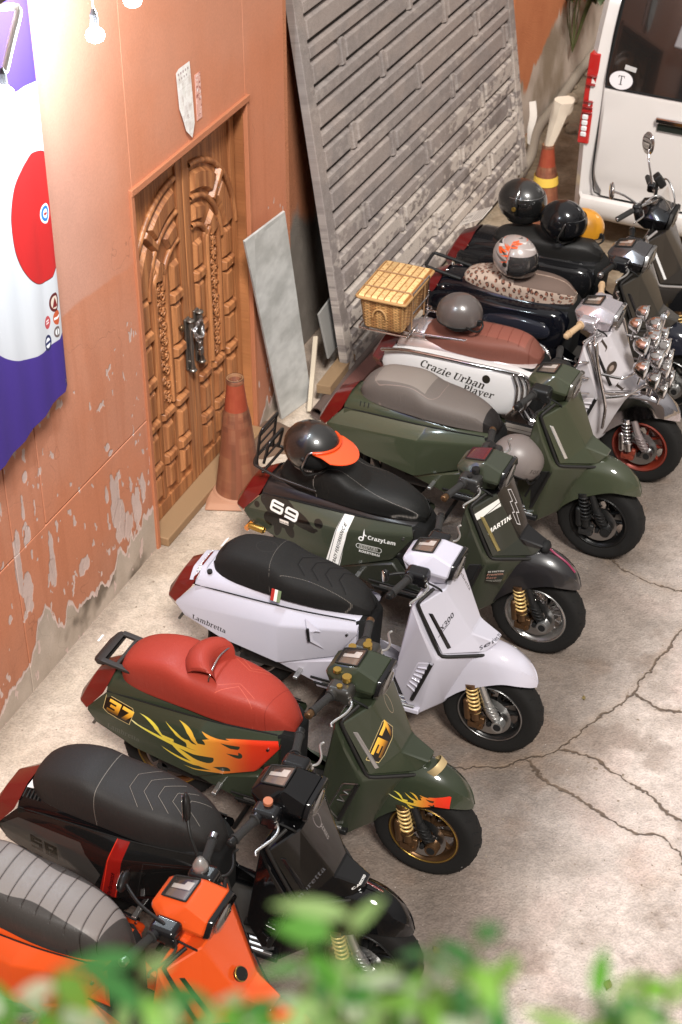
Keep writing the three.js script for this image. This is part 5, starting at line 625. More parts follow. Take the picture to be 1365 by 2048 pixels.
const perf = (g, x, str, bg, fg, col) => { g.save(); g.beginPath(); g.moveTo(PX(-1.03), PY(0.665)); g.lineTo(PX(-1.10), PY(0.33)); g.lineTo(PX(-1.19), PY(0.33)); g.lineTo(PX(-1.09), PY(0.665)); g.closePath(); g.clip(); g.fillStyle = bg; g.fillRect(0, 0, 1200, 400); g.fillStyle = fg; const a = Math.atan2(-(0.335), 0.085); g.translate(PX(-1.135), PY(0.335)); g.rotate(a); g.fillRect(-20, -38, 460, 3); g.fillRect(-20, 26, 460, 3); g.fillStyle = col; g.font = FONT(27); g.transform(1, 0, -0.2, 1, 0, 0); g.fillText(str, 12, 6); g.restore(); };
scooter({ label: 'glossy black scooter with red stripe on its side and chevron stitched seat', x: -1.845, z: -4.58, rot: 1, body: C.black, paint: { rough: 0.12, specularIntensity: 0.1 }, seat: 'chev', form: 'hump', muffler: true, seatK: 0.88, rimM: blackRim, lipM: blackRim, caps: null, leverM: K.alu, housing: K.gloss, barEnd: K.black, shieldM: null, panelBase: [0.006, 0.006, 0.006],
  decal(g) { g.fillStyle = css([0.033, 0.032, 0.029]); g.beginPath(); g.moveTo(PX(-1.70), PY(0.505)); g.lineTo(PX(-1.60), PY(0.578)); g.lineTo(PX(-1.26), PY(0.60)); g.lineTo(PX(-1.165), PY(0.46)); g.lineTo(PX(-1.21), PY(0.37)); g.lineTo(PX(-1.43), PY(0.39)); g.lineTo(PX(-1.66), PY(0.43)); g.fill();
    g.save(); g.translate(PX(-1.53), PY(0.525)); g.rotate(0.06); g.fillStyle = '#0a0a0a'; const b = (x, y, w, h) => g.fillRect(x, y, w, h); b(0, 0, 62, 18); b(0, 0, 20, 44); b(0, 28, 62, 16); b(42, 28, 20, 50); b(0, 62, 62, 16); b(76, 0, 20, 82); b(76, 0, 66, 18); b(120, 0, 22, 82); b(76, 34, 66, 16); b(100, 50, 20, 30); g.restore();
    perf(g, 0, 'Performance', '#7c1713', '#d8361f', '#14060a'); g.strokeStyle = 'rgba(90,90,90,.35)'; g.lineWidth = 2; g.beginPath(); g.moveTo(PX(-1.0), PY(0.37)); g.lineTo(PX(-0.95), PY(0.60)); g.lineTo(PX(-0.72), PY(0.62)); g.stroke(); },
  prowTex: prow(C.black, (g) => { ptext(g, 'Lambretta', 0.165, 0.62, 60, 'rgba(120,120,125,.55)', { rot: -0.2, font: 'serif' }); ptext(g, 'SERIES', 0.0, 0.33, 46, 'rgba(190,180,175,.6)', { rot: 1.57 }); ptext(g, 'CARRICHED', 0.02, 0.93, 26, '#e8e6e2', {}); g.strokeStyle = 'rgba(150,140,140,.7)'; g.lineWidth = 7; g.beginPath(); g.ellipse(500, 150, 46, 70, 0, 0, 7); g.stroke(); }),
  extra(t, B, seat) { part('tail_sticker', [rot(box(-1.555, 0.714, 0.05, 0.035, 0.003, 0.075, 0.001), 'z', 0.1)], K.white, t); part('louvre', Array.from({ length: 5 }, (_, i) => rot(box(-1.575 + i * 0.018, 0.697, 0.10, 0.007, 0.006, 0.055, 0.002), 'x', 0.35)), K.dark, t); part('louvre', Array.from({ length: 5 }, (_, i) => rot(box(-1.575 + i * 0.018, 0.697, -0.10, 0.007, 0.006, 0.055, 0.002), 'x', -0.35)), K.dark, t);
    part('ignition_cap', [cyl([-0.39, 1.08, 0.125], [-0.388, 1.098, 0.127], 0.02, 0.02, 20)], mat([0.4, 0.13, 0.06], 0.4), t); part('indicator', both(poly([[-0.29, 0.975, 0.10], [-0.27, 0.945, 0.115], [-0.25, 0.915, 0.10], [-0.26, 0.94, 0.08]], [[0, 1, 2, 3]], 0)), K.lens, t);
    part('storage_lid', [rot(box(-0.50, 0.30, 0.02, 0.10, 0.02, 0.14, 0.01), 'z', 0.2)], K.dark, t); part('fender_strip', [rot(box(0.02, 0.662, 0.0, 0.1, 0.004, 0.008, 0.002), 'z', -0.35)], K.red, t); } });

scooter({ label: 'dark green scooter with flame decals, number 37 and red seat', x: -1.86, z: -5.37, rot: 0, body: C.flame, paint: { rough: 0.3 }, seat: 'red', form: 'hump', seatK: 0.87, rimM: K.bronze, lipM: K.gold, caps: K.gold, barEnd: K.bronze, vent: 'zig', bezelM: K.gloss, housing: mat([0.028, 0.026, 0.023], 0.35), stripM: mat([0.22, 0.2, 0.19], 0.15, { clearcoat: 1 }), forkM: K.black, capM: K.bronze,
  decal(g) { flames(g, PX(-1.49), PY(0.655), 800, 285); num37(g, PX(-1.59), PY(0.60), 1.55, 0.1); text(g, 'Lambretta', PX(-1.60), PY(0.435), 34, 'rgba(70,72,66,.9)', { font: 'serif', rot: 0.1 }); },
  prowTex: prow(C.flame, (g) => { g.save(); g.translate((0.112 + 0.25) * 2000, 0.46 * 866); g.scale(-1, 1); g.rotate(-0.75); num37(g, -125, -70, 2.7); g.restore(); g.strokeStyle = 'rgba(150,130,110,.8)'; g.lineWidth = 6; g.beginPath(); g.ellipse(500, 200, 40, 95, 0, 0, 7); g.stroke(); }),
  extra(t, B, seat) {
    part('backrest', loft([[-1.235, 0.86, 0.02, 0.09], [-1.215, 0.905, 0.045, 0.115], [-1.18, 0.935, 0.06, 0.125], [-1.13, 0.945, 0.065, 0.122], [-1.09, 0.925, 0.05, 0.11], [-1.075, 0.86, 0.02, 0.095]].map(([x, y, h, w]) => Array.from({ length: 16 }, (_, k) => { const a = k / 16 * 6.283; return [x + 0.05 * Math.abs(Math.sin(a)) ** 2, y - 0.04 + h * Math.cos(a) * 0.6, w * Math.sin(a)]; })), { su: 3, crease: 1.3 }), SM('red'), seat); part('seat_strap', [tube([[-1.06, 0.85, 0.115], [-1.055, 0.885, 0.10], [-1.06, 0.905, 0.0], [-1.055, 0.885, -0.10], [-1.06, 0.85, -0.115]], 0.005, 30, 6)], K.chrome, seat);
    const rk = part('rear_rack', [[poly(...sym([[-1.74, 0.765, 0.075], [-1.70, 0.80, 0.12], [-1.665, 0.80, 0.12], [-1.66, 0.80, 0.06], [-1.74, 0.74, 0.07], [-1.69, 0.765, 0.115], [-1.665, 0.77, 0.115]], [[0, 4, 5, 1], [1, 5, 6, 2]], (n) => [[0, 1, n + 1, n], [1, 2, n + 2, n + 1], [0, n, n + 4, 4], [5, 4, n + 4, n + 5], [6, 5, n + 5, n + 6]]), 0.008), ...both(rot(box(-1.585, 0.785, 0.105, 0.19, 0.018, 0.03, 0.006), 'z', -0.12)), box(-1.60, 0.785, 0, 0.018, 0.014, 0.2, 0.004), box(-1.51, 0.772, 0.0, 0.014, 0.014, 0.19, 0.004), ...both(box(-1.55, 0.777, 0.03, 0.12, 0.012, 0.012, 0.004))].flat().map((g) => fin(g).translate(0.045, -0.015, 0))], mat([0.02, 0.017, 0.015], 0.6), t);
    part('rack_bolt', both(rot(box(-1.485, 0.762, 0.095, 0.05, 0.008, 0.026, 0.004), 'z', 0.1)), K.gold, rk); part('rack_slot', [box(-1.70, 0.802, -0.01, 0.01, 0.004, 0.05, 0.001)], K.white, rk);
    part('nose_band', [(() => { const q = lathe([[0.05, -0.018], [0.054, -0.018], [0.054, 0.018], [0.05, 0.018], [0.05, -0.018]], [0, 0, 0], [0.72, -0.68, 0], 32); return q.translate(0.015, 0.632, 0); })()], mat([0.62, 0.47, 0.25], 0.35, { metalness: 0.5 }), t);
    const fl = canvasTex(512, 256, (g) => { g.clearRect(0, 0, 512, 256); flames(g, 20, 30, 460, 200, 0.7, true); }); for (const s of [1, -1]) { const n = 12, R = []; for (let i = 0; i <= n; i++) { const x = -0.185 + 0.32 * i / n, row = []; let k = 0; while (k < G.fr.length - 2 && G.fr[k + 1][0] < x) k++; const A = G.fr[k], B = G.fr[k + 1], tt = (x - A[0]) / (B[0] - A[0]), f = A.map((v, j) => lerp(v, B[j], tt)); for (let j = 0; j <= 4; j++) { const q = 0.04 + 0.92 * j / 4; row.push([x, lerp(f[3] - 0.012, f[5], q), s * (lerp(f[4] + 0.003, f[6], q) + 0.005 + 0.004 * Math.sin(q * 3.14))]); } R.push(row); } const g = loft(R, { closed: false, cap: false, crease: 2 }); planarUV(g, [-0.185, 0.40, 0], [0.32, 0, 0], [0, 0.18, 0]); part('flame_decal', g, new THREE.MeshStandardMaterial({ map: fl, alphaTest: 0.5, roughness: 0.3, side: THREE.DoubleSide }), t); }
    part('tyre_lettering', [rot(box(0.165, 0.12, 0.057, 0.012, 0.05, 0.002, 0.001), 'z', -0.9)], mat([0.25, 0.24, 0.23], 0.6), t); part('top_dials', both(cyl([-0.43, 1.09, 0.085], [-0.43, 1.104, 0.085], 0.018, 0.018, 18)), K.gold, t); } });

scooter({ label: 'white scooter with black quilted seat and bright red tail light', x: -1.85, z: -6.27, rot: 0.2, body: C.white, paint: { rough: 0.4 }, seat: 'suede', form: 'step', rimM: mat([0.06, 0.06, 0.06], 0.3, { metalness: 0.8 }), lipM: K.steel, bezelM: K.gloss, housing: K.gloss, barEnd: K.black, strip: 0.012, stripM: K.gloss, floorM: mat(C.white, 0.4), panelBase: C.white,
  decal(g) { text(g, 'Lambretta', PX(-1.615), PY(0.432), 36, '#15151a', { font: 'serif', rot: 0.11, sx: 1.05 }); },
  prowTex: prow(C.white, (g) => { g.fillStyle = '#1c1c22'; g.save(); g.translate((0.148 + 0.25) * 2000, 0.40 * 866); g.scale(-1, 1); g.rotate(-0.3); g.transform(1, 0, -0.3, 1, 0, 0); g.font = FONT(62); g.fillText('X300', -70, 10); g.fillRect(-110, 16, 130, 6); g.restore(); ptext(g, 'Series II', 0.025, 0.95, 52, '#33333a', { rot: 0.2 }); ptext(g, 'Lambretta', -0.06, 0.2, 54, '#222', { rot: 1.45, font: 'serif' }); }),
  extra(t, B, seat) {
    part('cowl_scoop', both(poly([[-0.955, 0.655, 0.195], [-0.86, 0.612, 0.212], [-0.90, 0.605, 0.214], [-0.905, 0.56, 0.222], [-0.875, 0.535, 0.21], [-0.85, 0.50, 0.20], [-0.925, 0.555, 0.232], [-0.93, 0.605, 0.228]], [[0, 7, 2, 1], [7, 6, 3, 2], [6, 5, 4, 3]], 0.004)), B, t); part('scoop_slot', both(rot(box(-0.925, 0.583, 0.226, 0.014, 0.075, 0.012, 0.003), 'z', 0.12)), K.black, t);
    const lt = canvasTex(256, 512, (g, w, h) => { g.fillStyle = css(C.white); g.fillRect(0, 0, w, h); g.save(); g.translate(128, 256); g.rotate(Math.PI / 2); g.textBaseline = 'middle'; text(g, 'CRAZY LAM', -232, 10, 84, '#f4f4f6', { stroke: '#111', lw: 9 }); g.restore(); });
    const R = []; for (let j = 0; j <= 10; j++) { const q = j / 10 * 2 - 1, z = q * 0.128, y = 0.688 + 0.0 - (Math.abs(z) > 0.085 ? (Math.abs(z) - 0.085) * 0.95 : 0.0), a = Math.abs(z) < 0.06 ? 0 : -(Math.abs(z) - 0.06) * 0.1; R.push([[-1.635, y + a + 0.004, z], [-1.555, y + a + 0.025, z]]); } const g = loft(R, { closed: false, cap: false, crease: 2 }); planarUV(g, [-1.635, 0, 0.14], [0.08, 0, 0], [0, 0, -0.28]); g.attributes.uv.array.forEach((v, i, arr) => { if (i % 2) arr[i] = 1 - v; }); part('tail_lettering', g, new THREE.MeshStandardMaterial({ map: lt, roughness: 0.4, side: THREE.DoubleSide }), t);
    part('italian_tag', [(() => { const q = box(0, 0, 0, 0.055, 0.06, 0.004, 0.001); planarUV(q, [-0.0275, 0, 0], [0.055, 0, 0], [0, 0.06, 0]); q.rotateX(-0.35); q.rotateY(-0.1); return q.translate(-1.125, 0.725, 0.172); })()], new THREE.MeshStandardMaterial({ map: canvasTex(96, 96, (g) => { g.fillStyle = '#a8281e'; g.fillRect(0, 0, 34, 96); g.fillStyle = '#e6e2da'; g.fillRect(34, 0, 30, 96); g.fillStyle = '#6d7d5a'; g.fillRect(64, 0, 32, 96); }), roughness: 0.7 }), seat);
    part('seat_tag', [rot(box(-1.478, 0.845, 0.02, 0.018, 0.003, 0.075, 0.001), 'z', 0.6)], K.white, seat); part('lock', [cyl([-1.53, 0.70, 0.1], [-1.53, 0.712, 0.102], 0.014, 0.014, 16)], K.dark, t); mirror(t, 1, [-0.39, 1.06, 0.16], [-0.52, 1.055, 0.22], 0.9, 0.02, 0.035); part('indicator', both(poly([[-0.29, 0.975, 0.10], [-0.27, 0.945, 0.115], [-0.25, 0.915, 0.10], [-0.26, 0.94, 0.08]], [[0, 1, 2, 3]], 0)), K.lens, t); } });

scooter({ label: 'dark green scooter with black splash, number 69 and rear tube rack', x: -1.88, z: -7.10, rot: -1.5, body: C.green, paint: { rough: 0.32 }, seat: 'black', form: 'step', wheel: 'wire', ind: true, rimM: K.alu, lipM: K.chrome, caps: K.black, barEnd: K.bronze, fenderM: mat([0.012, 0.011, 0.012], 0.3, { clearcoat: 0.8 }), deckM: mat([0.014, 0.012, 0.012], 0.3, { clearcoat: 0.7 }), bezelM: K.gloss, vent: 'none', ventM: mat([0.008, 0.008, 0.008], 0.6), housing: mat([0.02, 0.019, 0.018], 0.4), strip: 0.012, stripM: mat([0.35, 0.29, 0.12], 0.3, { metalness: 0.7 }), forkM: K.black, skirtM: mat([0.02, 0.022, 0.016], 0.3, { clearcoat: 0.6 }), springM: K.spring, panelBase: C.green,
  decal(g) { g.fillStyle = '#0a0a09'; const B = (x, y, rx, ry, a = 0) => { g.beginPath(); g.ellipse(PX(x), PY(y), rx, ry, a, 0, 7); g.fill(); }; B(-1.47, 0.575, 120, 62, 0.15); B(-1.56, 0.60, 50, 40); B(-1.35, 0.56, 90, 40, 0.35); B(-1.29, 0.535, 50, 26, 0.3); B(-1.63, 0.555, 18, 18); B(-1.225, 0.58, 28, 26); B(-1.24, 0.535, 12, 10); B(-1.49, 0.47, 26, 62, 0.15); B(-1.415, 0.475, 30, 56, -0.3); B(-1.54, 0.50, 40, 45); B(-1.45, 0.52, 70, 50);
    g.save(); g.translate(PX(-1.548), PY(0.553)); g.rotate(0.1); g.transform(1, 0, -0.12, 1, 0, 0); const six = (x, flip) => { g.save(); g.translate(x, 0); if (flip) { g.translate(86, -68); g.rotate(Math.PI); } g.strokeStyle = '#e9e7e4'; g.lineWidth = 15; g.lineJoin = 'round'; g.beginPath(); g.moveTo(80, -60); g.lineTo(20, -60); g.quadraticCurveTo(8, -60, 8, -48); g.lineTo(8, -20); g.quadraticCurveTo(8, -8, 20, -8); g.lineTo(66, -8); g.quadraticCurveTo(78, -8, 78, -20); g.lineTo(78, -36); g.lineTo(10, -36); g.stroke(); g.restore(); }; six(0); six(96, true); g.restore();
    g.fillStyle = '#d8cfc4'; g.fillRect(PX(-1.475), PY(0.525), 58, 26); text(g, 'BULAN4', PX(-1.472), PY(0.502), 15, '#222');
    g.fillStyle = 'rgba(150,146,130,.20)'; g.beginPath(); g.moveTo(PX(-1.6), PY(0.63)); g.lineTo(PX(-1.03), PY(0.66)); g.lineTo(PX(-1.06), PY(0.60)); g.lineTo(PX(-1.68), PY(0.52)); g.fill();  // pale band: sheen of the upward bevel painted into the map
    perf(g, 0, 'CRAZY PERFORMANCE', '#e5e3df', '#16181a', '#202420');
    g.save(); g.translate(PX(-0.985), PY(0.555)); g.rotate(0.09); g.fillStyle = g.strokeStyle = '#f0f0ee'; g.lineWidth = 7; g.beginPath(); g.arc(14, -8, 11, 0, 7); g.stroke(); g.beginPath(); g.moveTo(26, -8); g.lineTo(26, -44); g.quadraticCurveTo(30, -32, 42, -31); g.stroke(); text(g, 'CrazyLam', 48, -14, 33, '#f0f0ee'); text(g, 'ร้านโหลดมาก', 44, 12, 22, '#dedcd6', { w: 'normal' }); g.lineWidth = 3; g.beginPath(); g.roundRect(-8, 26, 140, 30, 14); g.stroke(); text(g, 'SHIFTED', 8, 50, 26, 'rgba(20,24,18,1)', { stroke: '#e6e4de', lw: 3 }); text(g, 'KORRYBAM', 8, 82, 22, '#f0f0ee'); g.restore(); },
  prowTex: prow([0.026, 0.028, 0.022], (g) => { g.fillStyle = '#0d0c0d'; g.beginPath(); g.moveTo(275, -10); g.lineTo(725, -10); g.lineTo(640, 690); g.lineTo(570, 880); g.lineTo(430, 880); g.lineTo(360, 690); g.fill(); g.fillStyle = '#d9d7d2'; g.save(); g.beginPath(); g.moveTo(720, 110); g.lineTo(980, 60); g.lineTo(980, 130); g.lineTo(720, 190); g.fill(); g.fillStyle = '#1b1d18'; g.fillRect(700, 150, 300, 7); g.restore(); ptext(g, 'MARTINI', 0.135, 0.42, 60, '#eceae6', { rot: 0.15 }); g.strokeStyle = '#c9c6c8'; g.lineWidth = 9; g.save(); g.translate(500, 330); g.beginPath(); const o = [[-70, -160], [-10, -190], [-10, -60], [40, -80], [40, 40], [80, 20], [80, 150], [30, 190], [10, 60], [-40, 90], [-40, -20], [-80, 0]]; o.forEach((p, i) => i ? g.lineTo(...p) : g.moveTo(...p)); g.closePath(); g.stroke(); g.restore();  }),
  extra(t, B, seat) {
    const st = K.dark2 ??= mat([0.055, 0.048, 0.045], 0.28, { metalness: 0.75 }), T = (p, n = 30, r = 0.0085, ten = 0.18) => capTube2(p, r, n, ten); function capTube2(p, r, n, ten) { return [tube(p, r, n, 8, false, ten), ball(p[0], r), ball(p[p.length - 1], r)]; }
    const rk = part('rear_rack', [T([[-1.27, 0.735, 0.145], [-1.5, 0.755, 0.14], [-1.655, 0.775, 0.11], [-1.68, 0.78, 0.05], [-1.68, 0.78, -0.05], [-1.655, 0.775, -0.11], [-1.5, 0.755, -0.14], [-1.27, 0.735, -0.145]], 70), T([[-1.6, 0.755, 0.125], [-1.6, 0.755, -0.125]], 4)], st, t);
    part('rack_upright', [T([[-1.65, 0.775, 0.10], [-1.625, 0.96, 0.098], [-1.61, 1.0, 0.085], [-1.61, 1.0, -0.085], [-1.625, 0.96, -0.098], [-1.65, 0.775, -0.10]], 60), T([[-1.61, 0.79, 0.09], [-1.58, 0.90, 0.088], [-1.575, 0.92, 0.07], [-1.575, 0.92, -0.07], [-1.58, 0.90, -0.088], [-1.61, 0.79, -0.09]], 60), ...[0.84, 0.9, 0.955].map((y) => T([[-1.642 + (y - 0.84) * 0.14, y, 0.098], [-1.642 + (y - 0.84) * 0.14, y, -0.098]], 3, 0.006)), ...[0.825, 0.875].map((y) => T([[-1.60, y, 0.088], [-1.60, y, -0.088]], 3, 0.006))], st, rk);
    part('shield_sticker', [(() => { const q = both(poly([[-0.245, 0.60, 0.223], [-0.17, 0.585, 0.175], [-0.19, 0.50, 0.172], [-0.258, 0.52, 0.213]].map((v) => [v[0] + 0.012, v[1], v[2] + 0.006]), [[0, 3, 2, 1]], 0)); q.forEach((g) => planarUV(g, [-0.26, 0.5, 0], [0.1, -0.02, 0], [0, 0.1, 0])); return q; })()], new THREE.MeshStandardMaterial({ map: canvasTex(256, 256, (g) => { g.fillStyle = css([0.022, 0.024, 0.02]); g.fillRect(0, 0, 256, 256); text(g, 'KI FACTORY', 20, 56, 36, '#d8d6d0'); text(g, 'Frontline', 14, 112, 48, 'rgba(190,140,120,.95)', { skew: -0.2 }); text(g, 'Race', 16, 172, 52, '#9a6a5c', { skew: -0.2 }); text(g, 'MALOSSI', 14, 228, 44, '#8a8880', { skew: -0.2 }); }), roughness: 0.4, side: THREE.DoubleSide }), t);
    part('fender_flash', [tube([[0.005, 0.674, 0.004], [0.05, 0.642, 0.004], [0.12, 0.603, 0.003], [0.17, 0.555, 0.002]], 0.006, 12, 6)], mat([0.22, 0.03, 0.07], 0.3), t); part('dash_cover', [G.dash.clone().translate(-0.002, 0.004, 0).scale(1, 1, 1.03)], mat([0.09, 0.012, 0.02], 0.2, { clearcoat: 1 }), t);
    part('nose_cap', [ball([0.0, 0.665, 0], 0.04, 0.7, 0.8, 1.05)], K.matt, t); part('exhaust_tip', [lathe([[0.012, 0], [0.018, 0.015], [0.02, 0.09], [0.013, 0.1], [0.01, 0.015]], [-1.66, 0.44, 0.2], [1, -0.08, 0], 20)], K.gold, t); } });

scooter({ label: 'plain olive green scooter with grey seat and black wheels', x: -1.81, z: -8.06, rot: -2.5, body: C.olive, paint: { rough: 0.42 }, seat: 'grey', form: 'step', rimM: blackRim, lipM: blackRim, housing: K.black, barEnd: K.black, leverM: K.black, vent: 'none', ventM: mat([0.006, 0.006, 0.006], 0.6), calM: K.engine, shockM: K.black, springM: K.black, forkM: K.black, capM: K.black, bezelM: mat([0.05, 0.045, 0.035], 0.25, { clearcoat: 1 }), strip: 0.012, stripM: stripMat, panelBase: C.olive,
  decal(g) { g.fillStyle = 'rgba(190,180,160,.16)'; g.beginPath(); g.moveTo(PX(-1.6), PY(0.63)); g.lineTo(PX(-1.05), PY(0.665)); g.lineTo(PX(-1.09), PY(0.592)); g.lineTo(PX(-1.7), PY(0.51)); g.fill(); },  // no print, only a painted sheen along the upper bevel
  extra(t) { part('louvre', both(merge([0, 1, 2].map((i) => rot(box(-1.50 + i * 0.026, 0.673, 0.122, 0.006, 0.03, 0.004, 0.001), 'x', -0.5)))), K.black, t); mirror(t, 1, [-0.37, 1.06, 0.17], [-0.47, 1.01, 0.30], 1.2, 0.02, 0.02); } });

// chromed white show scooter with lamps on a front bar
const lilac = mat([0.60, 0.55, 0.58], 0.16, { metalness: 0.75 }), whiteG = paint([0.5, 0.47, 0.48], { rough: 0.3 });
scooter({ label: 'white and chrome scooter with brown seat and cluster of front lamps', x: -1.80, z: -8.92, rot: -1, body: [0.5, 0.47, 0.48], round: true, seat: 'brown', form: 'saddle', seatK: 1.08, headM: lilac, bezelM: K.chrome, housing: lilac, gripM: mat([0.45, 0.31, 0.18], 0.6), barEnd: mat([0.45, 0.31, 0.18], 0.6), leverM: K.chrome, fenderM: mat([0.55, 0.53, 0.56], 0.1, { metalness: 1 }), rimM: mat([0.2, 0.025, 0.012], 0.45, { metalness: 0.3 }), lipM: mat([0.16, 0.03, 0.02], 0.5), deckM: mat([0.6, 0.52, 0.5], 0.2, { metalness: 0.6 }), shieldM: whiteG, vent: 'bars', skirtM: K.chrome, forkM: mat([0.35, 0.3, 0.3], 0.3, { metalness: 0.6 }), capM: K.steel, springM: K.chrome, shockM: K.chrome, calM: mat([0.18, 0.03, 0.015], 0.5), floorM: K.chrome, trimM: K.chrome,
  panelBase: [0.58, 0.56, 0.55], decal(g) { g.save(); g.fillStyle = '#26221d'; text(g, 'Crazie Urban', PX(-1.42), PY(0.56), 66, '#26221d', { font: 'serif', rot: 0.12, skew: -0.32 }); text(g, 'Player', PX(-1.12), PY(0.47), 62, '#26221d', { font: 'serif', rot: 0.07, skew: -0.28 }); g.beginPath(); g.arc(PX(-0.97), PY(0.575), 26, 0, 7); g.fill(); g.restore(); },
  prowTex: prow([0.48, 0.45, 0.47], (g) => { ptext(g, 'J', 0.15, 0.16, 150, '#3c332e', { rot: -0.3, font: 'serif' }); g.fillStyle = '#3c332e'; g.beginPath(); g.arc(790, 400, 62, 0, 7); g.fill(); g.fillStyle = '#8a7b72'; g.beginPath(); g.arc(790, 400, 28, 0, 7); g.fill(); ptext(g, 'I', 0.125, 0.82, 150, '#3c332e', { rot: -0.3, font: 'serif' }); }),
  extra(t, B, seat) {
    const T = (p, r = 0.009, n = 30, ten = 0.3) => [tube(p, r, n, 8, false, ten), ball(p[0], r), ball(p[p.length - 1], r)];
    part('panel_bead', both(merge([...T([[-1.68, 0.6, 0.185], [-1.5, 0.638, 0.20], [-1.1, 0.648, 0.21], [-0.78, 0.642, 0.195], [-0.70, 0.60, 0.175], [-0.69, 0.5, 0.17]], 0.012, 40), ...[0, 1, 2].map((i) => T([[-0.80 + i * 0.03, 0.635, 0.21 - i * 0.01], [-0.765 + i * 0.03, 0.56, 0.224 - i * 0.015], [-0.78 + i * 0.03, 0.42, 0.216 - i * 0.015], [-0.83 + i * 0.03, 0.35, 0.20 - i * 0.01]], 0.009, 24)).flat()])), K.chrome, t);
    const rk = part('rear_rack', [T([[-1.15, 0.75, 0.13], [-1.45, 0.74, 0.15], [-1.82, 0.735, 0.15], [-1.82, 0.735, -0.15], [-1.45, 0.74, -0.15], [-1.15, 0.75, -0.13]], 0.0075, 60, 0.1), T([[-1.5, 0.737, 0.22], [-1.83, 0.737, 0.22], [-1.83, 0.737, -0.2], [-1.5, 0.737, -0.2], [-1.5, 0.737, 0.22]], 0.0065, 60, 0.05), ...[0.16, -0.1].map((z) => T([[-1.495, 0.737, z], [-1.49, 1.0, z]], 0.0055, 6)), T([[-1.49, 1.0, 0.16], [-1.49, 1.0, -0.1]], 0.0055, 6), T([[-1.49, 0.87, 0.16], [-1.49, 0.87, -0.1]], 0.0055, 6)], K.chrome, t);
    part('tail_hump', [loft([[-1.60, 0.70, 0.07], [-1.52, 0.745, 0.1], [-1.42, 0.75, 0.1], [-1.36, 0.70, 0.07]].map(([x, y, w]) => ring(x, [[y, 0], [y - 0.01, w * 0.6], [y - 0.04, w], [0.66, w]])), { su: 3, crease: 1.2 })], lilac, t);
    const bar = part('crash_bar', both(merge([T([[-0.33, 1.0, 0.15], [-0.30, 0.97, 0.25], [-0.25, 0.80, 0.275], [-0.2, 0.6, 0.26], [-0.22, 0.42, 0.2]], 0.011, 40), T([[-0.30, 0.97, 0.215], [-0.265, 0.80, 0.24], [-0.22, 0.63, 0.235]], 0.008, 24), T([[-0.26, 0.8, 0.255], [-0.12, 0.80, 0.25], [-0.05, 0.82, 0.16], [-0.03, 0.83, 0]], 0.009, 30), T([[-0.22, 0.65, 0.255], [-0.09, 0.68, 0.22], [0.0, 0.71, 0.1], [0.02, 0.72, 0]], 0.009, 30), ...[0.14, 0.09, 0.04].map((d, i) => T([[-0.33 + i * 0.01, 0.86 - i * 0.1, 0.26], [-0.37, 0.87 - i * 0.1, 0.30], [-0.40, 0.83 - i * 0.1, 0.29], [-0.38, 0.78 - i * 0.1, 0.255]], 0.007, 18))])), K.chrome, t);
    const lampG = lathe([[0, -0.075], [0.018, -0.073], [0.04, -0.055], [0.054, -0.02], [0.058, 0], [0.062, 0.004], [0.062, 0.014], [0.056, 0.018]], [0, 0, 0], [1, 0, 0], 28), lensG = lathe([[0, 0.022], [0.04, 0.018], [0.056, 0.012]], [0, 0, 0], [1, 0, 0], 28);
    for (const [x, y, z, s] of [[0.0, 0.95, 0.0, 1.05], [-0.03, 0.965, 0.13, 1.0], [-0.03, 0.965, -0.13, 1.0], [0.05, 0.87, 0.075, 1.0], [0.05, 0.87, -0.075, 1.0], [0.0, 0.865, 0.215, 0.95], [0.0, 0.865, -0.215, 0.95], [0.085, 0.775, 0.0, 1.05], [0.06, 0.77, 0.145, 0.95], [0.06, 0.77, -0.145, 0.95], [-0.10, 1.06, 0.08, 0.8], [-0.10, 1.06, -0.08, 0.8], [0.10, 0.68, 0.075, 0.85], [0.10, 0.68, -0.075, 0.85]]) { const l = part('spot_lamp', [lampG.clone().scale(s, s, s).rotateZ(-0.12).translate(x, y, z), cyl([x - 0.02, y - 0.05 * s, z], [x - 0.03, y - 0.1, z], 0.007)], K.chrome, t); part('lamp_glass', [lensG.clone().scale(s, s, s).rotateZ(-0.12).translate(x, y, z)], K.lens, l); }
    part('mirror_stalk', [T([[0.0, 0.95, -0.1], [0.02, 1.08, -0.12]], 0.006, 6), cyl([0.01, 1.05, -0.15], [0.01, 1.06, -0.08], 0.02)], K.chrome, t);
    part('fender_lamp', [box(-0.02, 0.665, 0.075, 0.05, 0.035, 0.04, 0.01)], K.chrome, t); part('side_lettering', [(() => { const q = box(-0.66, 0.275, 0.203, 0.34, 0.05, 0.004, 0.001); planarUV(q, [-0.83, 0.25, 0], [0.34, 0, 0], [0, 0.05, 0]); return q; })()], new THREE.MeshStandardMaterial({ map: canvasTex(512, 76, (g) => { g.fillStyle = '#b7ada2'; g.fillRect(0, 0, 512, 76); text(g, 'La Brea', 250, 56, 56, '#3a2f26', { font: 'serif' }); }), roughness: 0.4 }), t); } });

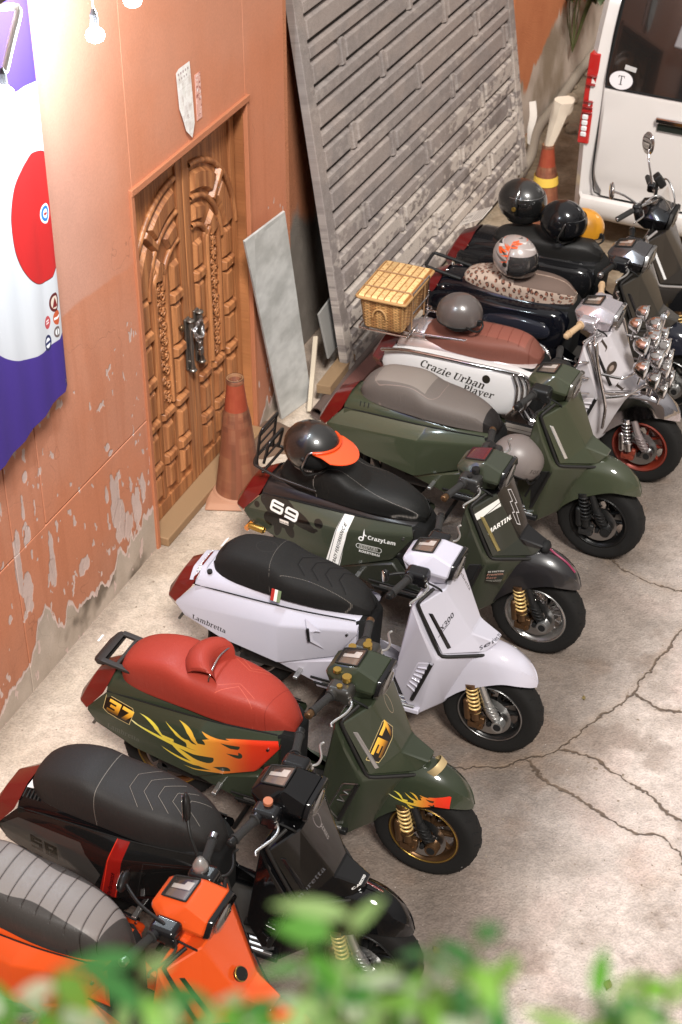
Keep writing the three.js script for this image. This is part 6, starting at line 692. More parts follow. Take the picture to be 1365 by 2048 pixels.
scooter({ label: 'dark navy scooter with leopard print seat cover', x: -1.83, z: -9.72, rot: -1, body: C.navy, paint: { rough: 0.16 }, round: true, seat: 'leopard', form: 'low', headM: mat([0.13, 0.125, 0.13], 0.16, { metalness: 0.8 }), bezelM: K.steel, prowM: paint([0.026, 0.023, 0.019], { rough: 0.3 }), shieldM: paint([0.014, 0.013, 0.011], { rough: 0.3 }), fenderM: paint([0.012, 0.013, 0.02], { rough: 0.15 }), rimM: blackRim, lipM: K.steel, housing: K.gloss, gripM: K.black, shockM: K.black, springM: K.steel, calM: K.engine,
  extra(t) { part('rivet', both(ball([-1.57, 0.715, 0.05], 0.011)), K.chrome, t); part('rivet', both(ball([-1.55, 0.655, 0.165], 0.012)), K.chrome, t); part('panel_bulge', both(loft([[-1.25, 0.01], [-1.2, 0.035], [-1.0, 0.05], [-0.82, 0.035], [-0.78, 0.01]].map(([x, r]) => Array.from({ length: 12 }, (_, k) => [x, 0.52 + 1.5 * r * Math.cos(k / 12 * 6.283), 0.222 + 0.7 * r * Math.sin(k / 12 * 6.283)])), { su: 3, crease: 1.3 })), paint([0.012, 0.013, 0.02], { rough: 0.15 }), t); part('rear_rack', [tube([[-1.45, 0.70, 0.1], [-1.7, 0.74, 0.1], [-1.72, 0.74, -0.1], [-1.45, 0.70, -0.1]], 0.012, 30, 8, false, 0.1)], K.black, t); } });

scooter({ label: 'black scooter carrying two black helmets, farthest in the row', x: -1.84, z: -10.36, rot: -1, body: [0.008, 0.008, 0.009], paint: { rough: 0.22 }, seat: 'plain', form: 'low', round: true, naked: true, headM: K.gloss, bezelM: K.dark, prowM: paint([0.024, 0.02, 0.017], { rough: 0.3 }), shieldM: paint([0.012, 0.011, 0.01], { rough: 0.3 }), rimM: blackRim, lipM: K.steel, strip: 0.014, stripM: K.lens, trimM: mat([0.35, 0.33, 0.32], 0.3, { metalness: 0.5 }),
  extra(t, B) {
    const T = (p, r = 0.011, n = 30, ten = 0.3) => [tube(p, r, n, 8, false, ten), ball(p[0], r), ball(p[p.length - 1], r)];
    part('handlebar', [T([[-0.52, 1.12, 0.35], [-0.46, 1.13, 0.2], [-0.40, 1.14, 0.1], [-0.37, 1.13, 0], [-0.40, 1.14, -0.1], [-0.46, 1.13, -0.2], [-0.52, 1.12, -0.35]])], K.chrome, t);
    part('grip', [cyl([-0.465, 1.13, 0.215], [-0.52, 1.12, 0.35], 0.018)], K.grip, t); part('grip', [cyl([-0.465, 1.13, -0.215], [-0.52, 1.12, -0.35], 0.018)], K.grip, t);
    part('switch_housing', both(box(-0.44, 1.135, 0.175, 0.06, 0.06, 0.06, 0.015)), K.gloss, t); part('brake_lever', both(merge(T([[-0.40, 1.13, 0.18], [-0.38, 1.12, 0.24], [-0.41, 1.11, 0.34]], 0.006))), K.chrome, t);
    mirror(t, 1, [-0.44, 1.16, 0.17], [-0.60, 1.25, 0.24], 0.35, 0.055, 0.055, K.chrome); mirror(t, -1, [-0.44, 1.16, -0.17], [-0.52, 1.38, -0.28], 0.9, 0.06, 0.075, K.chrome);
    part('phone_mount', [rot(rot(box(-0.36, 1.26, -0.02, 0.05, 0.09, 0.075, 0.012), 'z', 0.7), 'y', 0.4)], K.black, t); part('mount_stem', cyl([-0.37, 1.14, 0], [-0.37, 1.24, -0.01], 0.01), K.black, t); part('windscreen', [loft([[0.15, 1.10], [0.08, 1.2], [0, 1.23], [-0.08, 1.2], [-0.15, 1.1]].map(([z, y]) => [[-0.24 - z * z * 3, 1.06, z], [-0.30 - z * z * 3, y, z]]), { closed: false, cap: false, su: 4, crease: 2 })], new THREE.MeshPhysicalMaterial({ color: 0xffffff, transmission: 1, thickness: 0, roughness: 0.05, side: THREE.DoubleSide }), t);
    part('brake_hose', [tube([[-0.42, 1.15, 0.17], [-0.33, 1.22, 0.12], [-0.25, 1.12, 0.06], [-0.27, 0.98, 0.04]], 0.006, 24, 6)], K.steel, t); part('clutch_hose', [tube([[-0.42, 1.15, -0.17], [-0.33, 1.24, -0.1], [-0.25, 1.14, -0.04], [-0.27, 0.98, -0.02]], 0.006, 24, 6)], K.steel, t);
    const pl = canvasTex(256, 128, (g) => { g.fillStyle = '#d6cdc4'; g.fillRect(0, 0, 256, 128); grain(g, 256, 128, 3, 800, 0.15); for (let i = 0; i < 5; i++) { g.fillStyle = 'rgba(60,50,45,.55)'; g.fillRect(10, 12 + i * 13, 236, 3); } text(g, '1ขฬ 27', 40, 116, 46, '#4a423c'); });
    part('number_plate', [(() => { const q = rot(box(0, 0, 0, 0.19, 0.006, 0.21, 0.002), 'z', 0.45); planarUV(q, [-0.09, 0, 0.105], [0, 0, -0.21], [0.18, 0, 0]); return q.translate(-1.60, 0.80, 0.03); })()], new THREE.MeshStandardMaterial({ map: pl, roughness: 0.4, metalness: 0.2 }), t); } });

// ---------------------------------------------------------------- helmets, basket
function helmet(label, p, yaw, o) { // faces +x before yaw
  const t = thing('helmet', label, 'helmet', p, yaw, 'helmets left on the parked scooters');
  if (o.tilt) t.rotation.set(0, yaw, o.tilt, 'YXZ');
  const R = o.r || 0.135; const shell = (th0, th1, cut) => { const g = new THREE.SphereGeometry(R, 48, 32, 0, Math.PI * 2, 0, th1); g.scale(1.12, 1.02, 0.95); return g; };
  const m = o.m;
  const sph = (u, v) => { const a = u, e = v; return [R * 1.13 * Math.cos(e) * Math.cos(a), R * 1.03 * Math.sin(e), R * 0.96 * Math.cos(e) * Math.sin(a)]; };
  const patch = (a0, a1, e0, e1, k = 1, n = 20) => { const Rr = []; for (let i = 0; i <= n; i++) { const row = []; for (let j = 0; j <= 10; j++) { const q = sph(lerp(a0, a1, i / n), lerp(e0(lerp(a0, a1, i / n)), e1(lerp(a0, a1, i / n)), j / 10)); row.push(q.map((v) => v * k)); } Rr.push(row); } return loft(Rr, { closed: false, cap: false, crease: 1.5 }); };
  const D = Math.PI / 180;
  if (o.kind === 'full' || o.kind === 'open') {
    const open = o.kind === 'open', low = (a) => -58 * D, face = (a) => Math.abs(a) < 62 * D ? 1 : 0;
    part('shell', [patch(-Math.PI, Math.PI, (a) => open ? (Math.abs(a) < 70 * D ? 18 * D : Math.abs(a) < 95 * D ? lerp(18, -52, (Math.abs(a) / D - 70) / 25) * D : -55 * D) : (Math.abs(a) < 75 * D ? 14 * D : Math.abs(a) < 78 * D ? lerp(14, -62, (Math.abs(a) / D - 75) / 3) * D : -62 * D), () => 89.5 * D, 1, 72)], m, t);
    part('lining', [ball([0, -0.01, 0], R * 0.9, 1.08, 0.95, 0.9, 24)], K.matt, t); part('rim', [lathe([[R * 0.56, -R * 0.93], [R * 0.62, -R * 0.9], [R * 0.6, -R * 0.84]], [0, 0, 0], [0, 1, 0], 40).scale(1.05, 1, 0.9)], K.dark, t);
    if (!open) { const cb = []; for (let i = 0; i <= 20; i++) { const a = lerp(-80, 80, i / 20) * D, b = sph(a, -40 * D), c = sph(a, -18 * D), d = sph(a, -62 * D); const k = 1 + 0.16 * Math.cos(a) ** 2; cb.push([c.map((v) => v * 1.0).map((v, q) => q === 1 ? v : v * k), b.map((v, q) => q === 1 ? v : v * k * 1.02), d.map((v, q) => q === 1 ? v : v * k * 1.02), d.map((v, q) => q === 1 ? v : v * k * 0.9)]); } part('chin_bar', [loft(cb, { closed: false, cap: false, su: 1, crease: 1.2 })], o.chinM || m, t);
      part('visor', [patch(-72 * D, 72 * D, () => -20 * D, () => 24 * D, 1.035)], o.visorM || K.gloss, t); part('visor_pivot', both(cyl([0.02, 0.0, R * 0.97], [0.02, 0.0, R * 1.02], 0.017, 0.015, 20)), o.pivotM || K.dark, t); if (o.line) part('visor_seam', [tube(Array.from({ length: 20 }, (_, i) => sph(lerp(-100, 100, i / 19) * D, 26 * D).map((v) => v * 1.02)), 0.0025, 60, 6)], K.steel, t); }
    else { part('trim', [tube(Array.from({ length: 26 }, (_, i) => { const a = lerp(-95, 95, i / 25), e = Math.abs(a) < 70 ? 18 : lerp(18, -52, (Math.abs(a) - 70) / 25); return sph(a * D, e * D); }), 0.006, 70, 6)], o.trimM || K.steel, t); if (o.vis) part('visor', [patch(-70 * D, 70 * D, () => -22 * D, () => 20 * D, 1.06)], K.gloss, t); part('strap', [tube([[0.0, -0.06, R * 0.9], [0.02, -0.12, R * 0.7], [0.05, -0.13, R * 0.4]], 0.006, 12, 6)], K.dark, t); part('button', both(ball([0.02, 0, R * 0.96], 0.012, 1, 1, 0.5)), K.dark, t); }
  } else { // half shell
    part('shell', [patch(-Math.PI, Math.PI, () => -18 * D, () => 89.5 * D, 1, 60)], m, t); part('lining', [ball([0, -0.005, 0], R * 0.92, 1.06, 0.95, 0.9, 24)], K.matt, t); part('rim', [tube(Array.from({ length: 40 }, (_, i) => sph(i / 40 * 6.283, -18 * D)), 0.005, 90, 6, true)], K.dark, t); part('chin_strap', [tube([[0.06, -0.03, R * 0.85], [0.12, -0.075, R * 0.55], [0.15, -0.06, R * 0.2], [0.135, -0.01, R * 0.05]], 0.007, 20, 6), box(0.13, -0.02, R * 0.42, 0.03, 0.04, 0.02, 0.006)], K.black, t);
  }
  if (o.extra) o.extra(t, sph, patch, D); return t;
}
const carbon = (() => { const tx = canvasTex(256, 128, (g) => { for (let i = 0; i < 64; i++) for (let j = 0; j < 32; j++) { const v = (i + j) % 2 ? 30 : 17; g.fillStyle = `rgb(${v},${v * 0.92},${v * 0.88})`; g.fillRect(i * 4, j * 4, 4, 4); } }); return new THREE.MeshPhysicalMaterial({ map: tx, roughness: 0.35, clearcoat: 1, clearcoatRoughness: 0.07, side: THREE.DoubleSide }); })();
helmet('black carbon open helmet with orange peak on the number 69 scooter seat', [-3.165, 1.029, -6.98], -0.12, { kind: 'open', m: carbon, r: 0.142, extra(t, sph, patch, D) {
  const R = []; for (let i = 0; i <= 16; i++) { const a = lerp(-62, 62, i / 16) * D, p = sph(a, 16 * D).map((v) => v * 1.035), q = [p[0] + 0.115 * Math.cos(a * 0.35), p[1] - 0.01 - 0.03 * Math.cos(a), p[2] * (1.0)]; R.push([p, [lerp(p[0], q[0], 0.5), lerp(p[1], q[1], 0.5) + 0.008, lerp(p[2], q[2], 0.5)], q]); } part('peak', [loft(R, { closed: false, cap: false, crease: 1.5 }), loft(R.map((r) => r.map((v) => [v[0], v[1] - 0.004, v[2]])), { closed: false, cap: false, crease: 1.5 })], mat([0.75, 0.075, 0.012], 0.2, { clearcoat: 1 }), t); part('peak_band', [tube(R.map((r) => [r[0][0], r[0][1] + 0.006, r[0][2]]), 0.009, 40, 6)], mat([0.6, 0.06, 0.012], 0.3), t);
  const g = patch(112 * D, 60 * D, () => -44 * D, () => -26 * D, 1.012, 12); const uv = g.attributes.uv; part('lettering', g, new THREE.MeshStandardMaterial({ map: canvasTex(512, 128, (c) => { c.fillStyle = '#171514'; c.fillRect(0, 0, 512, 128); text(c, 'CRAZY LAM', 20, 96, 84, '#e6e2de'); }), roughness: 0.35, side: THREE.DoubleSide }), t); } });
helmet('dark grey half helmet on the brown seat beside the wicker basket', [-2.985, 0.945, -8.8], 0.15, { kind: 'half', r: 0.128, m: mat([0.085, 0.07, 0.065], 0.3, { clearcoat: 0.7, clearcoatRoughness: 0.15 }) });
const gfx = new THREE.MeshPhysicalMaterial({ map: canvasTex(512, 256, (g) => { g.fillStyle = '#9c918d'; g.fillRect(0, 0, 512, 256); const r = rng(2); for (let i = 0; i < 22; i++) { g.fillStyle = ['#d6511c', '#221f1e', '#c9c2bf', '#574f4c'][i % 4]; const x = r() * 512, y = 40 + r() * 170; g.beginPath(); g.moveTo(x, y); g.lineTo(x + 60 + 70 * r(), y - 10 - 26 * r()); g.lineTo(x + 30, y + 10 + 10 * r()); g.fill(); } g.fillStyle = '#dd4f17'; for (let k = 0; k < 3; k++) { g.beginPath(); g.moveTo(305 + k * 10, 50 + k * 34); g.lineTo(400, 90 + k * 30); g.lineTo(310 + k * 10, 78 + k * 34); g.fill(); } }), roughness: 0.3, clearcoat: 1, clearcoatRoughness: 0.06, side: THREE.DoubleSide });
helmet('silver and orange full face helmet standing on the leopard print seat', [-2.905, 0.956, -9.63], -0.35, { kind: 'full', m: gfx, r: 0.138, visorM: mat([0.03, 0.028, 0.028], 0.08, { clearcoat: 1 }), chinM: mat([0.02, 0.02, 0.02], 0.3, { clearcoat: 0.8 }) });
helmet('black full face helmet with silver pivot at the rear of the farthest scooter seat', [-3.115, 0.972, -10.4], -0.2, { kind: 'full', m: carbon, r: 0.152, visorM: mat([0.008, 0.008, 0.008], 0.12, { clearcoat: 1 }), pivotM: K.gold, line: true });
helmet('glossy black open face helmet in front of the yellow helmet', [-2.775, 0.956, -10.25], 0.0, { kind: 'open', m: K.gloss, r: 0.14, vis: true, trimM: K.steel });
helmet('yellow helmet half hidden behind the glossy black open face helmet', [-2.685, 0.835, -10.45], 0.1, { kind: 'half', m: mat([0.62, 0.27, 0.02], 0.35, { clearcoat: 0.6 }), r: 0.13 });
helmet('grey half helmet hanging behind the handlebar of the number 69 scooter', [-2.245, 0.719, -7.75], 0.4, { kind: 'half', m: mat([0.16, 0.135, 0.125], 0.4), r: 0.135, tilt: -0.5, extra(t, sph, patch, D) { const g = patch(80 * D, 30 * D, () => -4 * D, () => 22 * D, 1.012, 12); part('lettering', g, new THREE.MeshStandardMaterial({ map: canvasTex(256, 128, (c) => { c.fillStyle = css([0.16, 0.135, 0.125]); c.fillRect(0, 0, 256, 128); text(c, 'FOX', 60, 90, 70, '#3a3330'); }), roughness: 0.4, side: THREE.DoubleSide }), t); } });
{
  const b = thing('basket', 'woven wicker basket with lid strapped on the chrome rear rack', 'basket', [-3.435, 0.779, -8.86], 0.0);
  const wt = (wx, wy) => { const c = canvasTex(512, 512, (g) => { g.fillStyle = '#9a6a34'; g.fillRect(0, 0, 512, 512); const r = rng(3), n = 34; for (let j = 0; j < n; j++) for (let i = 0; i < 9; i++) { const x = i * 57 + (j % 2 ? 28 : 0), y = j * 15; const k = 185 + r() * 55; g.fillStyle = `rgb(${Math.min(255, k + 14)},${k * 0.80},${k * 0.50})`; g.beginPath(); g.ellipse(x + 26, y + 7, 29, 6.2, 0, 0, 7); g.fill(); g.fillStyle = 'rgba(70,35,10,.55)'; g.fillRect(x - 3, y, 5, 14); } for (let i = 0; i < 9; i += 1) { g.fillStyle = i % 2 ? 'rgba(120,66,20,.28)' : 'rgba(255,225,160,.16)'; g.fillRect(i * 57, 0, 57, 512); } }); c.wrapS = c.wrapT = THREE.RepeatWrapping; c.repeat.set(wx, wy); return c; };
  const wb = canvasTex(512, 512, (g) => { g.fillStyle = '#000'; g.fillRect(0, 0, 512, 512); for (let j = 0; j < 34; j++) for (let i = 0; i < 10; i++) { const x = i * 57 + (j % 2 ? 28 : 0) - 3, y = j * 15; const gr = g.createRadialGradient(x + 26, y + 7, 1, x + 26, y + 7, 28); gr.addColorStop(0, '#fff'); gr.addColorStop(1, '#333'); g.fillStyle = gr; g.beginPath(); g.ellipse(x + 26, y + 7, 28, 6.6, 0, 0, 7); g.fill(); } }, false); wb.wrapS = wb.wrapT = THREE.RepeatWrapping;
  const m = new THREE.MeshStandardMaterial({ map: wt(1, 1), bumpMap: wb, bumpScale: 0.008, roughness: 0.62, side: THREE.DoubleSide }), mk = mat([0.42, 0.235, 0.09], 0.6);
  const W = 0.15, L = 0.235, H = 0.235, V = [[-W * 0.86, 0.012, -L * 0.88], [W * 0.86, 0.012, -L * 0.88], [W * 0.86, 0.012, L * 0.88], [-W * 0.86, 0.012, L * 0.88], [-W, H, -L], [W, H, -L], [W, H, L], [-W, H, L]];
  const uvBox = (g) => { const p = g.attributes.position, n = g.attributes.normal, uv = g.attributes.uv; for (let i = 0; i < p.count; i++) { const ax = Math.abs(n.getX(i)), ay = Math.abs(n.getY(i)), az = Math.abs(n.getZ(i)); const u = ay > 0.7 ? p.getZ(i) : ax > az ? p.getZ(i) : p.getX(i), v = ay > 0.7 ? p.getX(i) : p.getY(i); uv.setXY(i, u / 0.34, v / 0.34); } return g; };
  part('body', uvBox(poly(V, [[0, 1, 2, 3], [1, 0, 4, 5], [2, 1, 5, 6], [3, 2, 6, 7], [0, 3, 7, 4]], 0.02, 0.9)), m, b);
  const ld = []; for (let i = 0; i < 7; i++) ld.push(0); const lt = canvasTex(512, 512, (g) => { const r = rng(7); g.fillStyle = '#b98c50'; g.fillRect(0, 0, 512, 512); for (let i = 0; i < 7; i++) for (let j = 0; j < 60; j++) { const k = (i % 2 ? 196 : 228) + r() * 24; g.fillStyle = `rgb(${Math.min(255, k + 8)},${k * 0.86},${k * 0.6})`; g.fillRect(i * 73 - 12 * (j % 2) + 2, j * 8.6, 69, 7.2); if (r() > 0.8) { g.fillStyle = 'rgba(120,70,25,.4)'; g.fillRect(i * 73 + r() * 40, j * 8.6, 26, 7); } } for (let i = 0; i < 8; i++) { g.fillStyle = 'rgba(130,75,25,.7)'; g.fillRect(i * 73 - 7, 0, 13, 512); } });
  const lg = poly([[-W - 0.012, H + 0.002, -L - 0.012], [W + 0.012, H + 0.002, -L - 0.012], [W + 0.012, H + 0.002, L + 0.012], [-W - 0.012, H + 0.002, L + 0.012], [-W - 0.008, H + 0.03, -L - 0.008], [W + 0.008, H + 0.03, -L - 0.008], [W + 0.008, H + 0.03, L + 0.008], [-W - 0.008, H + 0.03, L + 0.008]], [[0, 1, 2, 3], [7, 6, 5, 4], [1, 0, 4, 5], [2, 1, 5, 6], [3, 2, 6, 7], [0, 3, 7, 4]], 0.008); planarUV(lg, [-W, 0, -L], [2 * W, 0, 0], [0, 0, 2 * L]);
  const lid = part('lid', lg, new THREE.MeshStandardMaterial({ map: lt, bumpMap: lt, bumpScale: 0.006, roughness: 0.6 }), b); part('lid_edge', [tube([[-W - 0.01, H + 0.012, -L - 0.01], [W + 0.01, H + 0.012, -L - 0.01], [W + 0.01, H + 0.012, L + 0.01], [-W - 0.01, H + 0.012, L + 0.01]], 0.011, 80, 8, true, 0.04)], mk, lid);
  part('handle', [tube(Array.from({ length: 12 }, (_, i) => { const a = i / 11 * 3.1416; return [-0.045 * Math.cos(a) * 1.0 - 0.01, 0.12 + 0.06 * Math.sin(a), L * 0.96 + 0.012]; }), 0.007, 30, 7)], mk, b);
  part('strap', [-0.06, 0.09].map((x) => tube([[W + 0.012, 0.02, x * 1.4], [W + 0.016, H, x * 1.4], [W + 0.004, H + 0.035, x * 1.4], [-W, H + 0.035, x * 1.4], [-W - 0.014, H, x * 1.4], [-W - 0.012, 0.03, x * 1.4]], 0.005, 60, 6, false, 0.05)), mat([0.3, 0.17, 0.08], 0.6), b);
}
// ---------------------------------------------------------------- white van
{
  const v = thing('van', 'white van with dark rear window parked at the top right', 'van', [-3.15, 0, -11.9], -0.06); v.scale.setScalar(1.04);
  const wp = paint([0.66, 0.62, 0.595], { rough: 0.3 }), gl = mat([0.01, 0.011, 0.011], 0.06, { clearcoat: 1, clearcoatRoughness: 0.02 }), Wd = 1.88;
  const prof = [[0.0, 0.02], [0.3, 0.045], [0.62, 0.05], [1.18, 0.0], [1.45, -0.07], [1.95, -0.2], [2.1, -0.28], [2.18, -0.42]]; // y, z of the tail's centre line
  const zAt = (y) => { for (let i = 0; i < prof.length - 1; i++) if (y <= prof[i + 1][0]) return lerp(prof[i][1], prof[i + 1][1], (y - prof[i][0]) / (prof[i + 1][0] - prof[i][0])); return prof[prof.length - 1][1]; };
  const inset = (y) => y < 1.2 ? 0.0 : 0.06 * ((y - 1.2) / 0.9) ** 1.3;
  // body: sections from tail to nose
  const sec = (dz, k) => { const ys = [0.28, 0.4, 0.8, 1.15, 1.3, 1.6, 1.9, 2.08, 2.18, 2.22]; const r = ys.map((y) => [inset(y) + (y > 2.05 ? (y - 2.05) * 0.9 : 0) + k * 0.05, y, zAt(y) * (dz === 0 ? 1 : 0) - dz - (dz === 0 ? 0 : 0) - k * 0]); const l = r.map((p) => [Wd - p[0], p[1], p[2]]).reverse(); return [...r, ...l]; };
  const s0 = sec(0, 1).map((p) => [p[0], p[1], p[2] ]), s1 = sec(0, 0).map((p) => [p[0], p[1], p[2] - 0.06]), s2 = sec(0.8, 0), s3 = sec(3.6, 0), s4 = sec(4.5, 1.5).map((p) => [p[0], Math.min(p[1], 1.2), p[2]]);
  part('body', loft([s0, s1, s2, s3, s4], { crease: 0.5 }), wp, v);
  const skin = (pts, d, th = 0.03) => { const f = pts.map(([x, y]) => [x, y, zAt(y) + d]), b = pts.map(([x, y]) => [x, y, zAt(y) + d - th]); const n = pts.length, F = [pts.map((_, i) => i), pts.map((_, i) => 2 * n - 1 - i)]; for (let i = 0; i < n; i++) { const j = (i + 1) % n; F.push([j, i, n + i, n + j]); } return poly([...f, ...b], F, 0.007, 0.6); };
  const band = (x0, x1, ys, d) => ys.slice(0, -1).map((y, i) => skin([[x0(y), y], [x1(y), y], [x1(ys[i + 1]), ys[i + 1]], [x0(ys[i + 1]), ys[i + 1]]], d));
  const doorL = (y) => 0.15 + inset(y), doorR = (y) => Wd - 0.15 - inset(y);
  const dr = []; const ys = [0.42, 0.46, 0.52, 0.62, 0.9, 1.18, 1.24, 1.45, 1.7, 1.95, 2.05]; const dRows = ys.map((y) => { const c = y < 0.5 ? 0.06 : y < 0.55 ? 0.02 : 0; return [[doorL(y) + c, y, zAt(y) + 0.005], [doorL(y) + c + 0.012, y, zAt(y) + 0.022], ...Array.from({ length: 9 }, (_, i) => { const x = lerp(doorL(y) + c + 0.03, doorR(y) - c - 0.03, i / 8); return [x, y, zAt(y) + 0.024 + (y > 0.55 && y < 1.2 ? 0.012 * Math.sin((y - 0.55) / 0.65 * 3.14) : 0) - (y < 0.6 ? 0.0 : 0)]; }), [doorR(y) - c - 0.012, y, zAt(y) + 0.022], [doorR(y) - c, y, zAt(y) + 0.005]]; });
  const td = part('tailgate', loft(dRows, { closed: false, cap: false, su: 3, crease: 0.5 }), wp, v);
  part('tailgate_gap', [tube([[doorL(2) - 0.006, 2.0, zAt(2) + 0.008], [doorL(1.5) - 0.006, 1.5, zAt(1.5) + 0.008], [doorL(0.7) - 0.006, 0.7, zAt(0.7) + 0.012], [doorL(0.5) + 0.005, 0.5, zAt(0.5) + 0.012], [doorL(0.42) + 0.06, 0.415, zAt(0.42) + 0.012], [0.6, 0.41, zAt(0.41) + 0.012], [1.3, 0.41, zAt(0.41) + 0.012], [1.62, 0.42, zAt(0.42) + 0.012]], 0.006, 80, 6)], K.black, td);
  const wL = (y) => doorL(y) + 0.02, wRows = [1.225, 1.235, 1.4, 1.6, 1.8, 1.87, 1.885].map((y) => Array.from({ length: 14 }, (_, i) => { const e = y < 1.23 || y > 1.88 ? 0.02 : 0; return [lerp(wL(y) + e - 0.0, Wd - wL(y) - e, i / 13), y, zAt(y) + 0.036]; }));
  part('rear_window', loft(wRows, { closed: false, cap: false, su: 2, crease: 1 }), gl, td); part('window_seal', [tube([[wL(1.23), 1.225, zAt(1.225) + 0.032], [wL(1.88), 1.885, zAt(1.885) + 0.032], [Wd - wL(1.88), 1.885, zAt(1.885) + 0.032], [Wd - wL(1.23), 1.225, zAt(1.225) + 0.032]], 0.009, 80, 6, true, 0.03)], K.matt, td);
  part('window_pillar_panel', [skin([[wL(1.22) - 0.01, 1.23], [wL(1.22) + 0.06, 1.23], [wL(1.4) + 0.03, 1.42], [wL(1.4) - 0.012, 1.42]], 0.034, 0.01)], gl, td);
  const lamp = (y0, y1, m, d = 0.03, x0 = 0.0, x1 = 0.085) => skin([[x0 + inset(y0), y0], [x1 + inset(y0), y0], [x1 - 0.005 + inset(y1), y1], [x0 + inset(y1), y1]], d, 0.1);
  const redL = mat([0.42, 0.012, 0.01], 0.12, { clearcoat: 1, clearcoatRoughness: 0.03 }), darkR = mat([0.22, 0.008, 0.008], 0.12, { clearcoat: 1 });
  for (const s of [0, 1]) { const f = (g) => { g = fin(g); if (!s) return g; const q = mirX(g); return q; }; function mirX(g) { const r = g.clone(); r.scale(-1, 1, 1); r.translate(Wd, 0, 0); return r; }
    const tl = part('tail_lamp', [f(lamp(0.78, 1.42, 0, 0.016))], redL, v); for (const y of [1.0, 1.04, 1.08, 1.2, 1.26]) part('lamp_rib', f(lamp(y, y + 0.014, 0, 0.019, 0.012, 0.088)), darkR, tl);
    for (const y of [0.83, 0.872, 0.914, 0.956]) part('reversing_lens', f(skin([[0.018, y], [0.062, y], [0.061, y + 0.036], [0.019, y + 0.036]], 0.021, 0.03)), K.lens, tl); }
  part('door_handle', [(() => skin([[0.58, 0.985], [1.3, 0.985], [1.3, 1.075], [0.58, 1.075]], 0.05, 0.03))()], mat([0.02, 0.024, 0.02], 0.15, { clearcoat: 1 }), td); part('handle_chrome', [skin([[0.57, 1.045], [1.31, 1.045], [1.31, 1.085], [0.57, 1.085]], 0.07, 0.03)], K.chrome, td);
  const bRows = [0.22, 0.26, 0.34, 0.395, 0.405].map((y, i) => Array.from({ length: 20 }, (_, k) => { const q = k / 19, x = lerp(-0.012, Wd + 0.012, q), e = Math.min(q, 1 - q), d = [0.02, 0.07, 0.085, 0.075, 0.03][i]; return [x, y, zAt(y) + d * sst(0, 0.05, e) - 0.12 * (1 - sst(0, 0.03, e))]; })); part('bumper', loft(bRows, { closed: false, cap: false, su: 2, crease: 0.6 }), wp, v);
  for (const [x, z] of [[0.13, -0.85], [Wd - 0.13, -0.85], [0.13, -3.5], [Wd - 0.13, -3.5]]) { const w = part('wheel', [lathe([[0.18, -0.1], [0.29, -0.1], [0.325, -0.07], [0.325, 0.07], [0.29, 0.1], [0.18, 0.1]], [x, 0.325, z], [1, 0, 0], 40)], K.rubber, v); part('hub', [lathe([[0, 0.06], [0.1, 0.07], [0.18, 0.09], [0.185, -0.08], [0, -0.08]], [x, 0.325, z], [x < 1 ? -1 : 1, 0, 0], 30)], K.steel, w); }
  const sp = canvasTex(256, 192, (g) => { g.clearRect(0, 0, 256, 192); g.fillStyle = '#dcd6d8'; g.beginPath(); g.ellipse(128, 96, 124, 92, 0, 0, 7); g.fill(); g.strokeStyle = '#8a8588'; g.lineWidth = 3; g.stroke(); text(g, 'T', 92, 142, 130, '#1c1a1c', { font: 'serif', w: 'normal', sx: 0.9 }); });
  { const q = new THREE.CircleGeometry(1, 40); q.scale(0.088, 0.066, 1); q.rotateX(-0.27); const y = 1.285; q.translate(0.275, y, zAt(y) + 0.041); part('round_sticker', q, new THREE.MeshStandardMaterial({ map: sp, roughness: 0.5, side: THREE.DoubleSide }), td); const q2 = rot(box(0.33, 1.372, zAt(1.372) + 0.043, 0.085, 0.035, 0.003, 0.001), 'z', -0.15); part('small_sticker', [q2], mat([0.6, 0.58, 0.57], 0.6), td); }
  part('rear_mirror', [rot(rot(box(0.80, 1.66, zAt(1.66) + 0.17, 0.30, 0.16, 0.03, 0.03), 'x', -0.6), 'z', -0.12), cyl([0.70, 1.86, zAt(1.86) + 0.05], [0.72, 1.72, zAt(1.7) + 0.16], 0.018), box(0.70, 1.9, zAt(1.9) + 0.05, 0.11, 0.06, 0.06, 0.015)], mat([0.16, 0.145, 0.15], 0.5), v);
}
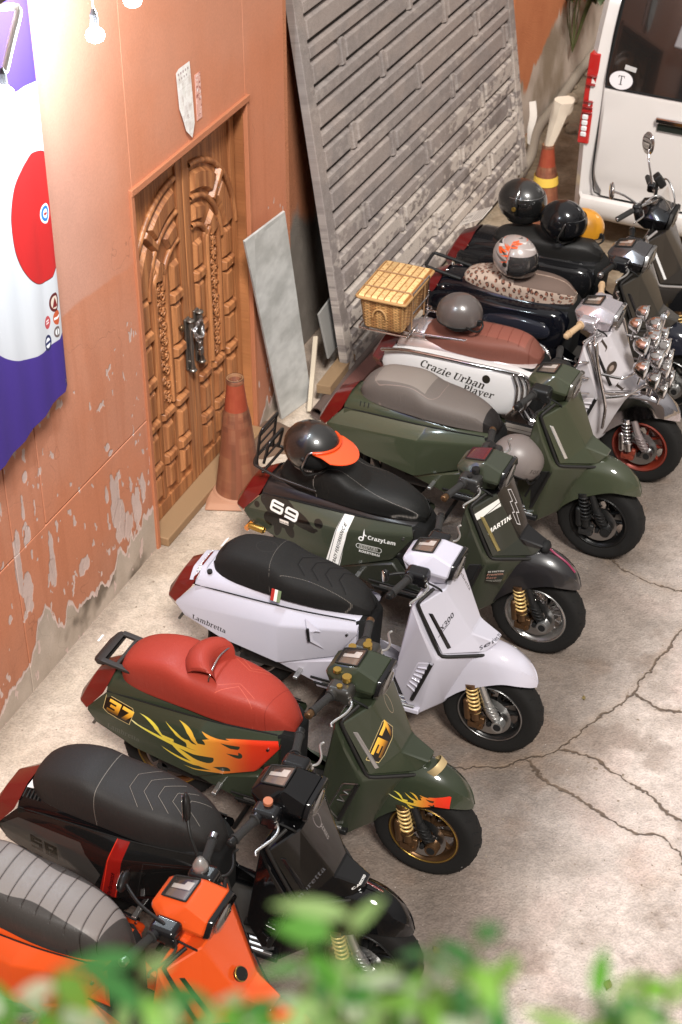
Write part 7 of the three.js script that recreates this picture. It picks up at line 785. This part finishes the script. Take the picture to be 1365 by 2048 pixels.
// ---------------------------------------------------------------- plants
const leafG = (L, W, droop = 0.25) => { const R = []; for (let k = 0; k <= 6; k++) { const t = k / 6, w = W * Math.sin(Math.PI * Math.pow(Math.min(0.985, t * 0.97 + 0.015), 0.8)); R.push([[t * L, -droop * t * t * L + 0.14 * w, -w], [t * L, -droop * t * t * L, 0], [t * L, -droop * t * t * L + 0.14 * w, w]]); } return loft(R, { closed: false, cap: false, crease: 2 }); };
const leafMat = (c, tr = 0.4) => new THREE.MeshPhysicalMaterial({ color: new THREE.Color().setRGB(...c), roughness: 0.55, transmission: tr, thickness: 0, side: THREE.DoubleSide });
function plant(name, label, pos, stems, leaf, mats, seed, group) {
  const t = thing(name, label, 'plant', pos, 0, group), r = rng(seed), bins = mats.map(() => []), st = [];
  const Q = new THREE.Quaternion(), E = new THREE.Euler();
  stems.forEach((s) => { const n = s.n; st.push(tube(s.pts, s.r || 0.004, 20, 6)); const cv = new THREE.CatmullRomCurve3(s.pts.map(V3));
    for (let i = 0; i < n; i++) { const u = lerp(s.from ?? 0.25, 1, (i + 0.5) / n), p = cv.getPoint(u), sc = (s.s || 1) * (0.65 + 0.6 * r()), g = leaf.clone(); g.scale(sc, sc, sc); E.set((r() - 0.5) * 0.9, i * 2.4 + r() * 0.8, 0.45 - 0.9 * r(), 'YXZ'); g.applyQuaternion(Q.setFromEuler(E)); g.translate(p.x, p.y, p.z); bins[Math.floor(r() * bins.length)].push(g); } });
  part('stem', st, mat([0.09, 0.1, 0.03], 0.7), t); bins.forEach((b, i) => b.length && part('foliage', b, mats[i], t)); return t;
}
{
  const r = rng(31), lf = leafG(0.07, 0.026, 0.4);
  plant('wall_shrub', 'green shrub growing out of the far wall behind the van', [-4.04, 0.72, -14.75], Array.from({ length: 16 }, (_, i) => { const a = r() * 6.28, e = 0.25 + 0.55 * r(); return { pts: [[0, -0.35, 0], [0.12 * Math.cos(a) + 0.05, 0.2, 0.2 * Math.sin(a)], [0.12 + e * 0.55 * Math.abs(Math.cos(a)), 0.35 + 0.45 * r(), e * 1.5 * Math.sin(a)]], n: 16, from: 0.45, s: 1.25, r: 0.005 }; }), lf, [leafMat([0.06, 0.1, 0.02]), leafMat([0.10, 0.14, 0.03]), leafMat([0.035, 0.055, 0.012])], 4);
  solo('rubble', 'rubble and litter heaped along the far wall behind the van', 'rubble', Array.from({ length: 46 }, () => { const s = 0.02 + 0.09 * r() * r(), q = new THREE.IcosahedronGeometry(s, 1); const p = q.attributes.position; for (let i = 0; i < p.count; i++) { const k = 0.75 + 0.5 * vn(p.getX(i) * 30 + 7, p.getY(i) * 30 + p.getZ(i) * 17); p.setXYZ(i, p.getX(i) * k, p.getY(i) * k * 0.7, p.getZ(i) * k); } q.computeVertexNormals(); q.translate(-3.6 - 0.45 * r(), s * 0.2, -13.6 - 3.4 * r()); return q; }), mat([0.32, 0.25, 0.18], 0.9)).userData.kind = 'stuff';
}
// ---------------------------------------------------------------- terrace edge under the camera with the out-of-focus plants
{
  const tw = thing('terrace_wall', 'concrete terrace edge with planting bed below the viewpoint', 'wall', [0, 0, 0]);
  part('wall', [box(0, 2.1, 0.35, 9, 4.2, 1.3, 0.01)], mat([0.35, 0.31, 0.27], 0.85), tw); part('soil', [box(0, 4.22, -0.05, 8.8, 0.06, 0.45, 0.02)], mat([0.06, 0.04, 0.025], 0.95), tw);
  const LM = [leafMat([0.13, 0.42, 0.035], 0.5), leafMat([0.26, 0.56, 0.06], 0.5), leafMat([0.62, 0.72, 0.5], 0.4), leafMat([0.40, 0.62, 0.2], 0.5), leafMat([0.06, 0.26, 0.05], 0.45), leafMat([0.16, 0.34, 0.02], 0.45)];
  const fwd = [-0.3945, 0, -0.9189], rgt = [0.9189, 0, -0.3945];
  const W = (f, s, y) => [fwd[0] * f + rgt[0] * s, y, fwd[2] * f + rgt[2] * s]; // f metres ahead of the viewpoint, s to its right, height y
  const r = rng(61), Lf = [leafG(0.032, 0.009, 0.3), leafG(0.04, 0.011, 0.25), leafG(0.05, 0.007, 0.4)];
  const prof = [[0, 1925], [140, 1905], [230, 1935], [330, 1905], [430, 1890], [520, 1900], [580, 1860], [650, 1850], [760, 1875], [860, 1880], [900, 1920], [1000, 1965], [1100, 2000], [1250, 1985], [1365, 1975]];
  const rowAt = (x) => { for (let i = 0; i < prof.length - 1; i++) if (x <= prof[i + 1][0]) return lerp(prof[i][1], prof[i + 1][1], (x - prof[i][0]) / (prof[i + 1][0] - prof[i][0])); return 1980; };
  const PL = []; for (let i = 0; i < 22; i++) { const x = i < 17 ? -60 + 1010 * (i + 0.7 * r()) / 17 : 960 + 430 * (i - 17 + r()) / 5; PL.push([x, rowAt(Math.max(0, x)) + 60 * r() * r() + 76, 0.72 + 0.12 * r(), 5 + Math.floor(4 * r())]); }
  PL.push([665, 1850, 0.74, 2], [700, 1815, 0.75, 2], [612, 1895, 0.72, 3], [872, 1870, 0.76, 3], [855, 1900, 0.7, 3], [955, 1860, 0.66, 1], [1005, 1950, 0.66, 1], [1190, 1985, 0.7, 1], [1290, 1930, 0.72, 2], [1335, 1965, 0.75, 2], [285, 1900, 0.68, 2], [110, 1935, 0.7, 3]);
  PL.forEach(([px, row, f, n], i) => { const a = 0.6243 + Math.atan((row - 1024) / 3434), d0 = f / Math.cos(a) * Math.cos(a - 0.6243), s = (px - 682) / 3434 * d0, top = 6.116 - f * Math.tan(a);
    const base = W(0.36 + 0.08 * r(), s * 0.97, 4.24), tip = W(f, s, top), d = sub(tip, base); plant('leafy_plant', 'out-of-focus green leafy shoot rising across the bottom edge', base, [{ pts: [[0, 0, 0], [d[0] * 0.35, d[1] * 0.55, d[2] * 0.35], [d[0] * 0.85, d[1] * 0.9, d[2] * 0.85], d], n: n + 3, from: 0.82, s: 0.66 + 0.32 * r(), r: 0.0016 }], Lf[i % 3], LM, 100 + i, 'leafy shoots along the terrace edge'); });
}
renderer.render(scene, camera);
